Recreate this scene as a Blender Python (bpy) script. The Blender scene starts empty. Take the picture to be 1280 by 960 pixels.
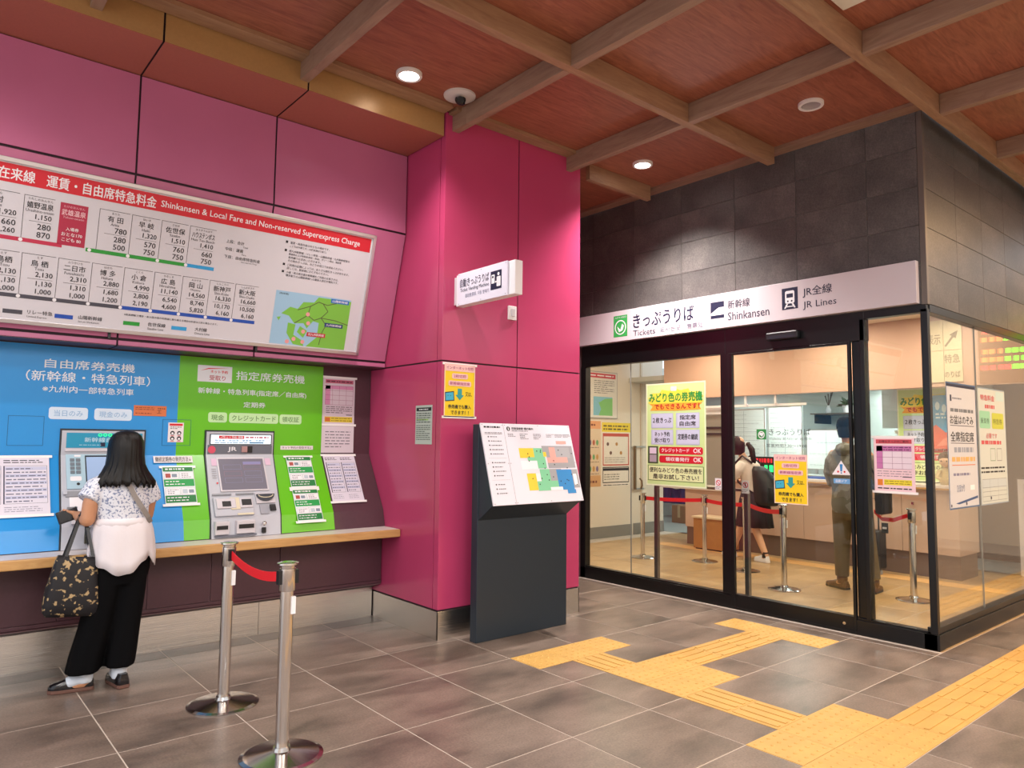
import bpy, bmesh, math, random
from mathutils import Vector, Matrix
random.seed(7)
SC = bpy.context.scene
COL = SC.collection
# ------------------------------------------------------------------ camera
F = Vector((0.6420, 0.7630, 0.0785)).normalized()
Rv = Vector((0.7640, -0.6450, 0.0110)); Rv = (Rv - F * Rv.dot(F)).normalized()
Uv = Rv.cross(F).normalized()
CAM = Vector((0, 0, 1.477)); FP = 905.2
cd = bpy.data.cameras.new('camera'); cam = bpy.data.objects.new('camera', cd); COL.objects.link(cam)
cd.sensor_width = 36; cd.lens = FP / 1280 * 36; cd.clip_start = 0.05; cd.clip_end = 100
cam.matrix_world = Matrix(((Rv.x, Uv.x, -F.x, CAM.x), (Rv.y, Uv.y, -F.y, CAM.y), (Rv.z, Uv.z, -F.z, CAM.z), (0, 0, 0, 1)))
SC.camera = cam
# ------------------------------------------------------------------ world, lights, exposure
SC.view_settings.view_transform = 'Standard'; SC.view_settings.look = 'None'
SC.view_settings.gamma = 1; SC.view_settings.use_curve_mapping = False
SC.view_settings.exposure = 0.30
W = bpy.data.worlds.new('world'); SC.world = W; W.use_nodes = True
W.node_tree.nodes['Background'].inputs[0].default_value = (0.86, 0.92, 1.0, 1)
W.node_tree.nodes['Background'].inputs[1].default_value = 1.35
SC.cycles.max_bounces = 8; SC.cycles.transparent_max_bounces = 16
SC.cycles.sample_clamp_indirect = 4.0
def area(name, loc, sx, sy, power, color=(1, 1, 1), aim=(0, 0, -1)):
    l = bpy.data.lights.new(name, 'AREA'); l.shape = 'RECTANGLE'; l.size = sx; l.size_y = sy
    l.energy = power; l.color = color
    o = bpy.data.objects.new(name, l); COL.objects.link(o); o.location = loc
    o.rotation_euler = Vector(aim).to_track_quat('-Z', 'Y').to_euler()
    return o
# unseen fill lamps added under the concourse ceiling (over and behind the photographer)
HALL_FILLS = [(-1.8, 2.6), (-1.8, 0.0), (-1.8, -2.6), (1.33, 0.0), (1.33, -2.6), (3.83, -1.3), (6.3, -1.3), (8.8, 0.0)]
for i, (x, y) in enumerate(HALL_FILLS):
    warm = x > 6
    area('hall_fill_light', (x, y, 4.0), 1.1, 1.1, 130 if warm else 66, (1.0, 0.62, 0.28) if warm else (1.0, 0.96, 0.92))
# office ceiling panels
OFFICE_PANELS = [(7.2, 6.6), (7.2, 5.0), (6.9, 3.3), (8.3, 6.0), (8.3, 4.2), (8.3, 2.9)]  # the last one is added to brighten the posters on the counter end
for i, (x, y) in enumerate(OFFICE_PANELS):
    area('office_panel_light', (x, y, 2.93), 0.3, 0.3, 18, (1.0, 0.84, 0.64))
BACK_PANELS = [(9.75, 5.5), (11.8, 4.9), (11.2, 7.6)]
for i, (x, y) in enumerate(BACK_PANELS):
    area('back_office_light', (x, y, 2.43), 1.2, 0.25, 30, (0.92, 1.0, 0.95))

# ------------------------------------------------------------------ materials
def lin(c):
    c = c.lstrip('#'); v = [int(c[i:i + 2], 16) / 255 for i in (0, 2, 4)]
    return tuple((x / 12.92 if x <= 0.04045 else ((x + 0.055) / 1.055) ** 2.4) for x in v) + (1,)
MATS = {}
def mat(name, col, rough=0.5, metal=0.0, spec=0.5, noise=0, nscale=8, bump=0, bscale=60, coat=0, emit=None, estr=0, stretch=None):
    if name in MATS: return MATS[name]
    m = bpy.data.materials.new(name); m.use_nodes = True; nt = m.node_tree; b = nt.nodes['Principled BSDF']
    c = lin(col) if isinstance(col, str) else tuple(col) + (1,)
    b.inputs['Base Color'].default_value = c; b.inputs['Roughness'].default_value = rough
    b.inputs['Metallic'].default_value = metal; b.inputs['Specular IOR Level'].default_value = spec
    if coat: b.inputs['Coat Weight'].default_value = coat; b.inputs['Coat Roughness'].default_value = 0.08
    if emit: b.inputs['Emission Color'].default_value = lin(emit); b.inputs['Emission Strength'].default_value = estr
    tc = nt.nodes.new('ShaderNodeTexCoord'); mp = nt.nodes.new('ShaderNodeMapping')
    nt.links.new(tc.outputs['Object'], mp.inputs[0])
    if stretch: mp.inputs['Scale'].default_value = stretch
    if noise:
        n = nt.nodes.new('ShaderNodeTexNoise'); n.inputs['Scale'].default_value = nscale; n.inputs['Detail'].default_value = 6
        nt.links.new(mp.outputs[0], n.inputs['Vector'])
        r = nt.nodes.new('ShaderNodeMapRange'); r.inputs['From Min'].default_value = .3; r.inputs['From Max'].default_value = .7
        r.inputs['To Min'].default_value = 1 - noise; r.inputs['To Max'].default_value = 1 + noise
        nt.links.new(n.outputs['Fac'], r.inputs['Value'])
        mx = nt.nodes.new('ShaderNodeVectorMath'); mx.operation = 'SCALE'; mx.inputs[0].default_value = c[:3]
        nt.links.new(r.outputs[0], mx.inputs['Scale']); nt.links.new(mx.outputs[0], b.inputs['Base Color'])
    if bump:
        n2 = nt.nodes.new('ShaderNodeTexNoise'); n2.inputs['Scale'].default_value = bscale; n2.inputs['Detail'].default_value = 4
        nt.links.new(mp.outputs[0], n2.inputs['Vector'])
        bp = nt.nodes.new('ShaderNodeBump'); bp.inputs['Strength'].default_value = bump; bp.inputs['Distance'].default_value = .01
        nt.links.new(n2.outputs['Fac'], bp.inputs['Height']); nt.links.new(bp.outputs[0], b.inputs['Normal'])
    MATS[name] = m; return m

def tile_mat(name, c1, c2, c3, rough, scale=1.6, stretch=(1, 2.2, 2.2)):
    """mottled stone-look tile, a different patch of cloud on each tile"""
    m = bpy.data.materials.new(name); m.use_nodes = True; nt = m.node_tree; b = nt.nodes['Principled BSDF']
    tc = nt.nodes.new('ShaderNodeTexCoord'); oi = nt.nodes.new('ShaderNodeObjectInfo')
    mp = nt.nodes.new('ShaderNodeMapping'); mp.inputs['Scale'].default_value = stretch
    nt.links.new(tc.outputs['Object'], mp.inputs[0])
    ad = nt.nodes.new('ShaderNodeVectorMath'); ad.operation = 'ADD'
    sc = nt.nodes.new('ShaderNodeVectorMath'); sc.operation = 'SCALE'; sc.inputs[0].default_value = (37, 61, 23)
    nt.links.new(oi.outputs['Random'], sc.inputs['Scale']); nt.links.new(mp.outputs[0], ad.inputs[0]); nt.links.new(sc.outputs[0], ad.inputs[1])
    n = nt.nodes.new('ShaderNodeTexNoise'); n.inputs['Scale'].default_value = scale; n.inputs['Detail'].default_value = 9; n.inputs['Roughness'].default_value = .62
    n.inputs['Distortion'].default_value = .15
    nt.links.new(ad.outputs[0], n.inputs['Vector'])
    cr = nt.nodes.new('ShaderNodeValToRGB'); e = cr.color_ramp.elements
    e[0].position = .32; e[0].color = lin(c1); e[1].position = .68; e[1].color = lin(c3)
    k = e.new(.5); k.color = lin(c2)
    nt.links.new(n.outputs['Fac'], cr.inputs[0])
    fine = nt.nodes.new('ShaderNodeTexNoise'); fine.inputs['Scale'].default_value = 90; fine.inputs['Detail'].default_value = 3
    nt.links.new(tc.outputs['Object'], fine.inputs['Vector'])
    mr = nt.nodes.new('ShaderNodeMapRange'); mr.inputs['To Min'].default_value = .86; mr.inputs['To Max'].default_value = 1.354
    mr.inputs['From Min'].default_value = .3; mr.inputs['From Max'].default_value = .7
    nt.links.new(fine.outputs['Fac'], mr.inputs['Value'])
    vm = nt.nodes.new('ShaderNodeVectorMath'); vm.operation = 'SCALE'
    nt.links.new(cr.outputs[0], vm.inputs[0]); nt.links.new(mr.outputs[0], vm.inputs['Scale'])
    nt.links.new(vm.outputs[0], b.inputs['Base Color'])
    b.inputs['Roughness'].default_value = rough
    bp = nt.nodes.new('ShaderNodeBump'); bp.inputs['Strength'].default_value = .12; bp.inputs['Distance'].default_value = .004
    nt.links.new(n.outputs['Fac'], bp.inputs['Height']); nt.links.new(bp.outputs[0], b.inputs['Normal'])
    MATS[name] = m; return m

def wood_mat(name, c1, c2, rough=.45, axis=0, scale=3.0):
    m = bpy.data.materials.new(name); m.use_nodes = True; nt = m.node_tree; b = nt.nodes['Principled BSDF']
    tc = nt.nodes.new('ShaderNodeTexCoord'); oi = nt.nodes.new('ShaderNodeObjectInfo')
    mp = nt.nodes.new('ShaderNodeMapping'); s = [9, 9, 9]; s[axis] = 1.1; mp.inputs['Scale'].default_value = s
    nt.links.new(tc.outputs['Object'], mp.inputs[0])
    ad = nt.nodes.new('ShaderNodeVectorMath'); ad.operation = 'ADD'
    sc = nt.nodes.new('ShaderNodeVectorMath'); sc.operation = 'SCALE'; sc.inputs[0].default_value = (31, 47, 13)
    nt.links.new(oi.outputs['Random'], sc.inputs['Scale']); nt.links.new(mp.outputs[0], ad.inputs[0]); nt.links.new(sc.outputs[0], ad.inputs[1])
    n = nt.nodes.new('ShaderNodeTexNoise'); n.inputs['Scale'].default_value = scale; n.inputs['Detail'].default_value = 8
    n.inputs['Roughness'].default_value = .65; n.inputs['Distortion'].default_value = 1.4
    nt.links.new(ad.outputs[0], n.inputs['Vector'])
    cr = nt.nodes.new('ShaderNodeValToRGB'); e = cr.color_ramp.elements
    e[0].position = .35; e[0].color = lin(c1); e[1].position = .72; e[1].color = lin(c2)
    nt.links.new(n.outputs['Fac'], cr.inputs[0]); nt.links.new(cr.outputs[0], b.inputs['Base Color'])
    b.inputs['Roughness'].default_value = rough
    MATS[name] = m; return m

def glass_mat(name, tint=(.93, .96, .95), ior=1.5):
    m = bpy.data.materials.new(name); m.use_nodes = True; nt = m.node_tree
    for n in list(nt.nodes): nt.nodes.remove(n)
    out = nt.nodes.new('ShaderNodeOutputMaterial'); mix = nt.nodes.new('ShaderNodeMixShader')
    tr = nt.nodes.new('ShaderNodeBsdfTransparent'); tr.inputs[0].default_value = tint + (1,)
    gl = nt.nodes.new('ShaderNodeBsdfGlossy'); gl.inputs['Roughness'].default_value = 0.0; gl.inputs[0].default_value = (1, 1, 1, 1)
    fr = nt.nodes.new('ShaderNodeFresnel'); ge = nt.nodes.new('ShaderNodeNewGeometry'); mr = nt.nodes.new('ShaderNodeMapRange')
    mr.inputs['To Min'].default_value = ior; mr.inputs['To Max'].default_value = 1 / ior   # same reflection from inside and outside
    nt.links.new(ge.outputs['Backfacing'], mr.inputs['Value']); nt.links.new(mr.outputs[0], fr.inputs[0])
    nt.links.new(fr.outputs[0], mix.inputs[0]); nt.links.new(tr.outputs[0], mix.inputs[1]); nt.links.new(gl.outputs[0], mix.inputs[2])
    nt.links.new(mix.outputs[0], out.inputs[0]); MATS[name] = m; return m

def steel_mat(name, col, rough, axis, strength=.08):
    m = mat(name, col, rough, 1.0); nt = m.node_tree; b = nt.nodes['Principled BSDF']
    tc = nt.nodes.new('ShaderNodeTexCoord'); mp = nt.nodes.new('ShaderNodeMapping'); s = [320, 320, 320]; s[axis] = 1.2
    mp.inputs['Scale'].default_value = s; nt.links.new(tc.outputs['Object'], mp.inputs[0])
    n = nt.nodes.new('ShaderNodeTexNoise'); n.inputs['Scale'].default_value = 2; nt.links.new(mp.outputs[0], n.inputs['Vector'])
    bp = nt.nodes.new('ShaderNodeBump'); bp.inputs['Strength'].default_value = strength; bp.inputs['Distance'].default_value = .003
    nt.links.new(n.outputs['Fac'], bp.inputs['Height']); nt.links.new(bp.outputs[0], b.inputs['Normal'])
    return m

FLOOR = tile_mat('floor_tile_stone', '#4c423c', '#6b5d54', '#7e6e64', .32)
FLOOR_SHADE = tile_mat('floor_border_shaded', '#4a433f', '#554d48', '#645b55', .4)  # floor stone darkened by the shade along the ticket wall
OFLOOR = tile_mat('office_floor_stone', '#9a7e5c', '#aa8c66', '#b89a74', .3)
CLAD = tile_mat('wall_cladding_stone', '#454242', '#524e4d', '#645e5c', .42, 1.0)
GROUT = mat('grout', '#b3a79b', .8)
GROUT_D = mat('dark_grout', '#99918b', .8)
TACT = mat('tactile_yellow', '#c0964f', .5, noise=.08, nscale=5)
WOODC = wood_mat('ceiling_panel_wood', '#854a38', '#ad6c52', .42, 0)
BEAMX = wood_mat('beam_wood', '#8f6b52', '#ab8768', .5, 0, 2)
BEAMY = wood_mat('beam_wood_cross', '#8a6a58', '#a38570', .5, 1, 2)
FASCIA = mat('bronze_fascia', '#ae8656', .35, 0.15, noise=.04, nscale=60)
SOFFIT = mat('bronze_soffit', '#a5604c', .35, 0.0, noise=.04, nscale=60)
PINK = mat('pink_panel', '#ba416b', .20, 0.0, noise=.03, nscale=3)
PINKU = mat('pink_wall_panel', '#bc6a90', .24, 0.0, noise=.03, nscale=3)
JOINT = mat('dark_joint', '#2a1420', .7)
MAROON = mat('maroon_panel', '#50313a', .42, noise=.05, nscale=40)
STEEL = steel_mat('brushed_steel', '#e2ded8', .24, 0, .28)
CHROME = mat('polished_steel', '#dedad6', .16, 1.0)
ALU = mat('aluminium_trim', '#c9c8c8', .3, 1.0)
BLACK = mat('black_frame', '#07090b', .3)
DARK = mat('dark_plastic', '#15161a', .4)
WHITE = mat('white_print', '#eceaef', .45)
PAPER = mat('paper_white', '#e9e3e6', .6)
LAM = mat('white_laminate', '#dcd2cd', .4)
EDGE = wood_mat('counter_wood_edge', '#b98a54', '#d2a76c', .4, 0, 2)
SLATE = mat('slate_blue_metal', '#2c3742', .38, .3)
BLUE = mat('machine_blue', '#1f8fd8', .3)
GREEN = mat('machine_green', '#62bd10', .3)
GREY = mat('machine_grey', '#b9bcc6', .4)
LGREY = mat('machine_light_grey', '#ccc8cf', .35)
MGREY = mat('mid_grey', '#8f9299', .4)
GLASS = glass_mat('clear_glass')
OWALL = mat('office_wall_white', '#ded2c2', .6)
OPINK = mat('office_bulkhead', '#cba690', .6)
OGREY = mat('office_skirting', '#85827c', .5)
CFRONT = mat('counter_front', '#c5a898', .5)
CBASE = mat('counter_plinth', '#6f5a50', .5)
RED = mat('red_print', '#d01f30', .5)
BELT = mat('red_belt', '#e01020', .6)
NAVY = mat('navy_print', '#171c3c', .5)
BLK = mat('black_print', '#1c1c22', .6)
GPRINT = mat('green_print', '#2f9a48', .5)
DGREEN = mat('dark_green_print', '#157a3a', .5)
YEL = mat('yellow_print', '#f1cf1c', .5)
WT = mat('white_text', '#dfe8ee', .5)
def flat(h, r=.5): return mat('print_' + h.strip('#'), h, r)

# ------------------------------------------------------------------ mesh builder
class MB:
    def __init__(s): s.v = []; s.f = []; s.m = []; s.mats = []
    def mi(s, m):
        if m not in s.mats: s.mats.append(m)
        return s.mats.index(m)
    def add(s, vs, fs, m):
        o = len(s.v); s.v += [Vector(v) for v in vs]; k = s.mi(m)
        for f in fs: s.f.append([i + o for i in f]); s.m.append(k)
        return s
    def box(s, x0, y0, z0, x1, y1, z1, m):
        x0, x1 = min(x0, x1), max(x0, x1); y0, y1 = min(y0, y1), max(y0, y1); z0, z1 = min(z0, z1), max(z0, z1)
        return s.add([(x0, y0, z0), (x1, y0, z0), (x1, y1, z0), (x0, y1, z0), (x0, y0, z1), (x1, y0, z1), (x1, y1, z1), (x0, y1, z1)],
                     [(0, 3, 2, 1), (4, 5, 6, 7), (0, 1, 5, 4), (1, 2, 6, 5), (2, 3, 7, 6), (3, 0, 4, 7)], m)
    def prism(s, poly, d0, d1, fn, m):
        """poly 2-D counter-clockwise, fn(a,b,d)->3-D"""
        n = len(poly)
        vs = [fn(a, b, d0) for a, b in poly] + [fn(a, b, d1) for a, b in poly]
        fs = [tuple(range(n - 1, -1, -1)), tuple(range(n, 2 * n))] + [(i, (i + 1) % n, n + (i + 1) % n, n + i) for i in range(n)]
        return s.add(vs, fs, m)
    def tube(s, pts, r, m, n=12, cap=True):
        pts = [Vector(p) for p in pts]; rs = r if isinstance(r, (list, tuple)) else [r] * len(pts)
        vs = []; up = None
        for i, p in enumerate(pts):
            t = (pts[min(i + 1, len(pts) - 1)] - pts[max(i - 1, 0)]).normalized()
            if up is None: up = t.orthogonal().normalized()
            else: up = (up - t * up.dot(t)).normalized()
            w = t.cross(up)
            for k in range(n):
                a = 2 * math.pi * k / n; vs.append(p + (up * math.cos(a) + w * math.sin(a)) * rs[i])
        fs = []
        for i in range(len(pts) - 1):
            for k in range(n): fs.append((i * n + k, i * n + (k + 1) % n, (i + 1) * n + (k + 1) % n, (i + 1) * n + k))
        if cap: fs.append(tuple(range(n - 1, -1, -1))); fs.append(tuple(range((len(pts) - 1) * n, len(pts) * n)))
        return s.add(vs, fs, m)
    def lathe(s, prof, c, m, n=32):
        """prof = [(r,z)...] upward; closed by caps"""
        c = Vector(c); vs = []
        for r, z in prof:
            for k in range(n):
                a = 2 * math.pi * k / n; vs.append(c + Vector((r * math.cos(a), r * math.sin(a), z)))
        fs = [(i * n + k, i * n + (k + 1) % n, (i + 1) * n + (k + 1) % n, (i + 1) * n + k) for i in range(len(prof) - 1) for k in range(n)]
        fs += [tuple(range(n - 1, -1, -1)), tuple(range((len(prof) - 1) * n, len(prof) * n))]
        return s.add(vs, fs, m)
    def loft(s, secs, m, n=24, fn=None, cap=True):
        """secs = [(cx,cy,cz,rx,ry[,yaw[,tiltx[,tilty]]])]"""
        vs = []
        for i, q in enumerate(secs):
            cx, cy, cz, rx, ry = q[:5]; yaw = q[5] if len(q) > 5 else 0; tx = q[6] if len(q) > 6 else 0; ty = q[7] if len(q) > 7 else 0
            for k in range(n):
                a = 2 * math.pi * k / n; g = fn(a, i / (len(secs) - 1)) if fn else 1
                x, y = rx * g * math.cos(a), ry * g * math.sin(a)
                X = x * math.cos(yaw) - y * math.sin(yaw); Y = x * math.sin(yaw) + y * math.cos(yaw)
                vs.append((cx + X, cy + Y, cz + X * tx + Y * ty))
        fs = [(i * n + k, i * n + (k + 1) % n, (i + 1) * n + (k + 1) % n, (i + 1) * n + k) for i in range(len(secs) - 1) for k in range(n)]
        if cap: fs += [tuple(range(n - 1, -1, -1)), tuple(range((len(secs) - 1) * n, len(secs) * n))]
        return s.add(vs, fs, m)
    def ball(s, c, r, m, n=12, sc=(1, 1, 1)):
        secs = []
        for i in range(n // 2 + 1):
            t = math.pi * (i + (.02 if i == 0 else -.02 if i == n // 2 else 0)) / (n // 2); rr = math.sin(t) * r
            secs.append((c[0], c[1], c[2] - math.cos(t) * r * sc[2], max(rr, r * .02) * sc[0], max(rr, r * .02) * sc[1]))
        return s.loft(secs, m, n)
    def build(s, name, parent=None, bevel=0, smooth=False, origin=None, seg=2):
        me = bpy.data.meshes.new(name)
        o = bpy.data.objects.new(name, me); COL.objects.link(o)
        if parent is not None:
            off = wloc(parent); o.parent = parent
            if origin is not None: o.location = Vector(origin) - off; off = Vector(origin)
        elif origin is not None: off = Vector(origin); o.location = off
        else: off = Vector((0, 0, 0))
        me.from_pydata([v - off for v in s.v], [], s.f)
        for m in s.mats: me.materials.append(m)
        for p, k in zip(me.polygons, s.m): p.material_index = k; p.use_smooth = smooth
        me.update()
        if smooth: me.set_sharp_from_angle(angle=math.radians(50))
        if bevel:
            b = o.modifiers.new('bevel', 'BEVEL'); b.width = bevel; b.segments = seg; b.limit_method = 'ANGLE'; b.angle_limit = .6
            b.harden_normals = False
        return o
def wloc(o):
    l = o.location.copy(); q = o.parent
    while q: l += q.location; q = q.parent
    return l
def tag(o, label=None, cat=None, group=None, kind=None):
    if label: o['label'] = label
    if cat: o['category'] = cat
    if group: o['group'] = group
    if kind: o['kind'] = kind
    return o
def empty(name, loc, label=None, cat=None, group=None, kind=None):
    o = bpy.data.objects.new(name, None); COL.objects.link(o); o.location = loc; o.empty_display_size = .1
    return tag(o, label, cat, group, kind)
def copy_tree(o, parent=None):
    c = o.copy(); COL.objects.link(c)
    if parent: c.parent = parent
    for ch in list(o.children): copy_tree(ch, c)
    return c

# ------------------------------------------------------------------ planes that carry panels and print
class Pl:
    def __init__(s, o, u, v):
        s.o = Vector(o); s.u = Vector(u).normalized(); s.v = Vector(v).normalized(); s.n = s.u.cross(s.v)
    def P(s, a, b, d=0): return s.o + s.u * a + s.v * b + s.n * d
    def px(s, x, y):
        r = F + Rv * ((x - 640) / FP) - Uv * ((y - 480) / FP)
        t = (s.o - CAM).dot(s.n) / r.dot(s.n); q = CAM + r * t - s.o
        return q.dot(s.u), q.dot(s.v)
    def off(s, d): return Pl(s.o + s.n * d, s.u, s.v)
def slab(mb, pl, a0, b0, a1, b1, d0, d1, m):
    a0, a1 = min(a0, a1), max(a0, a1); b0, b1 = min(b0, b1), max(b0, b1)
    return mb.prism([(a0, b0), (a1, b0), (a1, b1), (a0, b1)], d0, d1, lambda a, b, d: pl.P(a, b, d), m)
def rect(mb, pl, a0, b0, a1, b1, m, d=.0006):
    a0, a1 = min(a0, a1), max(a0, a1); b0, b1 = min(b0, b1), max(b0, b1)
    return mb.add([pl.P(a0, b0, d), pl.P(a1, b0, d), pl.P(a1, b1, d), pl.P(a0, b1, d)], [(0, 1, 2, 3)], m)
def poly(mb, pl, pts, m, d=.0006): return mb.add([pl.P(a, b, d) for a, b in pts], [tuple(range(len(pts)))], m)
def disc(mb, pl, a, b, r, m, d=.0006, n=20, ry=None):
    return poly(mb, pl, [(a + r * math.cos(2 * math.pi * k / n), b + (ry or r) * math.sin(2 * math.pi * k / n)) for k in range(n)], m, d)
def ring(mb, pl, a0, b0, a1, b1, w, m, d=.0006):
    rect(mb, pl, a0, b0, a1, b0 + w, m, d); rect(mb, pl, a0, b1 - w, a1, b1, m, d)
    rect(mb, pl, a0, b0 + w, a0 + w, b1 - w, m, d); rect(mb, pl, a1 - w, b0 + w, a1, b1 - w, m, d)
def rrect(mb, pl, a0, b0, a1, b1, r, m, d=.0006, k=5):
    pts = []
    for cx, cy, s0 in ((a1 - r, b1 - r, 0), (a0 + r, b1 - r, 1), (a0 + r, b0 + r, 2), (a1 - r, b0 + r, 3)):
        for i in range(k + 1):
            t = math.pi / 2 * (s0 + i / k); pts.append((cx + r * math.cos(t), cy + r * math.sin(t)))
    return poly(mb, pl, pts, m, d)
_G = {}
def glyphs(t, bold=0):
    key = (t, bold)
    if key in _G: return _G[key]
    cu = bpy.data.curves.new('t', 'FONT'); cu.body = t; cu.resolution_u = 2; cu.offset = bold
    o = bpy.data.objects.new('t', cu); COL.objects.link(o); dg = bpy.context.evaluated_depsgraph_get(); dg.update()
    me = bpy.data.meshes.new_from_object(o.evaluated_get(dg))
    vs = [(v.co.x, v.co.y) for v in me.vertices]; fs = [tuple(p.vertices) for p in me.polygons]
    bpy.data.objects.remove(o); bpy.data.curves.remove(cu); bpy.data.meshes.remove(me)
    xs = [v[0] for v in vs] or [0, 1]; ys = [v[1] for v in vs] or [0, 1]
    x0, x1, y0, y1 = min(xs), max(xs), min(ys), max(ys)
    _G[key] = ([((x - x0) / max(x1 - x0, 1e-6), (y - y0) / max(y1 - y0, 1e-6)) for x, y in vs], fs, (x1 - x0) / max(y1 - y0, 1e-6))
    return _G[key]
def txt(mb, pl, t, a0, b0, a1, b1, m, bold=0.0, d=.0011, shear=0):
    """text fitted to a box of the plane"""
    vs, fs, _ = glyphs(t); a0, a1 = min(a0, a1), max(a0, a1); b0, b1 = min(b0, b1), max(b0, b1); q = min(bold, .022) * 1.3 * (b1 - b0)
    for i, (dx, dy) in enumerate(((0, 0),) if not bold else ((-q, -q / 2), (q, -q / 2), (0, q))):     # heavier strokes: the same print laid down thrice
        mb.add([pl.P(a0 + dx + (a1 - a0) * x, b0 + dy + (b1 - b0) * y, d + i * .00006) for x, y in vs], fs, m)
def txth(mb, pl, t, a, b, h, m, bold=0.0, d=.0011, align=0, wmax=None, sx=1):
    vs, fs, asp = glyphs(t); w = h * asp * sx
    if wmax: w = min(w, wmax)
    a0 = a - w * align; txt(mb, pl, t, a0, b, a0 + w, b + h, m, bold, d)
def lines(mb, pl, a0, b0, a1, b1, n, m, fill=.4, d=.001, seed=1, seg=5):
    """rows of tiny print too small to read, as short dashes"""
    rnd = random.Random(seed); st = (b1 - b0) / n
    for i in range(n):
        b = b1 - (i + .5) * st; a = a0; end = a1 - (a1 - a0) * rnd.choice([0, 0, .1, .35])
        while a < end:
            w = min((a1 - a0) / seg * rnd.uniform(.3, 1.1), end - a)
            rect(mb, pl, a, b - st * fill / 2, a + w * .9, b + st * fill / 2, m, d); a += w + st * .25
def paper(name, label, cat, pl, a0, b0, a1, b1, m, th=.0015, group=None, gap=.0006):
    a0, a1 = min(a0, a1), max(a0, a1); b0, b1 = min(b0, b1), max(b0, b1)
    r = empty(name, pl.P((a0 + a1) / 2, b0), label, cat, group)
    b = MB(); slab(b, pl, a0, b0, a1, b1, gap, gap + th, m); b.build('sheet', r)
    return r, pl.off(gap + th), (a0, b0, a1, b1)

YW = 5.09
PW = Pl((0, YW, 0), (1, 0, 0), (0, 0, 1))               # ticket wall, upright upper part
s1 = Vector((0, 5.09 - 5.379, 3.177 - 2.125)); S1 = Pl((0, 5.379, 2.125), (1, 0, 0), s1)   # leaning board plane
PM = Pl((0, 5.61, 0), (1, 0, 0), (0, 0, 1))             # machine front, upright
s2 = Vector((0, 5.605 - 5.345, 1.35 - .90)); S2 = Pl((0, 5.345, .90), (1, 0, 0), s2)
s3 = Vector((0, 5.345 - 5.31, .90 - .762)); S3 = Pl((0, 5.31, .762), (1, 0, 0), s3)
PF = Pl((0, 4.54, 0), (1, 0, 0), (0, 0, 1))             # pillar front
PLf = Pl((3.12, 0, 0), (0, -1, 0), (0, 0, 1))           # pillar left face (u = -y)
PO = Pl((5.8, 0, 0), (0, -1, 0), (0, 0, 1))             # ticket office front
PS = Pl((0, 2.09, 0), (1, 0, 0), (0, 0, 1))             # ticket office side
PI = Pl((0, 7.75, 0), (1, 0, 0), (0, 0, 1))             # wall inside the office
PC = Pl((8.95, 0, 0), (0, -1, 0), (0, 0, 1))            # counter front
PB = Pl((10.5, 0, 0), (0, -1, 0), (0, 0, 1))            # behind the counter
ZC = 4.05
# ================================================================== FLOOR
floor = empty('floor', (3, 2, 0), kind='structure')
g = MB(); g.box(-3.9, -5.4, -.06, 13.0, 9.6, -.0012, GROUT); g.build('grout_bed', floor)
_tm = {}
def tile_obj(name, x0, y0, x1, y1, m, parent=floor, top=0, th=.012, gap=.005):
    w, h = round(x1 - x0 - gap, 4), round(y1 - y0 - gap, 4); key = (name, w, h, m.name)
    c = Vector(((x0 + x1) / 2, (y0 + y1) / 2, 0)) - wloc(parent)
    if key not in _tm:
        b = MB(); e = .0016; t = top
        vs = [(-w / 2, -h / 2, t - th), (w / 2, -h / 2, t - th), (w / 2, h / 2, t - th), (-w / 2, h / 2, t - th),
              (-w / 2, -h / 2, t - e), (w / 2, -h / 2, t - e), (w / 2, h / 2, t - e), (-w / 2, h / 2, t - e),
              (-w / 2 + e, -h / 2 + e, t), (w / 2 - e, -h / 2 + e, t), (w / 2 - e, h / 2 - e, t), (-w / 2 + e, h / 2 - e, t)]
        b.add(vs, [(0, 3, 2, 1), (8, 9, 10, 11), (0, 1, 5, 4), (1, 2, 6, 5), (2, 3, 7, 6), (3, 0, 4, 7), (4, 5, 9, 8), (5, 6, 10, 9), (6, 7, 11, 10), (7, 4, 8, 11)], m)
        o = b.build(name); o.parent = parent; _tm[key] = o.data
    else:
        o = bpy.data.objects.new(name, _tm[key]); COL.objects.link(o); o.parent = parent
    o.location = c; return o
GX, GY = 2.6675, 3.8697
xs = [GX + .6 * k for k in range(-8, 16)]; ys = [GY + .6 * k for k in range(-10, 7)]
for i in range(len(xs) - 1):
    for j in range(len(ys) - 1):
        x0, x1, y0, y1 = xs[i], xs[i + 1], ys[j], ys[j + 1]
        if y0 > 5.4: continue
        rects = []
        if x0 < 5.7:                                   # concourse in front of the office
            yt = min(y1, 5.30) if x0 < 3.1 else min(y1, 5.9)
            if yt - y0 > .05: rects.append((x0, y0, min(x1, 5.76), yt))
            if 5.0 < x1 and x1 > 5.76 and y0 < 2.05: rects[-1] = (x0, y0, x1, min(y1, 2.0697 if y1 > 2.0 else y1))
            if 5.0 < x1 and x1 > 5.76 and y0 >= 2.05: pass
        elif y0 < 2.05: rects.append((x0, y0, x1, y1))
        for r in rects:
            if r[0] < -2.2 or r[1] < -1.4 or r[2] > 11.7: continue
            tile_obj('floor_tile', *r, FLOOR)
for k in range(-4, 6):                                 # border course along the ticket wall, shade at its foot put into the stone colour
    x0 = GX + .6 * k; x1 = min(x0 + .6, 3.12)
    if x1 > x0 + .05 and x0 < 3.1: tile_obj('border_tile', x0, 5.30, x1, 5.50, FLOOR_SHADE)
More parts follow.
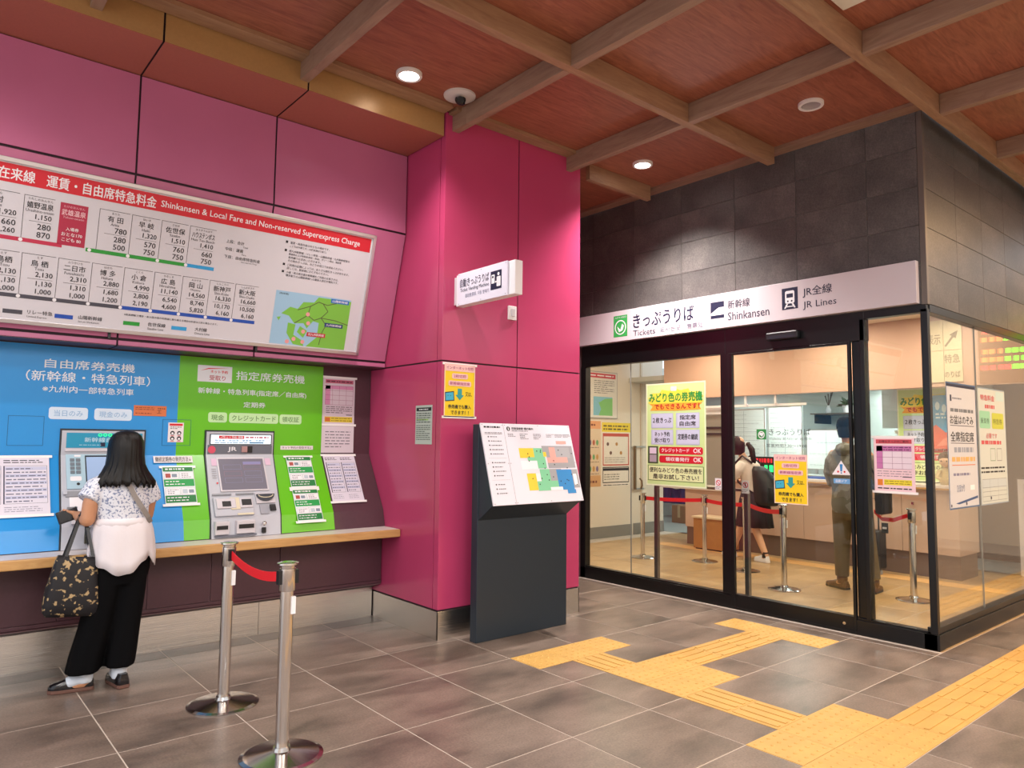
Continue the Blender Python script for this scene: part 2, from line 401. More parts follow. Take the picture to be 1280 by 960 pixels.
# office floor
for i in range(-1, 12):
    for j in range(-2, 9):
        x0 = 5.80 if i < 0 else 5.80 + .6 * i; x1 = x0 + .6; y0 = 2.2697 + .6 * j - .2; y1 = y0 + .6
        if i < 0 or y0 < 2.05 or y0 > 7.7: continue
        if x0 > 9.9: continue
        tile_obj('office_floor_tile', x0, y0, x1, min(y1, 7.75), OFLOOR)
b = MB(); b.box(9.9, 2.1, -.004, 12.5, 9.5, .0, mat('back_office_floor', '#8d9290', .5)); b.box(8.2, 7.75, -.004, 9.9, 9.5, .0, MATS['back_office_floor']); b.build('back_office_floor', floor)
b = MB(); b.box(8.55, 2.2, .0, 8.80, 6.9, .0025, mat('floor_strip_tan', '#dcae74', .4)); b.build('floor_strip', floor)
# tactile paving
def tact(a, bb, kind, w=1.0, ybars=False, h=1.0):
    key = ('tact', kind, w, ybars, h)
    if key not in _tm:
        b = MB(); W2, H2 = .3 * w - .003, .3 * h - .003
        b.box(-W2 / 2, -H2 / 2, -.002, W2 / 2, H2 / 2, .0025, TACT)
        if kind == 'dot':
            for i in range(5):
                for j in range(5):
                    b.lathe([(.011, .0024), (.007, .007)], ((i - 2) * .058, (j - 2) * .058, 0), TACT, 8)
        else:
            for i in range(4):
                c = (i - 1.5) * .074
                if ybars: b.box(c - .013, -H2 / 2 + .012, .002, c + .013, H2 / 2 - .012, .0068, TACT)
                else: b.box(-W2 / 2 + .012, c - .013, .002, W2 / 2 - .012, c + .013, .0068, TACT)
        o = b.build('tactile_tile'); o.parent = floor; _tm[key] = o.data
    else:
        o = bpy.data.objects.new('tactile_tile', _tm[key]); COL.objects.link(o); o.parent = floor
    o.location = Vector((GX + .3 * (a + w / 2), GY - .3 * (bb + h / 2), 0)) - wloc(floor)
for a in (2, 3, 4): tact(a, 0, 'dot'); tact(a, 6, 'dot')
tact(3, 1, 'bar', ybars=True)
for a in (3, 4):
    for q in (2, 3): tact(a, q, 'dot')
for a in (5, 6, 7): tact(a, 2, 'bar')
tact(8, 2, 'bar', w=.43)
for q in (1, 2, 3): tact(8.43, q, 'dot')
tact(3, 4, 'bar', ybars=True); tact(3, 5, 'bar', ybars=True)
for a in (2, 3, 4): tact(a, 7, 'dot')
for a in list(range(5, 29)) + list(range(-6, 2)): tact(a, 7, 'bar')

# ================================================================== CEILING
ceil = empty('ceiling', (3, 2, ZC), kind='structure')
bx = [1.96 + 1.25 * k for k in range(-4, 8)]; by = [3.255 + 1.3 * k for k in range(-4, 2)] + [5.85]
_pm = {}
def box_obj(name, x0, y0, z0, x1, y1, z1, m, parent, bev=0):
    key = (name, round(x1 - x0, 3), round(y1 - y0, 3), round(z1 - z0, 3), m.name); c = Vector(((x0 + x1) / 2, (y0 + y1) / 2, (z0 + z1) / 2))
    if key not in _pm:
        b = MB(); X, Y, Z = (x1 - x0) / 2, (y1 - y0) / 2, (z1 - z0) / 2; b.box(-X, -Y, -Z, X, Y, Z, m); o = b.build(name, bevel=bev); o.parent = parent; _pm[key] = o
    else:
        o = _pm[key].copy(); COL.objects.link(o); o.parent = parent
    o.location = c - wloc(parent); return o
for i in range(len(bx) - 1):
    for j in range(len(by) - 1):
        x0, x1, y0, y1 = bx[i], bx[i + 1], by[j], by[j + 1]
        if x0 > 5.5 and y0 > 1.9: continue
        box_obj('ceiling_panel', x0 + .002, y0 + .002, ZC, x1 - .002, y1 - .002, ZC + .02, WOODC, ceil)
for y in by[1:-1]:                                     # beams along the ticket wall direction
    if y > 4: continue
    x1 = 5.66 if y > 3 else 10.2
    box_obj('ceiling_beam', -3.05, y - .033, 3.90, x1, y + .033, ZC - .002, BEAMX, ceil, .002)
for i, x in enumerate(bx[1:-1]):                       # cross beams, cut between the long ones
    for j in range(len(by) - 1):
        y0, y1 = by[j] + .034, by[j + 1] - .034
        if by[j] > 3.2: y1 = 4.36 if x < 3.5 else 4.22
        if x > 4.9 and by[j] > 3.2: continue
        if x > 5.5 and by[j] > 1.5: continue
        box_obj('cross_beam', x - .031, y0, 3.90, x + .031, y1, ZC - .002, BEAMY, ceil, .002)
box_obj('edge_strip', -3.05, 4.42, 4.02, 3.10, 4.545, ZC - .001, BEAMX, ceil)
box_obj('edge_strip', 3.14, 4.42, 4.02, 4.66, 4.535, ZC - .001, BEAMX, ceil)
box_obj('edge_strip', 5.66, 1.96, 4.02, 5.79, 5.8, ZC - .001, BEAMY, ceil)
box_obj('edge_strip', 5.66, 1.96, 4.02, 10.2, 2.08, ZC - .001, BEAMX, ceil)
box_obj('short_beam', 4.74, 4.55, 3.90, 5.62, 4.60, ZC - .002, BEAMX, ceil, .002)
b = MB(); b.box(3.45, 1.31, ZC - .012, 4.12, 1.89, ZC, mat('vent_white', '#d9d6cc', .5)); b.build('access_hatch', ceil, bevel=.003)

def downlight(x, y, lit, power, label, tilt=None):
    r = empty('ceiling_downlight', (x, y, ZC - .02), label, 'downlight', 'round recessed downlights in the wooden ceiling' if False else None)
    b = MB(); n = 36
    prof = [(.070, -.004), (.088, -.006), (.092, .0), (.092, .02), (.070, .02)]
    vs = []; c = Vector((x, y, ZC - .02))
    for rr, z in prof:
        for k in range(n): a = 2 * math.pi * k / n; vs.append(c + Vector((rr * math.cos(a), rr * math.sin(a), z)))
    fs = [(i * n + k, i * n + (k + 1) % n, ((i + 1) % 5) * n + (k + 1) % n, ((i + 1) % 5) * n + k) for i in range(5) for k in range(n)]
    b.add(vs, fs, mat('lamp_trim', '#e8e4e4', .35)); b.build('trim_ring', r, smooth=True)
    b = MB()
    em = mat('lamp_lens_lit', '#ffffff', .4, emit='#fff4ea', estr=14) if lit else mat('lamp_lens_off', '#a39a9c', .2, 0)
    b.lathe([(.03, .016), (.060, .010), (.069, .001), (.069, .019)], (x, y, ZC - .02), em, 28); b.build('reflector', r, smooth=True)
    if power:
        l = bpy.data.lights.new('downlight_lamp', 'SPOT'); l.energy = power; l.spot_size = math.radians(116); l.spot_blend = 1.0; l.shadow_soft_size = .05
        l.color = (1, .93, .87); o = bpy.data.objects.new('downlight_lamp', l); COL.objects.link(o); o.location = (x, y, ZC - .035)
    return r
downlight(2.59, 4.24, True, 140, 'bright round ceiling downlight beside the bronze fascia and the white camera dome')
downlight(5.10, 4.22, True, 520, 'bright round ceiling downlight in front of the grey tiled wall')
downlight(5.12, 2.61, False, 0, 'dim round ceiling downlight with an unlit lens nearest the tiled corner')
downlight(.09, 4.24, True, 75, 'round ceiling downlight above the left end of the ticket wall')
for x, y in ((.09, 2.6), (2.59, .65), (.09, .65)):
    downlight(x, y, True, 55, 'round ceiling downlight over the open floor behind the camera', None)['group'] = 'downlights over the open floor'
# glowing bodies for the added hall fill lamps, out of view
for x, y in HALL_FILLS:
    r = tag(None or empty('added_fill_panel', (x, y, 4.03)), 'large square luminous ceiling panel over the open concourse floor', 'ceiling light', 'luminous ceiling panels over the concourse')
    b = MB(); b.box(x - .58, y - .58, 4.015, x + .58, y + .58, 4.046, mat('lamp_trim', '#e8e4e4')); b.build('frame', r)
    b = MB(); b.box(x - .54, y - .54, 4.011, x + .54, y + .54, 4.016, mat('fill_diffuser', '#ffffff', .5, emit='#fff6ec', estr=2.2)); b.build('diffuser', r)

# ================================================================== TICKET WALL (left)
wl = empty('wall_left', (1, 5.5, 0), kind='structure')
b = MB(); b.box(-3.0, 5.72, 0, 3.13, 5.85, 4.3, JOINT); b.build('backing_wall', wl)
b = MB()  # dark carcass just behind the pink skin, shows as the joints
poly2 = [(5.10, 3.846), (5.10, 3.178), (5.388, 2.125), (5.388, 2.088), (5.66, 2.088), (5.72, 3.846)]
fx = lambda a, z, d: Vector((d, a, z))
b.prism(poly2, -3.0, 3.118, fx, JOINT); b.build('joint_backing', wl)
jx = [-2.55, -1.65, -.75, .155, 1.072, 1.99, 3.116]
for i in range(len(jx) - 1):
    x0, x1 = jx[i] + .006, jx[i + 1] - .006
    b = MB(); slab(b, PW, x0, 3.186, x1, 3.840, -.008, 0, PINKU); b.build('pink_panel', wl, bevel=.0015)
    b = MB(); slab(b, S1, x0 if i < 5 else x0, .012, x1, s1.length - .008, -.008, 0, PINKU); b.build('leaning_pink_panel', wl, bevel=.0015)
    b = MB(); b.box(x0, 5.372, 2.086, x1, 5.38, 2.118, PINKU); b.build('lip_panel', wl)
    b = MB(); b.box(x0, 5.372, 2.082, x1, 5.62, 2.088, MAROON); b.build('soffit_panel', wl)
    # bronze fascia box above
    b = MB(); b.box(x0 + .003, 4.56, 3.85, x1 - .003, 5.10, 4.035, JOINT); b.box(x0, 4.556, 3.848, x1, 4.562, 4.04, FASCIA)
    b.build('bronze_fascia', wl, bevel=.0015)
    b = MB(); b.box(x0, 4.556, 3.845, x1, 5.098, 3.849, SOFFIT); b.build('bronze_soffit', wl)
b = MB(); b.box(-3.0, 4.575, 3.852, 3.11, 5.72, 4.045, JOINT); b.build('fascia_core', wl)
# maroon back of the machine recess
prof = [(5.62, 2.086), (5.62, 1.352), (5.355, .898), (5.32, .762), (5.71, .762), (5.71, 2.086)]
b = MB(); b.prism(prof, -3.0, 3.116, fx, MAROON); b.build('recess_wall', wl)
# lower wall below the counter
b = MB(); b.box(-3.0, 5.365, .285, 3.116, 5.71, .702, mat('joint_maroon', '#8a6a70', .6)); b.build('lower_backing', wl)
for x0, x1 in ((-2.7, -2.2), (-2.2, -1.7), (-1.7, -1.2), (-1.2, -.7), (-.7, -.2), (-.2, .30), (.30, .811), (.811, 1.325), (1.325, 1.739), (1.739, 2.24), (2.24, 3.113)):
    b = MB(); b.box(x0 + .0035, 5.353, .325, x1 - .0035, 5.366, .700, MAROON); b.build('maroon_panel', wl, bevel=.0015)
b = MB(); b.prism([(5.352, .322), (5.352, .300), (5.372, .283), (5.50, .240), (5.50, .322)][::-1], -3.0, 3.114, fx, MAROON); b.build('maroon_rail', wl, bevel=.002)
for x0, x1 in ((-2.1, -.9), (-.9, .30), (.30, 1.0), (1.0, 2.15), (2.15, 3.112)):
    b = MB(); b.box(x0 + .001, 5.498, 0, x1 - .001, 5.506, .245, STEEL); b.build('steel_kick_plate', wl, bevel=.001)
b = MB(); b.box(-3, 5.506, 0, 3.116, 5.71, .29, JOINT); b.build('kick_backing', wl)

# ================================================================== PILLAR
pw = empty('pillar', (3.85, 5.1, 0), kind='structure')
b = MB(); b.box(3.128, 4.548, 0, 4.60, 5.80, 4.05, JOINT); b.build('joint_backing', pw)
def pface(x0, x1, z0, z1): b = MB(); b.box(x0 + .005, 4.54, z0 + .006, x1 - .005, 4.549, z1 - .006, PINK); return b
for z0, z1 in ((.213, 2.083), (2.083, 4.045)):
    pface(3.124, 3.872, z0, z1).build('pink_panel', pw, bevel=.0015)
    pface(3.872, 4.606, z0, z1).build('pink_panel', pw, bevel=.0015)
    b = MB(); b.box(3.12, 4.612, z0 + .006, 3.129, 5.72, z1 - .006, PINK); b.build('pink_side_panel', pw, bevel=.0015)
    b = MB(); b.box(3.12, 4.54, z0 + .006, 3.129, 4.603, z1 - .006, PINK); b.build('corner_strip', pw, bevel=.0015)
    b = MB(); b.box(4.598, 4.54, z0 + .004, 4.607, 5.80, z1 - .004, PINK); b.build('right_side_panel', pw, bevel=.0015)
b = MB(); b.box(3.119, 4.538, 0, 3.85, 4.547, .207, STEEL); b.box(3.119, 4.538, 0, 3.127, 5.50, .207, STEEL); b.build('steel_kick_plate', pw, bevel=.001)
b = MB(); b.box(3.851, 4.538, 0, 4.608, 4.547, .207, STEEL); b.box(4.600, 4.538, 0, 4.608, 5.7, .207, STEEL); b.build('steel_kick_plate', pw, bevel=.001)
b = MB(); b.box(4.6, 5.70, 0, 5.9, 5.85, 4.05, mat('side_wall_dark', '#4a2f35', .6)); b.build('wall_back', None, origin=(5.2, 5.7, 0))['kind'] = 'structure'

# ================================================================== OFFICE SHELL
wr = empty('wall_right', (5.9, 3.8, 2.5), kind='structure')
b = MB(); b.box(5.808, 2.098, 2.53, 5.95, 5.85, 4.05, GROUT_D); b.box(5.808, 2.098, 2.53, 11.5, 2.2, 4.05, GROUT_D); b.build('cladding_bed', wr)
vy = [2.13, 2.513, 3.113, 3.713, 4.313, 4.913, 5.513, 5.85]; zz = [2.535, 2.835, 3.14, 3.442, 3.745, 4.03]
def clad(x0, y0, z0, x1, y1, z1):
    key = ('clad', round(x1 - x0, 3), round(y1 - y0, 3), round(z1 - z0, 3)); c = Vector(((x0 + x1) / 2, (y0 + y1) / 2, (z0 + z1) / 2))
    if key not in _pm:
        q = MB(); q.box(-(x1 - x0) / 2, -(y1 - y0) / 2, -(z1 - z0) / 2, (x1 - x0) / 2, (y1 - y0) / 2, (z1 - z0) / 2, CLAD)
        o = q.build('cladding_tile', bevel=.0012, seg=1); o.parent = wr; _pm[key] = o
    else: o = _pm[key].copy(); COL.objects.link(o); o.parent = wr
    o.location = c - wloc(wr)
for j in range(len(zz) - 1):
    for i in range(len(vy) - 1): clad(5.80, vy[i] + .0016, zz[j] + .0016, 5.81, vy[i + 1] - .0016, zz[j + 1] - .0016)
vx = [5.84 + .6 * k for k in range(0, 9)]
zs2 = [2.535, 2.829, 3.123, 3.425, 3.735, 4.03]
for j in range(len(zs2) - 1):
    for i in range(len(vx) - 1): clad(vx[i] + .0016, 2.09, zs2[j] + .0016, vx[i + 1] - .0016, 2.10, zs2[j + 1] - .0016)
b = MB(); b.box(5.798, 2.088, 2.53, 5.84, 2.13, 4.03, mat('corner_bead', '#6f6660', .4, .3)); b.build('corner_trim', wr, bevel=.003)

def frame(name, boxes, m=BLACK, bev=.003):
    b = MB()
    for q in boxes: b.box(*q, m)
    c = boxes[0]; o = b.build(name, None, bev, origin=((c[0] + c[3]) / 2, (c[1] + c[4]) / 2, min(c[2], c[5]))); o['kind'] = 'structure'; return o
X0, X1 = 5.80, 5.88
frame('trim_1', [(X0, 3.83, 2.305, X1, 5.68, 2.535), (X0, 2.56, 2.305, X1, 3.83, 2.535), (X0, 2.10, 2.475, X1, 2.56, 2.535)])      # head beam
frame('trim_2', [(X0, 2.565, .13, X1, 2.60, 2.475), (5.83, 2.60, .13, X1, 2.677, 2.31)])                                           # jamb by the door
frame('trim_3', [(X0, 3.80, .13, X1, 3.885, 2.31)])
frame('trim_4', [(X0, 5.62, .0, X1, 5.69, 2.31)])
frame('trim_5', [(X0 - .0, 2.10, 0, X1 + .02, 5.69, .115), (X0 + .01, 2.11, .115, X1, 5.68, .13)])                                 # sill along the front
frame('trim_6', [(X1 + .02, 2.09, 0, 11.4, 2.19, .115), (5.80, 2.085, 0, X1 + .02, 2.19, .115), (5.81, 2.10, .115, 11.4, 2.17, .16)])  # sill along the side
frame('trim_7', [(5.80, 2.095, .115, 5.845, 2.145, 2.50)])                                                                          # corner post
frame('trim_8', [(5.845, 2.092, 2.475, 11.4, 2.16, 2.535)])
def window(name, boxes, parts=()):
    r = empty(name, ((boxes[0][0] + boxes[0][3]) / 2, (boxes[0][1] + boxes[0][4]) / 2, .13), kind='structure')
    for q in boxes: b = MB(); b.box(*q, GLASS); b.build('pane', r)
    for q in parts: b = MB(); b.box(*q[:6], q[6]); b.build(q[7], r)
    return r
window('window_1', [(5.835, 5.003, .13, 5.843, 5.625, 2.31), (5.835, 3.885, .13, 5.843, 4.997, 2.31)], [(5.833, 4.997, .13, 5.845, 5.003, 2.31, mat('silicone', '#8a8a86', .4), 'glass_seam')])
window('window_2', [(5.825, 2.145, .13, 5.833, 2.565, 2.475)])
window('window_3', [(5.845, 2.125, .15, 6.872, 2.133, 2.48), (6.878, 2.125, .15, 8.9, 2.133, 2.48), (8.906, 2.125, .15, 11.3, 2.133, 2.48)],
       [(6.872, 2.123, .15, 6.878, 2.135, 2.48, MATS['silicone'], 'glass_seam')])
d = empty('door_1', (5.80, 3.24, 0), kind='structure')
b = MB(); b.box(5.795, 3.757, .02, 5.828, 3.80, 2.305, BLACK); b.box(5.795, 2.677, .02, 5.828, 2.70, 2.305, BLACK); b.box(5.795, 2.70, .02, 5.828, 3.757, .135, BLACK); b.box(5.795, 2.70, 2.285, 5.828, 3.757, 2.305, BLACK)
b.build('door_frame', d, bevel=.003)
b = MB(); b.box(5.808, 2.70, .135, 5.816, 3.757, 2.285, GLASS); b.build('pane', d)
b = MB(); pts = [Vector((5.794, 2.772 + .012 * math.cos(t), .072 + .012 * math.sin(t))) for t in [2 * math.pi * k / 16 for k in range(16)]]
b.add(pts + [p + Vector((-.006, 0, 0)) for p in pts], [tuple(range(15, -1, -1)), tuple(range(16, 32))] + [(k, (k + 1) % 16, 16 + (k + 1) % 16, 16 + k) for k in range(16)], CHROME); b.build('floor_lock', d)
# sensor box on the head beam
r = empty('door_sensor', (5.79, 3.24, 2.38), 'black motion sensor bar on the black beam over the sliding door', 'door sensor')
b = MB(); b.box(5.745, 3.09, 2.375, 5.799, 3.39, 2.445, DARK); b.build('housing', r, bevel=.012); b = MB(); b.box(5.7435, 3.12, 2.385, 5.746, 3.36, 2.412, mat('sensor_lens', '#2b3038', .15)); b.build('lens', r)

# interior walls and ceiling
b = MB(); b.box(5.90, 7.75, 0, 9.87, 7.9, 3.0, OWALL); b.box(9.80, 7.752, 0, 9.87, 8.2, 3.0, OWALL); b.build('wall_inner_left', None, origin=(7.8, 7.75, 0))['kind'] = 'structure'
b = MB(); b.box(5.90, 7.738, 0, 9.06, 7.752, .175, OGREY); b.box(9.10, 7.738, 0, 9.875, 7.752, .18, OGREY); b.build('baseboard_inner', None, origin=(7.8, 7.74, 0), bevel=.002)['kind'] = 'structure'
b = MB(); b.box(9.28, 7.73, .18, 9.32, 7.752, 2.95, mat('pilaster', '#cdbda9', .6)); b.build('trim_9', None, origin=(9.1, 7.74, .18))['kind'] = 'structure'
b = MB(); b.box(5.88, 5.70, 0, 5.93, 7.75, 3.0, OWALL); b.build('wall_inner_front', None, origin=(5.9, 6.7, 0))['kind'] = 'structure'
b = MB(); b.box(5.88, 2.2, 2.95, 9.0, 9.4, 3.02, mat('office_ceiling', '#e0d4c4', .7)); b.box(9.0, 2.2, 2.45, 12.6, 9.5, 2.52, mat('back_office_ceiling', '#c9ccc8', .7)); b.build('ceiling_office', None, origin=(8, 5, 2.95))['kind'] = 'structure'
b = MB(); b.box(8.95, 2.25, 2.143, 9.06, 6.9, 2.95, OPINK); b.box(8.95, 6.9, 2.143, 9.87, 7.0, 2.95, OPINK); b.build('bulkhead', None, origin=(9, 4.6, 2.143))['kind'] = 'structure'
b = MB(); b.box(12.4, 2.2, 0, 12.55, 9.5, 2.6, mat('back_office_wall', '#bfc6c2', .6)); b.box(8.2, 9.35, 0, 12.5, 9.5, 3.0, mat('back_office_wall', '#bfc6c2')); b.build('wall_far', None, origin=(12.4, 6, 0))['kind'] = 'structure'
b = MB(); b.box(9.6, 2.2, 0, 12.4, 2.3, 2.9, mat('brown_wall', '#4c342e', .6)); b.box(11.0, 2.3, 0, 11.1, 3.9, 2.5, mat('brown_wall', '#4c342e')); b.build('wall_inner_right', None, origin=(11, 2.25, 0))['kind'] = 'structure'
# far sides of the concourse
b = MB(); b.box(-3.6, -5.4, 0, 13, -5.2, 3.4, mat('concourse_wall', '#d6ccc0', .7)); b.build('wall_rear', None, origin=(4, -5.3, 0))['kind'] = 'structure'
b = MB(); b.box(11.4, 2.10, 0, 13, 2.3, 4.05, mat('concourse_wall', '#d6ccc0')); b.box(12.8, -5.2, 0, 13, 2.1, 4.05, mat('concourse_wall', '#b9ada0')); b.build('wall_far_right', None, origin=(12.9, -1, 0))['kind'] = 'structure'
b = MB(); b.box(-3.8, -5.2, 0, -3.6, 1.5, 3.4, mat('concourse_wall', '#b9ada0')); b.build('wall_far_left', None, origin=(-3.7, -2, 0))['kind'] = 'structure'
# ================================================================== COUNTER SHELF
r = empty('counter_shelf', (.5, 5.2, .70), 'long white topped counter shelf with rounded wooden front edge under the ticket machines', 'counter')
b = MB(); b.box(-3.0, 5.095, .742, 3.113, 5.352, .762, LAM); b.build('counter_top', r)
b = MB(); b.box(-3.0, 5.068, .702, 3.113, 5.100, .7615, EDGE); b.build('wood_edge', r, bevel=.006)
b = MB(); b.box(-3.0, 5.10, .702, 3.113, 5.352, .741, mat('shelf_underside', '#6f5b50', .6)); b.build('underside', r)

# ================================================================== MACHINE SURROUNDS (blue, green)
def surround(name, x0, x1, m, label, top=2.074):
    r = empty(name, ((x0 + x1) / 2, 5.33, .764), label, 'panel')
    pr = [(5.612, top), (5.612, 1.352), (5.351, .900), (5.318, .768)]; o = .008
    p2 = [(y - (o if z > 1 else .007), z - (.004 if z < 1.4 and z > 1 else 0)) for y, z in pr]
    for nm, i in (('upright_panel', 0), ('sloping_panel', 1), ('toe_panel', 2)):
        b = MB(); e = .0006
        q = [pr[i], pr[i + 1], p2[i + 1], p2[i]]
        b.prism(q, x0, x1, lambda a, z, d: Vector((d, a, z)), m); b.build(nm, r)
    return r
blue = surround('blue_machine_surround', -.62, 1.535, BLUE, 'bright blue printed panel surrounding the unreserved seat ticket machine')
green = surround('green_machine_surround', 1.535, 2.662, GREEN, 'bright green printed panel surrounding the reserved seat ticket machine')
PMf, S2f = PM.off(.007), S2.off(.0085)
def T(pl, x0, y0, x1, y1):        # two pixel corners of a flat print on its plane -> plane box
    a = pl.px(x0, y0); c = pl.px(x1, y1); return a[0], c[1], c[0], a[1]
b = MB()
txt(b, PMf, '自由席券売機', .699, 1.925, 1.238, 1.985, WT, .008)
txt(b, PMf, '（新幹線・特急列車）', .60, 1.835, 1.34, 1.905, WT, .006)
txt(b, PMf, '※九州内一部特急列車', .695, 1.765, 1.238, 1.810, WT, .008)
for a0, a1, t in ((.738, .964, '当日のみ'), (1.002, 1.234, '現金のみ')):
    rrect(b, PMf, a0, 1.588, a1, 1.668, .018, mat('pill_white', '#cfe0f2', .5), .0008); txt(b, PMf, t, a0 + .03, 1.608, a1 - .03, 1.648, flat('#8fb4d8'), .012, .0014)
for a0, a1, z0, z1 in ((.52, .716, 1.413, 1.605), (1.437, 1.632, 1.417, 1.606)): ring(b, PMf, a0, z0, a1, z1, .0022, flat('#12507c'), .0007)
b.build('lettering', blue)
b = MB()
txt(b, PMf, '指定席券売機', 1.946, 1.922, 2.50, 1.990, WT, .008)
txt(b, PMf, '新幹線・特急列車(指定席／自由席)', 1.671, 1.800, 2.518, 1.850, WT, .012)
txt(b, PMf, '定期券', 2.011, 1.712, 2.182, 1.755, WT, .012)
for a0, a1, t in ((1.751, 1.89, '現金'), (1.905, 2.29, 'クレジットカード'), (2.30, 2.484, '領収証')):
    rrect(b, PMf, a0, 1.592, a1, 1.668, .018, mat('pill_green', '#bfe6ae', .5), .0008); txt(b, PMf, t, a0 + .022, 1.608, a1 - .022, 1.650, flat('#5f8f50'), .012, .0014)
b.build('lettering', green)
b = MB(); rect(b, PMf, 1.662, 1.894, 1.914, 2.017, flat('#dfe3ea'), .0008)
b.add([PMf.P(a, z, .0014) for a, z in ((1.68, 1.975), (1.74, 1.998), (1.90, 2.004), (1.74, 1.990))], [(0, 1, 2, 3)], RED)
txt(b, PMf, 'ネット予約', 1.755, 1.962, 1.882, 1.984, RED, .02); txt(b, PMf, '受取り', 1.748, 1.908, 1.866, 1.945, flat('#b02a3a'), .01); b.build('net_reservation_badge', green)

def taped(name, label, pl, a0, b0, a1, b1, m=PAPER, group=None, cat='notice'):
    r, p, bx_ = paper(name, label, cat, pl, a0, b0, a1, b1, m, group=group)
    tp = mat('clear_tape', '#f4f1f0', .2)
    for bb in (bx_[1], bx_[3]): b = MB(); slab(b, p, bx_[0] - .018, bb - .009, bx_[2] + .018, bb + .009, -.0006, .0006, tp); b.build('tape', r)
    return r, p, bx_
# orange sticker, hygiene notice
r, p, q = paper('orange_sticker', 'small orange notice sticker on the blue panel above the hygiene notice', 'sticker', PMf, 1.244, 1.626, 1.458, 1.699, flat('#cf7040'))
b = MB(); lines(b, p, 1.255, 1.665, 1.38, 1.69, 2, flat('#8a3a20')); lines(b, p, 1.255, 1.635, 1.36, 1.652, 1, flat('#8a3a20'), seed=3); txt(b, p, '工', 1.395, 1.645, 1.425, 1.668, BLK); lines(b, p, 1.40, 1.672, 1.45, 1.688, 1, BLK); b.build('lettering', r)
r, p, q = paper('hygiene_notice', 'small white notice with a red heading and four round icons where blue meets green', 'notice', PMf, 1.476, 1.442, 1.582, 1.583, PAPER)
b = MB(); rect(b, p, 1.484, 1.560, 1.574, 1.576, RED, .0008); lines(b, p, 1.49, 1.535, 1.57, 1.556, 2, BLK)
for a in (1.506, 1.552):
    for z in (1.508, 1.469): disc(b, p, a, z, .015, BLK, .0008); disc(b, p, a, z - .003, .008, WHITE, .0014); rect(b, p, a - .012, z - .022, a + .012, z - .018, RED, .0012)
b.build('lettering', r)
def label_strip(pl, a0, b0, a1, b1, t, label):
    r, p, q = paper('label_strip', label, 'label', pl, a0, b0, a1, b1, PAPER)
    b = MB(); txt(b, p, t, a0 + .012, b0 + .007, a1 - .012, b1 - .007, BLK, .004); b.build('lettering', r)
label_strip(PMf, 2.316, 1.388, 2.590, 1.420, 'ネット予約の受取方法↓', 'narrow white label strip above the tall green instruction sheets')
label_strip(S2f, 1.381, S2f.px(215, 580)[1] + .01, 1.645, S2f.px(215, 572)[1] + .012, '継続定期券の発売方法↓', 'narrow white label strip above the single green instruction sheet')
def guide(pl, a0, b0, a1, b1, label, rows):
    r, p, q = taped('instruction_sheet', label, pl, a0, b0, a1, b1, flat('#dfe6ea')); a0, b0, a1, b1 = q
    b = MB(); h = (b1 - b0) / (rows * 2 + .5); z = b1; W_ = a1 - a0
    rect(b, p, a0 + .004, z - h * .55, a1 - .004, z - .003, DGREEN, .0008); lines(b, p, a0 + .02, z - h * .45, a1 - .06, z - h * .1, 1, WHITE, .5, .0014); z -= h * .55
    for i in range(rows):
        for k in range(2):
            x0 = a0 + .01 + k * W_ * .49; x1 = x0 + W_ * .45
            rect(b, p, x0, z - h * .9, x1, z - h * .08, WHITE, .0008); ring(b, p, x0, z - h * .9, x1, z - h * .08, .0015, flat('#9aa5ad'), .001)
            c = [flat('#a84a42'), flat('#4a6fa0'), flat('#b9c6d0')][(i + k) % 3]
            if (i + k) % 2 == 0: rect(b, p, x0 + .008, z - h * .75, x0 + W_ * .2, z - h * .25, c, .0012); rect(b, p, x0 + W_ * .24, z - h * .7, x1 - .01, z - h * .3, flat('#7f8f9f'), .0012)
            else: lines(b, p, x0 + .012, z - h * .8, x1 - .01, z - h * .2, 3, flat('#70757d'), .4, .0012, i)
        z -= h * .95
        rect(b, p, a0 + .004, z - h * .85, a1 - .004, z, DGREEN if i % 2 else mat('mid_green_print', '#1a9a4a'), .0008); lines(b, p, a0 + .015, z - h * .75, a1 - .05, z - h * .1, 2, WHITE, .3, .0014, i + 9); z -= h * .95
    b.build('printed_steps', r)
v = lambda x, y: S2f.px(x, y)[1]
guide(S2f, 1.43, v(206, 632), 1.64, v(206, 584), 'single green and white instruction sheet taped left of the reserved seat machine', 2)
guide(S2f, 2.353, v(364, 611) + .004, 2.561, v(371, 571), 'upper green and white instruction sheet taped right of the reserved seat machine', 2)
guide(S2f, 2.353, v(388, 652), 2.561, v(364, 612) - .004, 'lower green and white instruction sheet taped right of the reserved seat machine', 2)
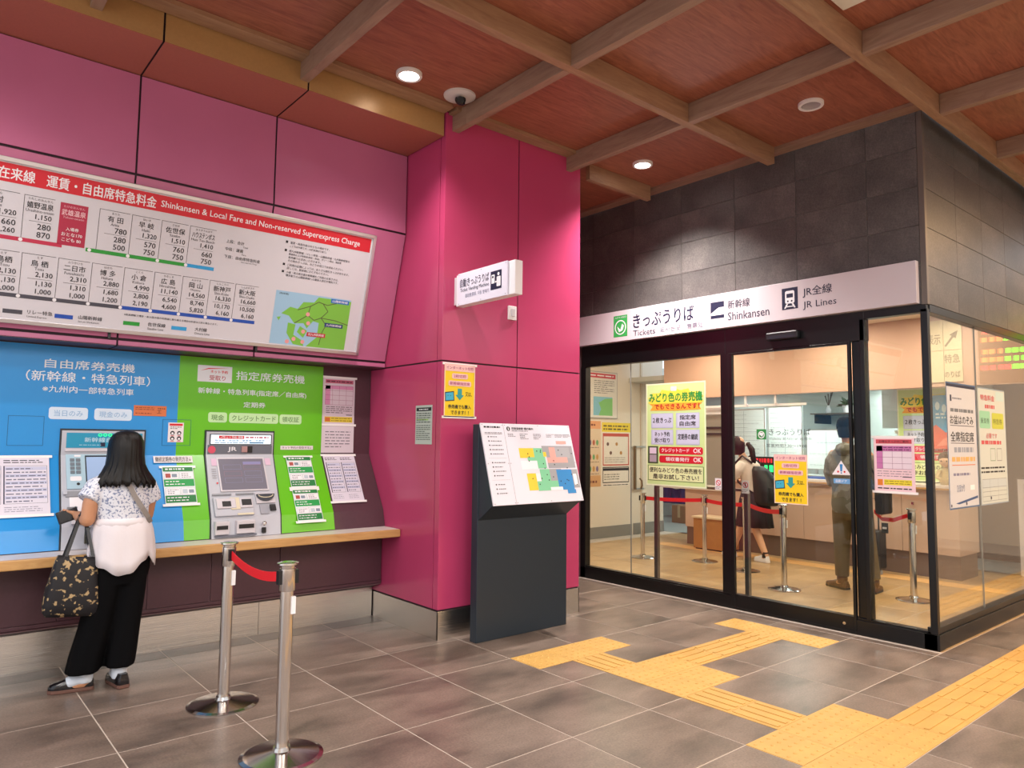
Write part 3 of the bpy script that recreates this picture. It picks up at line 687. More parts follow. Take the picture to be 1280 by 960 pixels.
# timetables
def timetable(pl, a0, b0, a1, b1, label):
    r, p, q = taped('timetable_sheet', label, pl, a0, b0, a1, b1, flat('#dcd6e2')); a0, b0, a1, b1 = q
    b = MB(); W_, H_ = a1 - a0, b1 - b0; c = (a0 + a1) / 2
    for x0, x1 in ((a0 + .012, c - .006), (c + .006, a1 - .012)):
        ring(b, p, x0, b0 + H_ * .2, x1, b1 - H_ * .16, .0018, flat('#555566'), .0009)
        rect(b, p, x0, b0 + H_ * .2, x0 + .007, b1 - H_ * .16, flat('#3a3a52'), .001)
        for i in range(10):
            z = b1 - H_ * .18 - i * H_ * .061
            if i % 2 == 0: rect(b, p, x0 + .009, z - H_ * .055, x1 - .003, z, flat('#c3c4dc'), .0008)
            lines(b, p, x0 + .014, z - H_ * .055, x1 - .006, z - .004, 1, flat('#6a6a80'), .4, .0012, i)
        lines(b, p, x0, b1 - H_ * .12, x1 - .02, b1 - H_ * .05, 2, BLK, .4, .001, 5); lines(b, p, x0 + .005, b0 + H_ * .06, x1 - .03, b0 + H_ * .16, 3, flat('#888899'), .3, .001, 7)
    b.build('printed_table', r)
timetable(S2f, .25, v(30, 645), .752, v(30, 571), 'wide white timetable sheet taped to the blue panel left of the woman')
S2m = S2.off(-.001)
timetable(S2m, 2.676, S2m.px(437, 627)[1], 2.960, S2m.px(420, 569)[1], 'white timetable sheet taped to the maroon wall right of the green panel')
PMm = PM.off(-.006)
r, p, q = taped('fare_notice', 'pink and white chart notice taped to the maroon wall, topmost of three sheets', PMm, 2.668, 1.595, 2.962, 1.995, flat('#d9ccd6'))
b = MB(); rect(b, p, 2.69, 1.945, 2.945, 1.975, flat('#c0607c'), .0008); lines(b, p, 2.70, 1.95, 2.93, 1.970, 1, flat('#5a1f35'), .5, .0012)
for i in range(5): rect(b, p, 2.69, 1.925 - i * .04, 2.945, 1.923 - i * .04, flat('#a04a78'), .001)
for i in range(5): rect(b, p, 2.69 + i * .0635, 1.765, 2.692 + i * .0635, 1.925, flat('#a04a78'), .001)
rect(b, p, 2.69, 1.765, 2.735, 1.925, flat('#d890b8'), .0008); rect(b, p, 2.69, 1.895, 2.945, 1.925, flat('#d890b8'), .0008)
lines(b, p, 2.70, 1.69, 2.94, 1.755, 4, flat('#7a6a74')); rect(b, p, 2.885, 1.678, 2.94, 1.684, BLK); rect(b, p, 2.69, 1.618, 2.945, 1.664, flat('#d9c43c'), .0008); rect(b, p, 2.695, 1.624, 2.74, 1.658, flat('#c86a2c'), .001)
lines(b, p, 2.75, 1.622, 2.94, 1.660, 2, flat('#6a5a20'), .3, .0012); b.build('printed_chart', r)
r, p, q = paper('white_notice', 'plain white text notice on the maroon wall between the chart and the timetable', 'notice', PMm, 2.664, 1.362, 2.962, 1.584, flat('#dcd2da'))
b = MB(); lines(b, p, 2.70, 1.40, 2.93, 1.55, 6, flat('#75707c'), .3); b.build('lettering', r)

# ================================================================== TICKET MACHINES
def machine_body(name, label, x0, x1, lx0, lx1, ztop):
    r = empty(name, ((x0 + x1) / 2, 5.30, .765), label, 'ticket machine')
    b = MB(); o = .012    # dark gasket then the pale body standing a little proud
    def shell(e, o, m, z1, zb):
        pr = [(5.605, z1), (5.605, 1.352), (5.352, .905), (5.315, zb)]
        q = []
        for (y, z) in pr: q.append(y - o)
        X = lambda z: ((lx0 - e) + (x0 - lx0) * min(1, max(0, (z - .765) / .585)), (lx1 + e) + (x1 - lx1) * min(1, max(0, (z - .765) / .585)))
        vs = []
        for (y, z), yy in zip(pr, q):
            a, c = X(z); vs += [(a, yy, z), (c, yy, z), (c, y + .0, z), (a, y + .0, z)]
        fs = [(0, 1, 2, 3)] + [(4 * i + k, 4 * i + 4 + k, 4 * i + 4 + (k + 1) % 4, 4 * i + (k + 1) % 4) for i in range(3) for k in range(4)] + [(15, 14, 13, 12)]
        return vs, fs, m
    b.add(*shell(.010, .011, mat('gasket', '#22262c', .5), ztop + .012, .7645)); b.build('gasket', r)
    b = MB(); b.add(*shell(0, .017, GREY, ztop, .7642)); b.build('body', r, bevel=.002)
    return r
M1 = machine_body('ticket_machine', 'unreserved seat ticket machine with a blue face, the one the woman is using', .818, 1.318, .806, 1.315, 1.515)
M2 = machine_body('ticket_machine', 'reserved seat ticket machine with a wide grey touchscreen set in the green panel', 1.742, 2.250, 1.715, 2.218, 1.522)
A, B_, C3 = PM.off(.0225), S2.off(.0175), S3.off(.018)
# --- reserved seat machine
b = MB(); slab(b, A, 1.765, 1.425, 2.235, 1.505, -.002, .004, mat('sign_black_rim', '#20242c', .3)); slab(b, A, 1.772, 1.431, 2.228, 1.499, .003, .0052, mat('lit_sign', '#dff0f8', .4, emit='#dff2fb', estr=.55)); b.build('header_sign', M2)
p = A.off(.0056); b = MB(); rrect(b, p, 1.83, 1.470, 2.02, 1.494, .004, RED, .0004); txt(b, p, 'ネット予約 受取', 1.86, 1.474, 2.012, 1.490, WHITE, .02, .0009); b.add([p.P(x, z, .0009) for x, z in ((1.832, 1.474), (1.86, 1.488), (1.872, 1.489), (1.85, 1.479))], [(0, 1, 2, 3)], WHITE)
lines(b, p, 2.03, 1.474, 2.21, 1.490, 1, flat('#c06070'), .7); txt(b, p, '指定席・自由席・乗車券・定期券', 1.80, 1.450, 2.18, 1.465, flat('#3f6f9f'), .01); lines(b, p, 1.80, 1.435, 2.05, 1.446, 1, flat('#6f9fc0'), .5); rect(b, p, 2.06, 1.436, 2.17, 1.446, flat('#4a7fb0')); b.build('lettering', M2)
b = MB(); slab(b, A, 1.752, 1.356, 2.240, 1.423, -.002, .003, flat('#676c78', .35)); b.build('header_band', M2)
p = A.off(.003); b = MB(); disc(b, p, 1.782, 1.388, .028, flat('#d8506a'), .0005); txt(b, p, 'JR', 1.90, 1.37, 1.965, 1.408, WHITE, .03); b.build('band_emblems', M2)
b = MB(); slab(b, A, 2.00, 1.368, 2.045, 1.414, .002, .014, mat('camera_pink', '#b08a8a', .4)); slab(b, A, 2.047, 1.366, 2.085, 1.415, .002, .010, DARK); b.build('card_reader', M2, bevel=.003)
q = S2.px; sc = [B_.px(271, 573), B_.px(327, 573), B_.px(333, 612), B_.px(277, 614)]
a0, a1 = 1.822, 2.158; z1, z0 = B_.px(271, 574)[1], B_.px(277, 613)[1]
b = MB(); slab(b, B_, a0 - .012, z0 - .012, a1 + .012, z1 + .012, -.002, .004, LGREY); b.build('screen_bezel', M2, bevel=.002)
b = MB(); slab(b, B_, a0, z0, a1, z1, .003, .0046, mat('touch_screen', '#74727e', .12, emit='#8f8c9c', estr=.10)); b.build('touch_screen', M2)
p = B_.off(.0046); b = MB()
for i in range(3):
    for k in range(2):
        x = a0 + .03 + k * .15; z = z1 - .07 - i * .055
        ring(b, p, x, z - .02, x + .13, z + .02, .002, flat(['#8886a8', '#9a6f82', '#8886a8'][(i + k) % 3]), .0004)
rect(b, p, a0 + .18, z1 - .05, a1 - .02, z1 - .025, flat('#8583b0'), .0004); b.build('screen_graphics', M2)
b = MB()   # pink sheets beside the screen, small print and button
for x in (1.772, 2.176): rect(b, B_, x, z1 - .055, x + .055 - (0 if x < 2 else .012), z1 + .005, flat('#d8b8d0'), .0008)
for i in range(5): rect(b, B_, 1.765, z1 - .085 - i * .018, 1.80, z1 - .08 - i * .018, flat('#9a98a0'))
disc(b, B_, 1.795, z0 + .06, .007, RED, .001); b.build('side_labels', M2)
# lower unit housings
zb = .0; L0, L1 = 1.735, 2.205
def onslope(mb, a0, z0, a1, z1, d0, d1, m): slab(mb, B_, a0, z0, a1, z1, d0, d1, m)
zt = z0 - .028                                     # top of the lower unit on the slope
bot = .006
b = MB(); onslope(b, 1.745, zt - .012, 1.88, zt, -.002, .005, MGREY); onslope(b, 1.915, zt - .012, 2.045, zt, -.002, .005, MGREY); b.build('status_strips', M2)
b = MB(); onslope(b, 1.745, bot, 2.025, zt - .03, -.002, .012, GREY); b.build('cash_unit', M2, bevel=.004)
b = MB(); onslope(b, 1.76, zt - .125, 1.90, zt - .045, .010, .022, LGREY); onslope(b, 1.925, zt - .125, 2.02, zt - .045, .010, .022, LGREY); b.build('slot_housings', M2, bevel=.006)
b = MB(); onslope(b, 1.80, zt - .112, 1.862, zt - .07, .021, .0235, DARK); onslope(b, 1.94, zt - .108, 2.012, zt - .06, .021, .0235, DARK); b.build('card_slots', M2)
b = MB(); onslope(b, 1.86, zt - .135, 1.93, zt - .04, .011, .018, mat('cream_plastic', '#d6cdb2', .4)); onslope(b, 1.90, zt - .18, 2.02, zt - .165, .011, .017, mat('cream_plastic', '#d6cdb2')); b.build('guide_lamps', M2, bevel=.003)
C3p = PM.off(5.61 - 5.298)   # upright face of the lower trays
b = MB(); b.box(1.735, 5.286, .79, 1.835, 5.345, .885, LGREY); b.box(1.885, 5.286, .79, 2.02, 5.345, .885, LGREY); b.build('tray_housings', M2, bevel=.006)
b = MB(); b.box(1.745, 5.282, .828, 1.822, 5.30, .855, DARK); b.box(1.90, 5.282, .828, 2.008, 5.30, .858, DARK); b.box(1.735, 5.281, .776, 2.03, 5.30, .786, mat('tray_lip', '#6a6e7c', .3)); b.build('trays', M2)
b = MB(); onslope(b, 2.055, zt - .09, 2.20, zt - .005, -.002, .008, LGREY); b.build('coin_unit', M2, bevel=.003)
pp = B_.off(.009); b = MB(); pts = [(2.06 + .135 * t / 12, zt - .02) for t in range(13)]; arc = [(2.06 + .0675 + .068 * math.cos(math.pi + math.pi * t / 12), zt - .022 + .055 * math.sin(math.pi + math.pi * t / 12)) for t in range(13)]
b.prism(arc, -.001, .012, lambda a, z, d: pp.P(a, z, d), mat('coin_mouth', '#3a3f48', .3)); b.build('coin_mouth', M2)
b = MB(); b.tube([pp.P(2.06 + .0675 + .055 * math.cos(math.pi + math.pi * t / 8), zt - .03 + .022 * math.sin(math.pi + math.pi * t / 8), .0135) for t in range(9)], .0035, mat('cream_plastic', '#d6cdb2'), 6); b.build('coin_guide', M2)
b = MB(); onslope(b, 2.075, zt - .175, 2.14, zt - .10, -.002, .004, mat('tray_shade', '#9a9ca6', .4)); b.build('receipt_recess', M2, bevel=.002)
b = MB(); onslope(b, 2.15, zt - .155, 2.195, zt - .105, .0, .010, DARK); b.build('reader_window', M2, bevel=.002)
b = MB(); b.lathe([(.001, 0), (.016, .001), (.016, .012), (.008, .02), (.001, .021)], (0, 0, 0), CHROME, 16)
b.v = [Vector((2.085 + v.x, 5.292 - v.z, .855 + v.y)) for v in b.v]; b.build('return_lever', M2, smooth=True)
b = MB(); b.box(2.07, 5.283, .785, 2.10, 5.30, .825, DARK); b.build('coin_return', M2, bevel=.003)
# --- unreserved seat machine
b = MB(); slab(b, A, .845, 1.40, 1.305, 1.500, -.002, .003, mat('machine_cyan', '#1f93b8', .35)); b.build('header_sign', M1)
p = A.off(.003); b = MB()
for i in range(3): txt(b, p, '○', 1.03 + i * .03, 1.478, 1.053 + i * .03, 1.496, mat('led_green', '#20e070', emit='#20ff70', estr=1.6), .02)
txt(b, p, '新幹線自由席', .95, 1.438, 1.20, 1.470, flat('#b8d8e8'), .012); lines(b, p, .92, 1.412, 1.05, 1.425, 1, flat('#9ac8dc')); rect(b, p, 1.045, 1.408, 1.075, 1.435, NAVY); b.build('lettering', M1)
b = MB(); slab(b, A, .838, 1.375, 1.312, 1.396, -.002, .010, LGREY); b.build('divider_bar', M1, bevel=.003)
z1b = B_.px(140, 572)[1]; zk = S2.px(100, 625)[1]
b = MB(); slab(b, B_, .845, .26, 1.30, .515, -.002, .0035, mat('keypad_panel', '#a9c8d8', .4)); b.build('control_panel', M1)
p = B_.off(.0036)
b = MB(); slab(b, p, .955, .30, 1.22, .505, -.001, .002, mat('sign_black_rim', '#20242c')); slab(b, p, .962, .307, 1.213, .493, .001, .0028, mat('screen_blue', '#8fa6c8', .15, emit='#9fb8d8', estr=.25)); b.build('touch_screen', M1)
for i in range(4):
    for k in range(2):
        b = MB(); slab(b, p, .868 + k * .034, .37 + i * .03, .893 + k * .034, .392 + i * .03, -.001, .006, mat('keypad_key', '#6f7a84', .4)); b.build('key', M1, bevel=.001)
b = MB(); slab(b, p, .893, .495, .93, .508, -.001, .003, WHITE); rrect(b, p, .865, .318, .93, .350, .008, WHITE, .001); disc(b, p, .91, .295, .010, DARK, .001); b.build('slots', M1)
b = MB(); slab(b, B_, .835, .205, 1.02, .245, -.002, .004, MGREY); slab(b, B_, .855, .10, 1.0, .20, -.002, .006, WHITE); slab(b, B_, .82, .22, .845, .245, 0, .012, GREY); b.build('bill_slot_plate', M1, bevel=.002)
b = MB(); slab(b, B_, .86, .01, 1.27, .09, -.002, .010, LGREY); b.build('ticket_outlet', M1, bevel=.003)
b = MB(); b.box(.93, 5.281, .80, 1.05, 5.30, .90, mat('outlet_dark', '#3a3c30', .3)); b.box(.935, 5.279, .845, 1.045, 5.282, .875, mat('outlet_yellow', '#b8b060', .3)); b.build('outlet_window', M1)

# ================================================================== FARE BOARD on the leaning plane
SL = s1.length / (3.177 - 2.125)                    # plane length per metre of height
def bz(z): return (z - 2.125) * SL
r = empty('fare_board', (1.3, 5.36, 2.15), 'wide white fare table board with a red heading band on the leaning pink wall', 'sign')
bl, br_, bb, bt = -1.3, 2.835, bz(2.170), bz(3.117)
b = MB(); slab(b, S1, bl, bb, br_, bt, .001, .028, mat('board_white', '#d4d2da', .3)); b.build('board_face', r)
fm = mat('board_frame', '#cfcdd2', .28, .85); b = MB()
for q in ((bl, bt - .028, br_, bt), (bl, bb, br_, bb + .028), (br_ - .026, bb, br_, bt), (bl, bb, bl + .026, bt)): slab(b, S1, *q, .0, .040, fm)
b.build('aluminium_frame', r, bevel=.003)
p = S1.off(.0285)
b = MB(); rect(b, p, bl + .03, bz(2.978), 2.795, bz(3.083), RED, .0004); b.build('heading_band', r)
b = MB(); E = p
hb0, hb1 = bz(2.995), bz(3.063)
txt(b, p, '西九州新幹線・在来線', -.09, hb0, .53, hb1, WHITE, .012); txt(b, p, '運賃・自由席特急料金', .59, hb0 - .002, 1.205, hb1, WHITE, .012)
txt(b, p, 'Shinkansen & Local Fare and Non-reserved Superexpress Charge', 1.235, hb0 + .004, 2.70, hb1 - .012, WHITE, .008); b.build('heading_text', r)
BT = flat('#23232c'); b = MB(); ln = MB()
def entry(x0, x1, zt, names, vals, col=BT, ruled=True, mb=None):
    mb = MB(); w = x1 - x0; jp, kana, en = names
    if ruled: rect(ln, p, x0, bz(zt), x1 - .012, bz(zt) + .0025, BT); rect(ln, p, x0, bz(zt - .25), x0 + .0025, bz(zt), BT)
    txth(mb, p, kana, x0 + w * .5, bz(zt - .022), .014, col, 0, align=.5); txth(mb, p, jp, x0 + w * .5, bz(zt - .068), .038, col, .008, align=.5, wmax=w * .8)
    txth(mb, p, en, x0 + w * .5, bz(zt - .090), .017, col, 0, align=.5, wmax=w * .85)
    for i, t in enumerate(vals): txth(mb, p, t, x1 - .022, bz(zt - .133 - i * .047 - (.006 if i else 0)), .034, col, .012, align=1, wmax=w * .88)
    if ruled: rect(ln, p, x0 + w * .2, bz(zt - .143), x1 - .02, bz(zt - .143) + .0018, BT)
    mb.build('fare_text', r)
zr1, zr2 = 2.925, 2.590
for x0, x1, n, vv in ((-.35, -.10, ('諫早', 'いさはや', 'Isahaya'), ('1,660', '1,130', '530')), (-.10, .215, ('新大村', 'しんおおむら', 'Shin-Omura'), ('1,600', '940', '660')), (.215, .475, ('大村', 'おおむら', 'Omura'), ('1,920', '660', '1,260')), (.485, .655, ('嬉野温泉', 'うれしのおんせん', 'Ureshino-onsen'), ('1,150', '280', '870'))): entry(x0, x1, zr1, n, vv)
for x0, x1, n, vv in ((.885, 1.072, ('有 田', 'ありた', 'Arita'), ('780', '280', '500')), (1.072, 1.252, ('早 岐', 'はいき', 'Haiki'), ('1,320', '570', '750')), (1.252, 1.432, ('佐世保', 'させぼ', 'Sasebo'), ('1,510', '760', '750')), (1.432, 1.618, ('ハウステンボス', 'はうすてんぼす', 'Huis Ten Bosch'), ('1,410', '660', '750'))): entry(x0, x1, zr1, n, vv)
rows2 = [(-.12, .12, ('佐 賀', 'さが', 'Saga'), ('1,830', '1,130', '700')), (.12, .29, ('江 北', 'こうほく', 'Kohoku'), ('1,230', '480', '750')), (.29, .50, ('新鳥栖', 'しんとす', 'Shin-Tosu'), ('2,130', '1,130', '1,000')),
         (.50, .69, ('鳥 栖', 'とす', 'Tosu'), ('2,130', '1,130', '1,000')), (.69, .875, ('二日市', 'ふつかいち', 'Futsukaichi'), ('2,310', '1,310', '1,000')), (.875, 1.062, ('博 多', 'はかた', 'Hakata'), ('2,880', '1,680', '1,200')),
         (1.062, 1.245, ('小 倉', 'こくら', 'Kokura'), ('4,990', '2,800', '2,190')), (1.245, 1.425, ('広 島', 'ひろしま', 'Hiroshima'), ('11,140', '6,540', '4,600')), (1.425, 1.605, ('岡 山', 'おかやま', 'Okayama'), ('14,560', '8,740', '5,820')),
         (1.605, 1.785, ('新神戸', 'しんこうべ', 'Shin-Kobe'), ('16,330', '10,170', '6,160')), (1.785, 1.965, ('新大阪', 'しんおおさか', 'Shin-Osaka'), ('16,660', '10,500', '6,160'))]
for x0, x1, n, vv in rows2: entry(x0, x1, zr2, n, vv)
nb = MB()
for i, (y, t, col) in enumerate(((2.86, '■ 運賃・特急料金はおとなの場合です。', BT), (2.835, 'こどもは半額です。(10円未満切り捨て)', BT), (2.80, '■ 西九州新幹線・リレー特急・山陽新幹線・九州新幹線等の', BT), (2.777, '乗車券および特急券(指定・自由)、グリーン券は、指定席', BT), (2.754, '券売機でお求めいただけます。', BT), (2.731, 'その他のきっぷは、みどりの窓口でお求めください。', BT), (2.70, '■ ご利用の区間によっては、おトクな割引きっぷがあります。', BT), (2.677, '詳しくは、駅係員におたずねください。', BT), (2.648, '■ 小倉・新大阪方面の新幹線をご利用のお客さまは、', BT), (2.625, '博多駅での山陽新幹線への乗換え割引が便利です。', BT))):
    sq = t.startswith('■'); tt = t.replace('■ ', '')
    if sq: rect(nb, p, 2.105, bz(y + .075), 2.122, bz(y + .075) + .017, BT)
    txth(nb, p, tt, 2.14, bz(y + .073), .018, col, .004, wmax=.62)
for i, (t, e) in enumerate((('上段：合計', 'Total'), ('中段：運賃', 'Fare'), ('下段：自由席特急料金', 'Non-reserved Charge'))):
    txth(nb, p, t, 1.68, bz(2.86 - i * .052), .024, BT, .006); txth(nb, p, e, 1.80, bz(2.842 - i * .052), .012, BT)
for x, t, e in ((.50, 'リレー特急', 'Limited Express'), (.775, '山陽新幹線', 'San-yo Shinkansen'), (1.185, '佐世保線', 'Sasebo Line'), (1.49, '大村線', 'Omura Line')):
    txth(nb, p, t, x + .055, bz(2.235), .026, BT, .008); txth(nb, p, e, x + .055, bz(2.212), .015, BT)
txth(nb, p, '※新鳥栖駅で博多・新大阪方面の新幹線に乗り換える場合の料金は上記と異なります。', 1.09, bz(2.288), .015, BT, .006, wmax=.80)
b.build('fine_print', r); ln.build('ruled_lines', r); nb.build('notes_text', r)
b = MB()
for x0, x1, z, m in ((-1.2, .70, 2.655, flat('#c03050')), (.83, 1.425, 2.655, flat('#2a9a3a')), (1.425, 1.62, 2.655, flat('#2f9fdc')), (-1.2, 1.062, 2.325, flat('#4a4a55')), (1.062, 1.955, 2.325, flat('#1f4fb0'))):
    rect(b, p, x0, bz(z), x1, bz(z) + .024, m, .0004)
for x, z in ((.215, 2.655), (.485, 2.655), (.85, 2.655), (1.072, 2.655), (1.252, 2.655), (1.432, 2.655), (.12, 2.325), (.29, 2.325), (.50, 2.325), (.69, 2.325), (.875, 2.325), (1.062, 2.325), (1.245, 2.325), (1.425, 2.325), (1.605, 2.325), (1.785, 2.325)): disc(b, p, x, bz(z) + .012, .011, WHITE, .0009)
for x, m in ((.43, flat('#4a4a55')), (.70, flat('#1f4fb0')), (1.09, flat('#2a9a3a')), (1.39, flat('#2f9fdc'))): rect(b, p, x, bz(2.228), x + .10, bz(2.228) + .026, m, .0004)
b.build('route_lines', r)
b = MB(); rect(b, p, .672, bz(2.672), .822, bz(2.922), flat('#b02848'), .0004); b.build('red_panel', r)
b = MB(); txt(b, p, 'たけおおんせん', .69, bz(2.895), .805, bz(2.908), flat('#e8b8c4')); txt(b, p, '武雄温泉', .682, bz(2.85), .812, bz(2.885), flat('#f0c8d0'), .008); txt(b, p, 'Takeo-onsen', .69, bz(2.832), .805, bz(2.845), flat('#e8b8c4'))
for i, t in enumerate(('入場券', 'おとな170', 'こども 80')): txth(b, p, t, .747, bz(2.76 - i * .032), .022, WHITE, .008, align=.5)
b.build('red_panel_text', r)
# little route map
b = MB(); m0, m1, n0, n1 = 2.085, 2.703, bz(2.203), bz(2.592)
rect(b, p, m0, n0, m1, n1, flat('#9cc4e0'), .0004); U_ = lambda x, y: (m0 + (m1 - m0) * x, n0 + (n1 - n0) * y)
LG = flat('#7cc046')
rnd = random.Random(4)
def blob(pts, m=LG, d=.0008): poly(b, p, [U_(x, y) for x, y in pts], m, d)
blob([(.47, .0), (1, 0), (1, .97), (.55, .97), (.5, .86), (.36, .84), (.30, .70), (.20, .72), (.10, .58), (.2, .55), (.28, .42), (.40, .44), (.45, .35), (.52, .50), (.60, .48), (.60, .2)], LG)
blob([(.20, .42), (.30, .40), (.29, .20), (.42, .10), (.44, .0), (.30, .02), (.20, .22)], LG, .0009); blob([(.36, .38), (.46, .30), (.42, .16), (.33, .26)], LG, .0010); blob([(.05, .50), (.10, .52), (.08, .44)], LG, .0010)
rt = flat('#555a3a')
for pts in (([.30, .68], [.46, .78], [.56, .88], [.68, .84], [.8, .9]), ([.46, .78], [.44, .6], [.53, .52], [.62, .58], [.7, .45], [.66, .3], [.64, .05]), ([.62, .58], [.82, .56], [1, .5]), ([.28, .42], [.44, .6]), ([.62, .58], [.7, .72], [.62, .86])):
    for (x0, y0), (x1, y1) in zip(pts[:-1], pts[1:]):
        A0, A1 = Vector(U_(x0, y0)), Vector(U_(x1, y1)); t = (A1 - A0).normalized(); w = Vector((-t.y, t.x)) * .003
        poly(b, p, [A0 - w, A1 - w, A1 + w, A0 + w], rt, .0013)
for (x, y) in ((.44, .62), (.46, .45), (.41, .28), (.30, .12), (.22, .06), (.42, .08)):
    disc(b, p, *U_(x, y), .016, flat('#e8a0a0'), .0015)
for x, y, c, t in ((.72, .90, '#1f6fc0', '山陽新幹線'), (.68, .42, '#173a70', '九州新幹線'), (.46, .20, '#c02838', '西九州新幹線')):
    a0_, c0_ = U_(x, y); rect(b, p, a0_, c0_, a0_ + .155, c0_ + .032, flat(c), .0018); txt(b, p, t, a0_ + .012, c0_ + .007, a0_ + .143, c0_ + .026, WHITE, .01, .0024)
txt(b, p, '(路線図)', *U_(.04, .93), *U_(.16, .97), BT); b.build('route_map', r)
for x in (1.02, 2.0, .35):
    b = MB(); b.box(x - .008, 5.355, 2.125, x + .008, 5.368, 2.165, DARK); b.build('bracket', r)

# ================================================================== PILLAR: blade sign, switch, posters
r = empty('vending_sign', (3.25, 4.54, 2.5), 'white blade sign for the ticket vending machines sticking out from the pink pillar', 'sign')
b = MB(); b.box(3.215, 3.80, 2.502, 3.285, 4.50, 2.745, WHITE); b.build('sign_body', r, bevel=.004)
b = MB(); b.box(3.20, 3.87, 2.500, 3.214, 4.46, 2.747, mat('sign_face', '#e6e2f2', .3)); b.build('sign_face', r, bevel=.002)
b = MB(); b.box(3.225, 4.50, 2.52, 3.275, 4.5395, 2.735, LGREY); b.build('wall_bracket', r)
SP = Pl((3.1995, 0, 0), (0, -1, 0), (0, 0, 1)); b = MB()
txt(b, SP, '自動きっぷうりば', -4.43, 2.636, -4.075, 2.700, NAVY, .004); txt(b, SP, 'Ticket Vending Machine', -4.425, 2.592, -4.075, 2.628, NAVY); txt(b, SP, '自动售票机  자동 발매기', -4.36, 2.55, -4.075, 2.58, flat('#6a6a88'), .0)
b.build('lettering', r)
b = MB(); rect(b, SP, -4.055, 2.56, -3.93, 2.695, NAVY, .0006); b.build('pictogram_ground', r)
b = MB(); rrect(b, SP, -4.045, 2.605, -4.008, 2.67, .006, WHITE, .0012); rect(b, SP, -4.037, 2.645, -4.02, 2.66, NAVY, .0016)
disc(b, SP, -3.965, 2.668, .012, WHITE, .0012); rrect(b, SP, -3.985, 2.578, -3.94, 2.650, .008, WHITE, .0012); rrect(b, SP, -4.003, 2.608, -3.98, 2.620, .004, WHITE, .0012); b.build('pictogram', r)
b = MB()
for y in (-4.445, -4.17, -3.885):
    for z in (2.512, 2.735): disc(b, SP, y, z, .004, MGREY, .0008, 8)
b.build('screws', r)
r = empty('wall_switch', (3.80, 4.54, 2.47), 'small white switch box on the pillar below the blade sign', 'switch')
b = MB(); b.box(3.762, 4.522, 2.472, 3.848, 4.5395, 2.588, WHITE); b.build('plate', r, bevel=.004); b = MB(); b.box(3.79, 4.515, 2.50, 3.825, 4.523, 2.565, LGREY); b.build('rocker', r, bevel=.003)

def yellow_poster(name, label, pl, a0, b0, a1, b1, rolled):
    r, p, q = (taped if rolled else paper)(name, label, pl, a0, b0, a1, b1, YEL, cat='poster') if rolled else paper(name, label, 'poster', pl, a0, b0, a1, b1, YEL)
    a0, b0, a1, b1 = q; W_, H_ = a1 - a0, b1 - b0; f = lambda x, y: (a0 + W_ * x, b0 + H_ * y)
    pk = flat('#f0c4c0'); mg = flat('#a8407a'); b = MB()
    ring(b, p, a0, b0, a1, b1, W_ * .025, flat('#f3d8c8'), .0006)
    rect(b, p, *f(.0, .865), *f(1, 1), pk, .0007); txt(b, p, 'インターネット切符', *f(.06, .90), *f(.94, .96), mg, .015)
    rrect(b, p, *f(.24, .725), *f(.76, .825), W_ * .04, pk, .0009); txt(b, p, '2枚切符', *f(.30, .745), *f(.70, .805), mg, .015, .0013)
    rrect(b, p, *f(.13, .585), *f(.87, .685), W_ * .04, pk, .0009); txt(b, p, '新幹線指定席', *f(.18, .605), *f(.82, .665), mg, .015, .0013)
    TQ = flat('#2f9c9c'); poly(b, p, [f(.43, .54), f(.43, .42), f(.36, .42), f(.5, .32), f(.64, .42), f(.57, .42), f(.57, .54)], TQ, .001)
    poly(b, p, [f(.02, .46), f(.03, .29), f(.33, .31), f(.31, .49)], NAVY, .0009); poly(b, p, [f(.045, .445), f(.055, .305), f(.305, .325), f(.29, .47)], flat('#3fb0d0'), .0013)
    for x in (.12, .2): disc(b, p, *f(x, .4), W_ * .012, NAVY, .0016)
    txt(b, p, '又は、', *f(.68, .40), *f(.90, .48), BLK, .01)
    txt(b, p, '券売機でも購入', *f(.13, .16), *f(.87, .235), BLK, .022); txt(b, p, 'できます！！', *f(.22, .05), *f(.80, .125), BLK, .022)
    b.build('printed_design', r); return r
yellow_poster('yellow_poster', 'yellow poster with a teal arrow taped to the front of the pink pillar', PF, 3.145, 1.655, 3.437, 2.064, True)
r, p, q = paper('grey_notice', 'small grey text notice on the side face of the pink pillar above the counter end', 'notice', PLf, -4.888, 1.444, -4.655, 1.748, flat('#b9c0ba'))
b = MB(); a0, b0, a1, b1 = q; rect(b, p, a0 + .012, b1 - .045, a1 - .012, b1 - .018, BLK, .0008); lines(b, p, a0 + .05, b1 - .04, a1 - .05, b1 - .024, 1, WHITE, .5, .0014)
lines(b, p, a0 + .015, b1 - .14, a1 - .015, b1 - .055, 5, flat('#3a4440'), .4); rect(b, p, a0 + .015, b1 - .118, a1 - .05, b1 - .108, flat('#9ac060'), .0007); lines(b, p, a0 + .015, b0 + .03, a1 - .02, b1 - .15, 8, flat('#4a5450'), .35, seed=6); b.build('lettering', r)

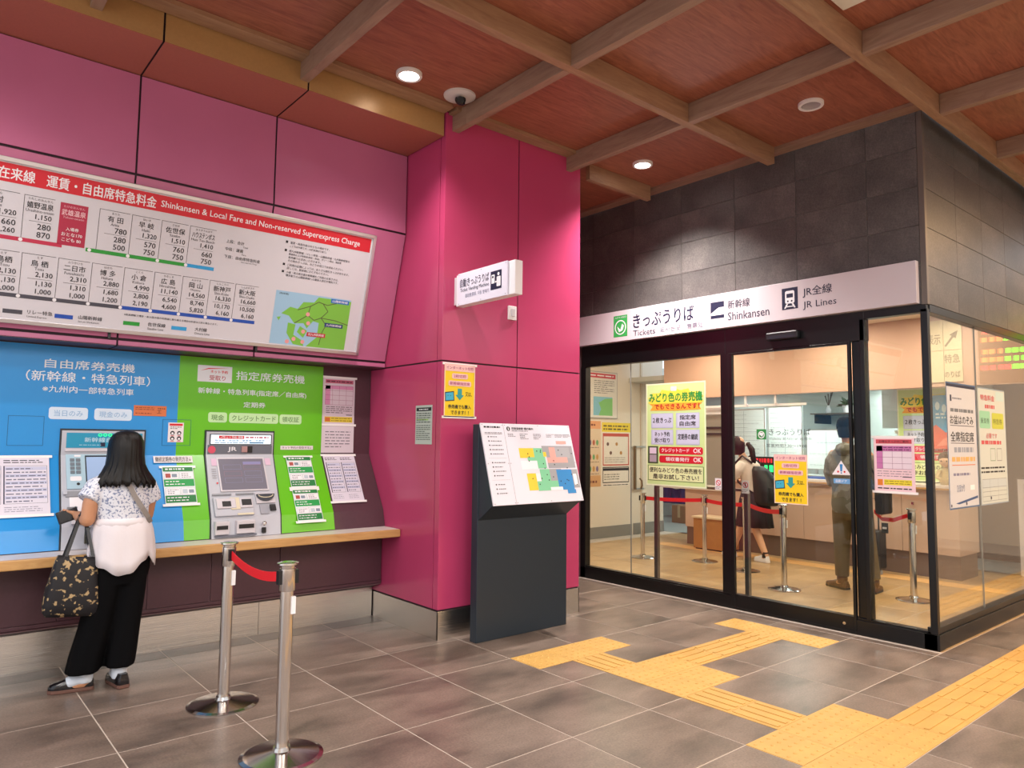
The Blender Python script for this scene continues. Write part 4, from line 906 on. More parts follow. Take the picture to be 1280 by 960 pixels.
# ================================================================== MAP STAND
r = empty('map_stand', (3.76, 4.33, 0), 'dark slate metal floor stand with a tilted station map panel in front of the pillar', 'information stand')
b = MB(); b.box(3.300, 4.30, .0, 4.222, 4.375, 1.600, SLATE); b.build('back_slab', r, bevel=.004)
b = MB(); yz = [(4.301, .885), (4.301, 1.595), (4.295, 1.595), (4.128, 1.010)]
b.prism(yz, 3.306, 4.216, fx, SLATE); b.build('wedge_head', r, bevel=.003)
sv = Vector((0, 4.299 - 4.122, 1.606 - 1.005)); SM = Pl((3.30, 4.122, 1.005), (1, 0, 0), sv); Lm = sv.length
b = MB(); slab(b, SM, .0, .0, .925, Lm, .0, .012, mat('map_white', '#dcdae6', .28)); b.build('map_panel', r, bevel=.001)
p = SM.off(.0122); f = lambda x, y: (.925 * x, Lm * y); b = MB()
rect(b, p, *f(.235, 0), *f(.2375, 1), flat('#77757f'), .0003)
G_, PK_, GR_, YL_, BL_ = flat('#7cc79c'), flat('#e6a49c'), flat('#9c9ca2'), flat('#e9c63a'), flat('#2f86c8')
for x0, y0, x1, y1, m in ((.36, .565, .52, .69, YL_), (.52, .43, .64, .69, G_), (.44, .53, .54, .575, G_), (.625, .58, .67, .66, YL_), (.66, .43, .98, .72, GR_), (.62, .64, .93, .72, GR_), (.75, .56, .94, .70, flat('#a7a7ad')), (.70, .50, .77, .70, PK_), (.66, .50, .90, .57, PK_), (.36, .42, .54, .53, flat('#e8e8ee')),
                          (.40, .16, .50, .37, YL_), (.50, .20, .60, .37, flat('#e8e8ee')), (.50, .15, .76, .27, G_), (.55, .15, .66, .42, G_), (.66, .27, .80, .42, GR_), (.74, .15, .92, .41, BL_), (.92, .17, 1.0 - .01, .41, GR_), (.93, .21, .97, .35, flat('#f0f0f4')), (.64, .15, .78, .19, flat('#e8e8ee')), (.83, .10, .93, .15, BL_), (.80, .745, .92, .785, PK_)):
    rect(b, p, *f(x0, y0), *f(x1, y1), m, .0004 + .00005 * len(b.f) / 2)
b.build('floor_plan', r)
b = MB(); disc(b, p, *f(.285, .935), .018, BLK); txt(b, p, 'i', f(.281, .918)[0], f(.281, .918)[1], f(.289, .95)[0], f(.289, .955)[1], WHITE, .05, .0016)
txt(b, p, '武雄温泉駅 構内案内', *f(.32, .925), *f(.56, .955), BLK, .02); lines(b, p, *f(.32, .90), *f(.50, .92), 1, flat('#70707a'))
for i, x in enumerate((.27, .40, .55, .70, .80, .90)): lines(b, p, *f(x, .80 if i in (1, 2) else .83), *f(x + .09, .88), 4 if i in (1, 2) else 3, flat('#50505c'), .35, seed=i)
lines(b, p, *f(.03, .94), *f(.20, .965), 1, BLK, .8); lines(b, p, *f(.03, .86), *f(.21, .89), 2, flat('#50505c'))
rnd = random.Random(5)
for i in range(14):
    z = .83 - i * .053
    if i in (5, 10): rect(b, p, *f(.03, z), *f(.215, z + .002), flat('#8a8a92')); continue
    disc(b, p, *f(.06, z), .006, BLK, .001, 10); lines(b, p, *f(.08, z - .012), *f(.17 + rnd.random() * .03, z + .012), 1, flat('#50505c'), .4, seed=i)
for i in range(26): disc(b, p, *f(.45 + rnd.random() * .52, .2 + rnd.random() * .48), .0055, BLK, .0018, 8)
b.build('map_text', r)
b = MB()
for x in (.015, .225, .25, .62, .985):
    for y in (.02, .98): disc(b, p, *f(x, y), .004, MGREY, .0012, 8)
for x in (.015, .225, .25, .985): disc(b, p, *f(x, .5), .004, MGREY, .0012, 8)
b.build('panel_screws', r)

# ================================================================== OFFICE SIGN
r = empty('ticket_office_sign', (5.78, 3.9, 2.54), 'long white ticket office sign with green and navy pictograms above the glass front', 'sign')
b = MB(); b.box(5.745, 2.144, 2.54, 5.799, 5.95, 2.863, mat('sign_white', '#d3cad0', .4)); b.build('sign_panel', r, bevel=.002)
SO = Pl((5.7448, 0, 0), (0, -1, 0), (0, 0, 1)); b = MB()
rect(b, SO, -5.155, 2.585, -4.965, 2.812, flat('#3aa552'), .0006); b.build('green_pictogram', r)
b = MB(); disc(b, SO, -5.06, 2.685, .078, WHITE, .0011); disc(b, SO, -5.06, 2.685, .066, flat('#3aa552'), .0015); poly(b, SO, [(-5.105, 2.70), (-5.06, 2.66), (-5.035, 2.72), (-5.01, 2.70), (-5.03, 2.65), (-5.08, 2.635)], WHITE, .0019); txt(b, SO, 'みどりの窓口', -5.135, 2.782, -4.985, 2.800, WHITE, .01); b.build('pictogram_mark', r)
b = MB(); txt(b, SO, 'きっぷうりば', -4.885, 2.655, -4.135, 2.80, NAVY, .010); txt(b, SO, 'Tickets', -4.885, 2.572, -4.60, 2.63, NAVY); txt(b, SO, '표사는곳', -4.54, 2.572, -4.29, 2.625, flat('#6a6a80')); txt(b, SO, '售票处', -4.215, 2.572, -4.03, 2.625, flat('#6a6a80'))
txt(b, SO, '新幹線', -3.76, 2.705, -3.535, 2.785, NAVY, .004); txt(b, SO, 'Shinkansen', -3.76, 2.60, -3.345, 2.675, NAVY)
txt(b, SO, 'JR全線', -3.035, 2.705, -2.785, 2.795, NAVY, .004); txt(b, SO, 'JR Lines', -3.035, 2.60, -2.75, 2.672, NAVY); b.build('lettering', r)
b = MB(); rect(b, SO, -3.945, 2.635, -3.80, 2.79, NAVY, .0006); rect(b, SO, -3.225, 2.625, -3.08, 2.81, NAVY, .0006); b.build('navy_pictograms', r)
b = MB(); poly(b, SO, [(-3.94, 2.665), (-3.80, 2.665), (-3.80, 2.735), (-3.855, 2.735), (-3.90, 2.71), (-3.94, 2.685)], WHITE, .0012); poly(b, SO, [(-3.94, 2.690), (-3.895, 2.71), (-3.93, 2.70)], NAVY, .0016)
rrect(b, SO, -3.195, 2.675, -3.11, 2.785, .015, WHITE, .0012); rect(b, SO, -3.182, 2.725, -3.123, 2.76, NAVY, .0016); disc(b, SO, -3.17, 2.695, .008, NAVY, .0016); disc(b, SO, -3.135, 2.695, .008, NAVY, .0016)
poly(b, SO, [(-3.185, 2.672), (-3.205, 2.635), (-3.19, 2.635), (-3.168, 2.672)], WHITE, .0012); poly(b, SO, [(-3.137, 2.672), (-3.115, 2.635), (-3.10, 2.635), (-3.12, 2.672)], WHITE, .0012); rect(b, SO, -3.19, 2.645, -3.115, 2.653, WHITE, .0012); b.build('pictogram_shapes', r)

# ================================================================== PRINT AND POSTERS ON THE GLASS
PG = Pl((5.8078, 0, 0), (0, -1, 0), (0, 0, 1))        # outer face of the door glass
r = empty('door_lettering', PG.P(-3.25, 1.43), 'green mark and opening hours lettering on the sliding door glass', 'sign')
b = MB(); rect(b, PG, -3.525, 1.515, -3.432, 1.605, flat('#2f8a45'), .0006); disc(b, PG, -3.478, 1.556, .032, WHITE, .0010); disc(b, PG, -3.478, 1.556, .024, flat('#2f8a45'), .0014); poly(b, PG, [(-3.50, 1.56), (-3.47, 1.54), (-3.455, 1.57), (-3.49, 1.575)], WHITE, .0018); b.build('green_mark', r)
b = MB(); GT = flat('#3c4448'); txt(b, PG, 'きっぷうりば', -3.405, 1.552, -3.025, 1.608, GT, .002); txt(b, PG, 'Tickets 표사는곳 售票处', -3.405, 1.510, -3.01, 1.535, flat('#6a7478')); txt(b, PG, '営業時間7:30〜19:00', -3.43, 1.448, -3.06, 1.478, GT, .002); b.build('lettering', r)
yellow_poster('yellow_poster', 'yellow poster with a teal arrow stuck on the sliding door glass', PG, -3.362, .970, -3.058, 1.388, False)
r, p, q = paper('warning_sticker', 'white triangular sticker with an exclamation mark above a small blue label on the door glass', 'sticker', PG, -2.838, 1.165, -2.705, 1.205, flat('#6fa8dc'), gap=.0006)
b = MB(); poly(b, PG, [(-2.85, 1.235), (-2.698, 1.235), (-2.774, 1.350)], WHITE, .0012); poly(b, PG, [(-2.781, 1.262), (-2.767, 1.262), (-2.762, 1.32), (-2.786, 1.32)], BL_, .0018); disc(b, PG, -2.774, 1.25, .006, BL_, .0018); disc(b, PG, -2.80, 1.26, .008, RED, .0018); disc(b, PG, -2.748, 1.26, .008, RED, .0018); b.build('triangle', r)
b = MB(); txt(b, p, '自動ドア', -2.82, 1.173, -2.73, 1.197, WHITE, .01); b.build('lettering', r)
PW1 = Pl((5.8345, 0, 0), (0, -1, 0), (0, 0, 1))
def green_poster(label, pl, a0, b0, a1, b1):
    r, p, q = paper('green_poster', label, 'poster', pl, a0, b0, a1, b1, flat('#c9e39a'))
    a0, b0, a1, b1 = q; W_, H_ = a1 - a0, b1 - b0; f = lambda x, y: (a0 + W_ * x, b0 + H_ * y); b = MB()
    ring(b, p, a0, b0, a1, b1, W_ * .02, flat('#e4ecc8'), .0006)
    st = []
    for k in range(28):
        t = 2 * math.pi * k / 28; e = 1.12 if k % 2 else .9; st.append(f(.5 + .46 * math.cos(t) * e if abs(.46 * math.cos(t) * e) < .47 else .5 + math.copysign(.47, math.cos(t)), .835 + .10 * math.sin(t) * e))
    poly(b, p, st, flat('#efe04a'), .0009)
    poly(b, p, [f(.06, .80), f(.12, .775), f(.07, .735), f(.5, .728), f(.93, .735), f(.89, .77), f(.95, .80), f(.5, .805)], flat('#f2a93c'), .0012)
    txt(b, p, 'みどり色の券売機', *f(.055, .815), *f(.945, .905), DGREEN, .035, .0016); txt(b, p, 'みどり色の券売機', *f(.06, .82), *f(.94, .90), GPRINT, .012, .0020)
    txt(b, p, 'でもできるんです！', *f(.15, .745), *f(.90, .795), flat('#7a1410'), .035, .0016); txt(b, p, 'でもできるんです！', *f(.155, .748), *f(.895, .792), RED, .01, .0020)
    rrect(b, p, *f(.43, .92), *f(.53, .965), .008, flat('#f4d8dc'), .001)
    for x0, y0, t in ((.09, .56, ['２枚きっぷ']), (.52, .56, ['指定席', '自由席']), (.09, .40, ['ネット予約', '受け取り']), (.52, .40, ['定期券の継続'])):
        rect(b, p, *f(x0, y0), *f(x0 + .38, y0 + .145), flat('#b9bfdc'), .001); rect(b, p, *f(x0 + .02, y0 + .01), *f(x0 + .37, y0 + .14), flat('#c8cde4'), .0014)
        for i, s in enumerate(t):
            if len(t) == 1: txt(b, p, s, *f(x0 + .03, y0 + .05), *f(x0 + .35, y0 + .105), BLK, .015, .0020)
            else: txt(b, p, s, *f(x0 + .06, y0 + .08 - i * .06), *f(x0 + .32, y0 + .125 - i * .06), BLK, .015, .0020)
    rect(b, p, *f(.03, .215), *f(.21, .385), flat('#4a5a3a'), .001); rect(b, p, *f(.06, .31), *f(.18, .37), flat('#d8c8dc'), .0014); rect(b, p, *f(.06, .23), *f(.18, .30), flat('#a89aa8'), .0014)
    for y, t in ((.31, 'クレジットカード'), (.225, '領収書発行')):
        rrect(b, p, *f(.23, y), *f(.95, y + .07), W_ * .03, RED, .001); txt(b, p, t, *f(.27 if 'ク' in t else .34, y + .018), *f(.73, y + .055), WHITE, .015, .0016)
        txt(b, p, 'OK', *f(.80, y + .015), *f(.92, y + .058), WHITE, .03, .0016)
    rect(b, p, *f(.03, .05), *f(.96, .20), flat('#4a7a3a'), .001); rect(b, p, *f(.04, .055), *f(.95, .195), flat('#dfe8b0'), .0014)
    txt(b, p, '便利なみどり色の券売機を', *f(.06, .13), *f(.93, .178), BLK, .012, .0020); txt(b, p, '是非お試し下さい！', *f(.12, .068), *f(.88, .115), BLK, .02, .0020)
    b.build('printed_design', r)
green_poster('big pale green poster with a red and green title on the left office window', PW1, -4.79, 1.048, -4.07, 2.072)
PW2 = Pl((5.8245, 0, 0), (0, -1, 0), (0, 0, 1))
def pink_chart(label, pl, a0, b0, a1, b1):
    r, p, q = taped('pink_poster', label, pl, a0, b0, a1, b1, flat('#f0d0d8'), cat='poster'); a0, b0, a1, b1 = q; W_, H_ = a1 - a0, b1 - b0; f = lambda x, y: (a0 + W_ * x, b0 + H_ * y); b = MB()
    rect(b, p, *f(.06, .88), *f(.94, .955), flat('#c84c58'), .0007); txt(b, p, 'お得なきっぷのご案内', *f(.14, .895), *f(.86, .94), flat('#4a1420'), .012)
    rect(b, p, *f(.07, .42), *f(.93, .84), flat('#e8d8e4'), .0007); rect(b, p, *f(.07, .74), *f(.93, .84), flat('#c878b0'), .0009); rect(b, p, *f(.07, .42), *f(.22, .84), flat('#c878b0'), .0009)
    for y in (.42, .52, .63, .74): rect(b, p, *f(.07, y), *f(.93, y + .005), flat('#8a4a7a'), .0012)
    for x in (.22, .46, .70): rect(b, p, *f(x, .42), *f(x + .006, .84), flat('#8a4a7a'), .0012)
    lines(b, p, *f(.24, .75), *f(.92, .83), 2, flat('#5a3050'), .4, .0014); lines(b, p, *f(.08, .27), *f(.92, .40), 3, flat('#a08a94'), .3); rect(b, p, *f(.70, .275), *f(.92, .29), BLK)
    rect(b, p, *f(.24, .13), *f(.92, .23), flat('#ead83a'), .0007); lines(b, p, *f(.26, .14), *f(.90, .22), 2, flat('#807020'), .3, .0012); rect(b, p, *f(.08, .12), *f(.21, .23), flat('#e08030'), .0007); lines(b, p, *f(.08, .05), *f(.92, .09), 1, BLK, .5); b.build('printed_chart', r)
pink_chart('pink chart poster taped inside the narrow right office window', PW2, -2.522, 1.118, -2.224, 1.540)
PSg = Pl((0, 2.1248, 0), (1, 0, 0), (0, 0, 1))
r, p, q = paper('white_poster', 'tall white poster with a navy top edge on the side window nearest the corner post', 'poster', PSg, 6.19, .985, 6.84, 1.978, flat('#c6c8ce'))
a0, b0, a1, b1 = q; f = lambda x, y: (a0 + (a1 - a0) * x, b0 + (b1 - b0) * y); b = MB()
rect(b, p, *f(0, .965), *f(1, 1), NAVY, .0007); ring(b, p, a0, b0, a1, b1, .012, flat('#4a6488'), .0008); rect(b, p, *f(.12, .85), *f(.17, .90), NAVY); lines(b, p, *f(.2, .86), *f(.5, .89), 1, flat('#707888')); lines(b, p, *f(.12, .765), *f(.9, .795), 1, flat('#6a7078'), .9)
txt(b, p, '全席指定席', *f(.1, .53), *f(.88, .61), BLK, .01); txt(b, p, 'お盆はのぞみ', *f(.1, .67), *f(.88, .74), BLK, .008); rect(b, p, *f(.1, .655), *f(.9, .66), NAVY); rect(b, p, *f(.1, .515), *f(.9, .52), NAVY)
lines(b, p, *f(.2, .44), *f(.85, .49), 1, flat('#9098a8'), .8); lines(b, p, *f(.12, .37), *f(.9, .41), 1, flat('#d8a860'), .9); rect(b, p, *f(.12, .34), *f(.9, .347), flat('#d07a50')); lines(b, p, *f(.15, .25), *f(.7, .29), 1, flat('#7a7a98'), .5); txt(b, p, 'ひまわり', *f(.25, .13), *f(.5, .19), flat('#3f5f90')); rect(b, p, *f(.7, .14), *f(.85, .18), WHITE)
poly(b, p, [f(.2, .045), f(.45, .06), f(.95, .09), f(.95, .07), f(.5, .045), f(.3, .035)], flat('#2f4f80')); disc(b, p, *f(.06, .03), .012, NAVY); disc(b, p, *f(.55, .035), .014, NAVY, .0014); b.build('printed_design', r)
r, p, q = paper('white_poster', 'tall white poster with red and green print, right of the navy edged poster', 'poster', PSg, 6.885, .985, 7.58, 1.975, flat('#c2cac6'))
a0, b0, a1, b1 = q; f = lambda x, y: (a0 + (a1 - a0) * x, b0 + (b1 - b0) * y); b = MB()
ring(b, p, a0, b0, a1, b1, .010, flat('#8a9aa8'), .0008)
txt(b, p, '特急料金', *f(.1, .89), *f(.6, .94), flat('#c04a50'), .02); lines(b, p, *f(.25, .82), *f(.6, .86), 1, flat('#c04a50'), .8); rrect(b, p, *f(.04, .65), *f(.42, .80), .02, flat('#8fc8a8'), .0007); rrect(b, p, *f(.48, .65), *f(.92, .79), .02, flat('#b8c040'), .0007); rect(b, p, *f(.65, .9), *f(.95, .98), flat('#b8d0d0'), .0007)
txt(b, p, '乗車券', *f(.08, .69), *f(.38, .74), flat('#3a5a48')); txt(b, p, '特急券', *f(.52, .69), *f(.86, .74), flat('#4a5020')); txt(b, p, '必要です', *f(.25, .565), *f(.65, .61), flat('#c04a50'), .01); lines(b, p, *f(.08, .51), *f(.8, .55), 1, flat('#c04a50'), .8)
ring(b, p, *f(.38, .37), *f(.56, .48), .006, flat('#7a9a80'), .001); ring(b, p, *f(.62, .37), *f(.8, .48), .006, flat('#8a8a90'), .001); lines(b, p, *f(.04, .26), *f(.9, .33), 2, BLK, .4); rect(b, p, *f(.06, .14), *f(.94, .215), flat('#b9c4c8'), .0007)
for y in (.03, .07, .11, .145, .215): rect(b, p, *f(.06, y), *f(.94, y + .003), flat('#707880'), .001)
for x in (.06, .32, .62, .94): rect(b, p, *f(x, .03), *f(x + .004, .215), flat('#707880'), .001)
disc(b, p, *f(.35, .055), .014, NAVY, .0014); b.build('printed_design', r)
# ================================================================== CEILING CAMERA
r = empty('dome_camera', (3.05, 4.27, ZC - .03), 'white round ceiling camera with a dark swivelling eye beside the pillar top', 'camera')
b = MB(); b.lathe([(.06, .0), (.085, .004), (.118, .018), (.120, .03)], (3.05, 4.27, ZC - .03), mat('camera_white', '#cfc8c4', .4), 36); b.build('ceiling_plate', r, smooth=True)
b = MB(); b.ball((3.05, 4.26, ZC - .035), .042, mat('camera_dark', '#1c1e26', .15), 18); b.build('eye', r, smooth=True)
b = MB(); b.tube([(3.035, 4.25, ZC - .04), (3.018, 4.215, ZC - .066)], [.024, .027], mat('camera_lens', '#0a0b10', .08), 16); b.build('lens', r, smooth=True)
b = MB(); b.box(3.065, 4.235, ZC - .075, 3.078, 4.275, ZC - .03, mat('camera_dark', '#1c1e26')); b.build('yoke', r, bevel=.004)

# ================================================================== QUEUE POSTS
def stanchion(name, x, y, h, label, group, base_r=.17, pr=.0315, belt=None, cat='queue post', sticker=True, dark_base=False):
    r = empty(name, (x, y, 0), label, cat, group)
    bm = mat('post_base', '#b9b4b0', .16, 1.0)
    b = MB(); b.lathe([(base_r, .0), (base_r, .006), (base_r * .9, .012), (pr + .012, .030), (pr + .006, .045)], (x, y, 0), bm, 40); b.build('base_plate', r, smooth=False)
    b = MB(); b.lathe([(pr, .03), (pr, h - .13)], (x, y, 0), CHROME, 28); b.build('pole', r, smooth=True)
    b = MB(); b.lathe([(pr + .004, h - .135), (pr + .006, h - .13), (pr + .006, h - .03), (pr + .002, h - .028), (pr + .003, h - .015)], (x, y, 0), CHROME, 28); b.build('belt_head', r, smooth=True)
    b = MB(); b.lathe([(pr + .006, h - .016), (pr + .018, h - .011), (pr + .018, h - .004), (pr + .004, h)], (x, y, 0), CHROME, 28); b.build('cap', r, smooth=True)
    d = Vector((belt[0] - x, belt[1] - y, 0)) if belt else Vector((1, 0, 0)); L = d.length; d.normalize(); w = Vector((-d.y, d.x, 0))
    b = MB()
    for s in (d, -d):
        c = Vector((x, y, h - .07)) + s * (pr + .008)
        b.add([c + s * .010 + w * k * .016 + Vector((0, 0, z)) for k in (-1, 1) for z in (-.032, .032)] + [c - s * .010 + w * k * .016 + Vector((0, 0, z)) for k in (-1, 1) for z in (-.032, .032)], [(0, 1, 3, 2), (4, 6, 7, 5), (0, 4, 5, 1), (2, 3, 7, 6), (0, 2, 6, 4), (1, 5, 7, 3)], DARK)
    b.build('belt_clip', r)
    if sticker:
        b = MB(); b.box(x + .010, y - pr - .0035, h - .24, x + .030, y - pr + .012, h - .16, WHITE); b.build('sticker', r)
    if belt:
        b = MB(); n = 14; sag = belt[2]; st = pr + .012; en = L - pr - .012; vs = []
        for i in range(n + 1):
            t = i / n; p0 = Vector((x, y, 0)) + d * (st + (en - st) * t); z = h - .07 - sag * 4 * t * (1 - t)
            for k in (-1, 1):
                for s in (-1, 1): vs.append(p0 + w * .0012 * s + Vector((0, 0, z + k * .0235)))
        fs = []
        for i in range(n):
            o = i * 4; q = o + 4; fs += [(o, q, q + 2, o + 2), (o + 1, o + 3, q + 3, q + 1), (o + 2, q + 2, q + 3, o + 3), (o, o + 1, q + 1, q)]
        b.add(vs, fs, BELT); b.build('red_belt', r, smooth=False)
    return r
stanchion('queue_post', 1.462, 4.207, .892, 'polished steel queue post with a red belt leading to the nearer post', 'queue posts before the ticket machines', .19, .0315, (1.449, 3.364, .045))
stanchion('queue_post', 1.449, 3.364, .892, 'nearest polished steel queue post at the end of the red belt, cut by the frame', 'queue posts before the ticket machines', .19, .0315)
gq = 'queue posts inside the ticket office'
stanchion('queue_post', 7.41, 6.15, .83, 'steel queue post inside the office, leftmost, next to the poster wall', gq, .16, .027, (7.80, 5.48, .01), sticker=True)
stanchion('queue_post', 7.80, 5.48, .83, 'steel queue post inside the office in front of the wooden box', gq, .16, .027, (7.62, 4.79, .015))
stanchion('queue_post', 7.62, 4.79, .85, 'steel queue post inside the office beside the schoolgirl, half hidden by the rail', gq, .16, .027, (6.98, 3.95, .03))
stanchion('queue_post', 6.98, 3.95, .86, 'steel queue post inside the office below the yellow poster on the door', gq, .16, .030)
p5 = stanchion('queue_post', 7.50, 2.91, .87, 'steel queue post inside the office below the pink chart poster', gq, .16, .030, None)
b = MB(); pts = [(7.50, 2.945, .80), (7.55, 3.10, .74), (7.62, 3.24, .735), (7.70, 3.35, .80)]
for (a, c) in zip(pts[:-1], pts[1:]):
    A0, C0 = Vector(a), Vector(c); z = Vector((0, 0, .02)); b.add([A0 - z, C0 - z, C0 + z, A0 + z, A0 - z + Vector((.003, 0, 0)), C0 - z + Vector((.003, 0, 0)), C0 + z + Vector((.003, 0, 0)), A0 + z + Vector((.003, 0, 0))], [(0, 1, 2, 3), (7, 6, 5, 4), (0, 4, 5, 1), (3, 2, 6, 7)], BELT)
b.build('red_belt', p5)
b = MB(); b.box(7.585, 3.17, .60, 7.60, 3.23, .70, BLK); b.box(7.583, 3.18, .64, 7.586, 3.22, .66, WHITE); b.build('hanging_tag', p5)

# guard rail beside the sliding door, inside
r = empty('guard_rail', (6.0, 4.2, 0), 'brushed steel guard rail with two posts just behind the left office window', 'rail')
for y in (4.78, 3.74):
    b = MB(); b.box(5.965, y - .022, 0, 6.005, y + .022, 1.035, mat('rail_steel', '#8f8b88', .32, .9)); b.build('post', r, bevel=.003)
b = MB(); b.box(5.965, 3.74, 1.035, 6.005, 4.802, 1.06, MATS['rail_steel']); b.build('top_rail', r, bevel=.003)
def nosign(y, z, label):
    q = Pl((5.962, 0, 0), (0, -1, 0), (0, 0, 1)); r2, p, bb = paper('no_touch_sticker', label, 'sticker', q, -y - .038, z - .06, -y + .038, z + .06, PAPER)
    b = MB(); disc(b, p, -y, z + .018, .028, RED, .0006); disc(b, p, -y, z + .018, .021, WHITE, .001); rect(b, p, -y - .006, z + .002, -y + .006, z + .036, BLK, .0014); poly(b, p, [(-y - .02, z + .033), (-y - .015, z + .038), (-y + .02, z + .003), (-y + .015, z - .002)], RED, .0018); lines(b, p, -y - .03, z - .05, -y + .03, z - .02, 2, BLK); b.build('prohibition_mark', r2)
nosign(3.74, 1.10 - .02, 'small white prohibition sticker on the guard rail post beside the schoolgirl')
qq = Pl((5.8345, 0, 0), (0, -1, 0), (0, 0, 1)); r2, p, bb = paper('no_touch_sticker', 'small white prohibition sticker low on the left office window near the door frame', 'sticker', qq, -3.977, 1.047, -3.905, 1.153, PAPER)
b = MB(); disc(b, p, -3.941, 1.112, .026, RED, .0006); disc(b, p, -3.941, 1.112, .019, WHITE, .001); poly(b, p, [(-3.96, 1.127), (-3.955, 1.131), (-3.922, 1.098), (-3.927, 1.094)], RED, .0018); lines(b, p, -3.97, 1.055, -3.912, 1.08, 2, BLK); b.build('prohibition_mark', r2)

# ================================================================== OFFICE: posters on the inner wall
r, p, q = paper('fare_poster', 'framed fare poster with a red band and green map on the inner office wall', 'poster', PI, 7.25, 1.845, 8.70, 2.575, flat('#d9d4cc'), th=.02)
a0, b0, a1, b1 = q; f = lambda x, y: (a0 + (a1 - a0) * x, b0 + (b1 - b0) * y); b = MB(); rect(b, p, *f(.02, .86), *f(.97, .96), flat('#c0404c')); lines(b, p, *f(.05, .885), *f(.94, .935), 1, WHITE, .5, .0012); lines(b, p, *f(.63, .52), *f(.95, .82), 7, flat('#6a6a70'), .35); lines(b, p, *f(.05, .1), *f(.56, .8), 10, flat('#7a7a80'), .3, seed=3)
rect(b, p, *f(.62, .06), *f(.92, .46), flat('#7fb8cc')); poly(b, p, [f(.70, .06), f(.92, .06), f(.92, .44), f(.80, .42), f(.70, .33), f(.74, .2)], flat('#7dbb70'), .0010); ring(b, p, *f(.0, .0), *f(1, 1), .012, flat('#9a9a98'), .0016); b.build('printed_design', r)
r, p, q = paper('step_poster', 'tan poster of small travel drawings on the inner office wall, left one', 'poster', PI, 7.55, .79, 8.335, 1.80, flat('#d9c0a4'))
a0, b0, a1, b1 = q; f = lambda x, y: (a0 + (a1 - a0) * x, b0 + (b1 - b0) * y); b = MB(); rect(b, p, *f(0, .88), *f(1, 1), flat('#e0a070')); lines(b, p, *f(.5, .92), *f(.85, .96), 1, flat('#7a4030'), .7, .0012)
rnd = random.Random(2)
for j, yy in enumerate((.67, .45, .27)):
    for k in range(5): disc(b, p, *f(.5 + .1 * k, yy), .028, flat(['#6aa06a', '#c09050', '#7a6a90', '#b05a40'][(j + k) % 4]), .001, 8, ry=.045)
    lines(b, p, *f(.45, yy - .09), *f(.95, yy - .06), 1, flat('#8a7a6a'))
rect(b, p, *f(0, .0), *f(1, .17), flat('#d0a070')); lines(b, p, *f(.5, .05), *f(.9, .1), 1, flat('#7a4030'), .7, .0012); b.build('printed_design', r)
r, p, q = paper('notice_poster', 'white notice poster with a yellow heading on the inner office wall, right one', 'poster', PI, 8.36, .79, 9.045, 1.785, flat('#e4dace'))
a0, b0, a1, b1 = q; f = lambda x, y: (a0 + (a1 - a0) * x, b0 + (b1 - b0) * y); b = MB(); rect(b, p, *f(0, .85), *f(1, 1), flat('#e8cc30')); lines(b, p, *f(.05, .87), *f(.9, .97), 2, flat('#6a5a20'), .5, .0012)
ring(b, p, *f(.03, .32), *f(.93, .83), .02, flat('#c05040')); rect(b, p, *f(.03, .78), *f(.93, .83), flat('#c05040'), .0012); ring(b, p, *f(.03, .05), *f(.93, .30), .014, BLK); rect(b, p, *f(.03, .24), *f(.93, .28), BLK, .0012)
for k, (x, y) in enumerate(((.2, .66), (.5, .66), (.3, .52), (.65, .52))): disc(b, p, *f(x, y), .03, flat('#b08040') if k % 2 else flat('#6a4a40'), .001, 8)
lines(b, p, *f(.1, .36), *f(.8, .46), 3, flat('#a09890')); lines(b, p, *f(.08, .09), *f(.6, .2), 3, flat('#77746c')); lines(b, p, *f(.05, .0), *f(.9, .03), 1, BLK); b.build('printed_design', r)
r = empty('door_handle_rail', (9.09, 7.70, .72), 'tall brown pull bar with two arms on the inner office wall', 'handle')
b = MB(); b.box(9.065, 7.68, .72, 9.105, 7.715, 1.42, mat('bar_brown', '#7a6248', .35, .4)); b.build('bar', r, bevel=.004)
b = MB(); b.box(9.10, 7.685, 1.395, 9.34, 7.71, 1.42, ALU); b.box(9.10, 7.685, .72, 9.30, 7.71, .745, ALU); b.box(9.07, 7.71, 1.395, 9.10, 7.7495, 1.42, ALU); b.box(9.07, 7.71, .72, 9.10, 7.7495, .745, ALU); b.build('arms', r, bevel=.002)
b = MB(); b.tube([(9.22, 7.69, .73), (9.22, 7.66, .78), (9.21, 7.66, .86), (9.18, 7.68, .90)], .014, MATS['bar_brown'], 8); b.build('hook', r, smooth=True)

# ================================================================== OFFICE COUNTER
ct = empty('service_counter', (9.2, 4.6, 0), 'long beige service counter with a dark plinth and pale top inside the ticket office', 'counter')
ys_ = [2.98, 3.58, 4.18, 4.78, 5.38, 5.94]
for i in range(5):
    b = MB(); b.box(8.95, ys_[i] + .002, .265, 9.55, ys_[i + 1] - .002, 1.0, CFRONT); b.build('front_panel', ct, bevel=.002)
b = MB(); b.box(8.95, 5.942, .255, 9.5, 6.62, .80, CFRONT); b.build('front_panel', ct, bevel=.002)
b = MB(); b.box(8.975, 2.99, 0, 9.5, 6.61, .262, CBASE); b.build('plinth', ct)
b = MB(); b.box(8.90, 2.93, 1.002, 9.60, 5.94, 1.035, LAM); b.build('worktop', ct, bevel=.003)
b = MB(); b.box(8.90, 5.942, .802, 9.50, 7.0, .865, LAM); b.build('low_worktop', ct, bevel=.003)
b = MB(); b.box(8.895, 2.93, .985, 8.935, 5.94, 1.002, EDGE); b.build('wood_edge', ct)
for y in (4.35, 3.45): 
    b = MB(); b.box(8.925, y - .012, .80, 8.949, y + .012, .83, CHROME); b.build('bag_hook', ct)
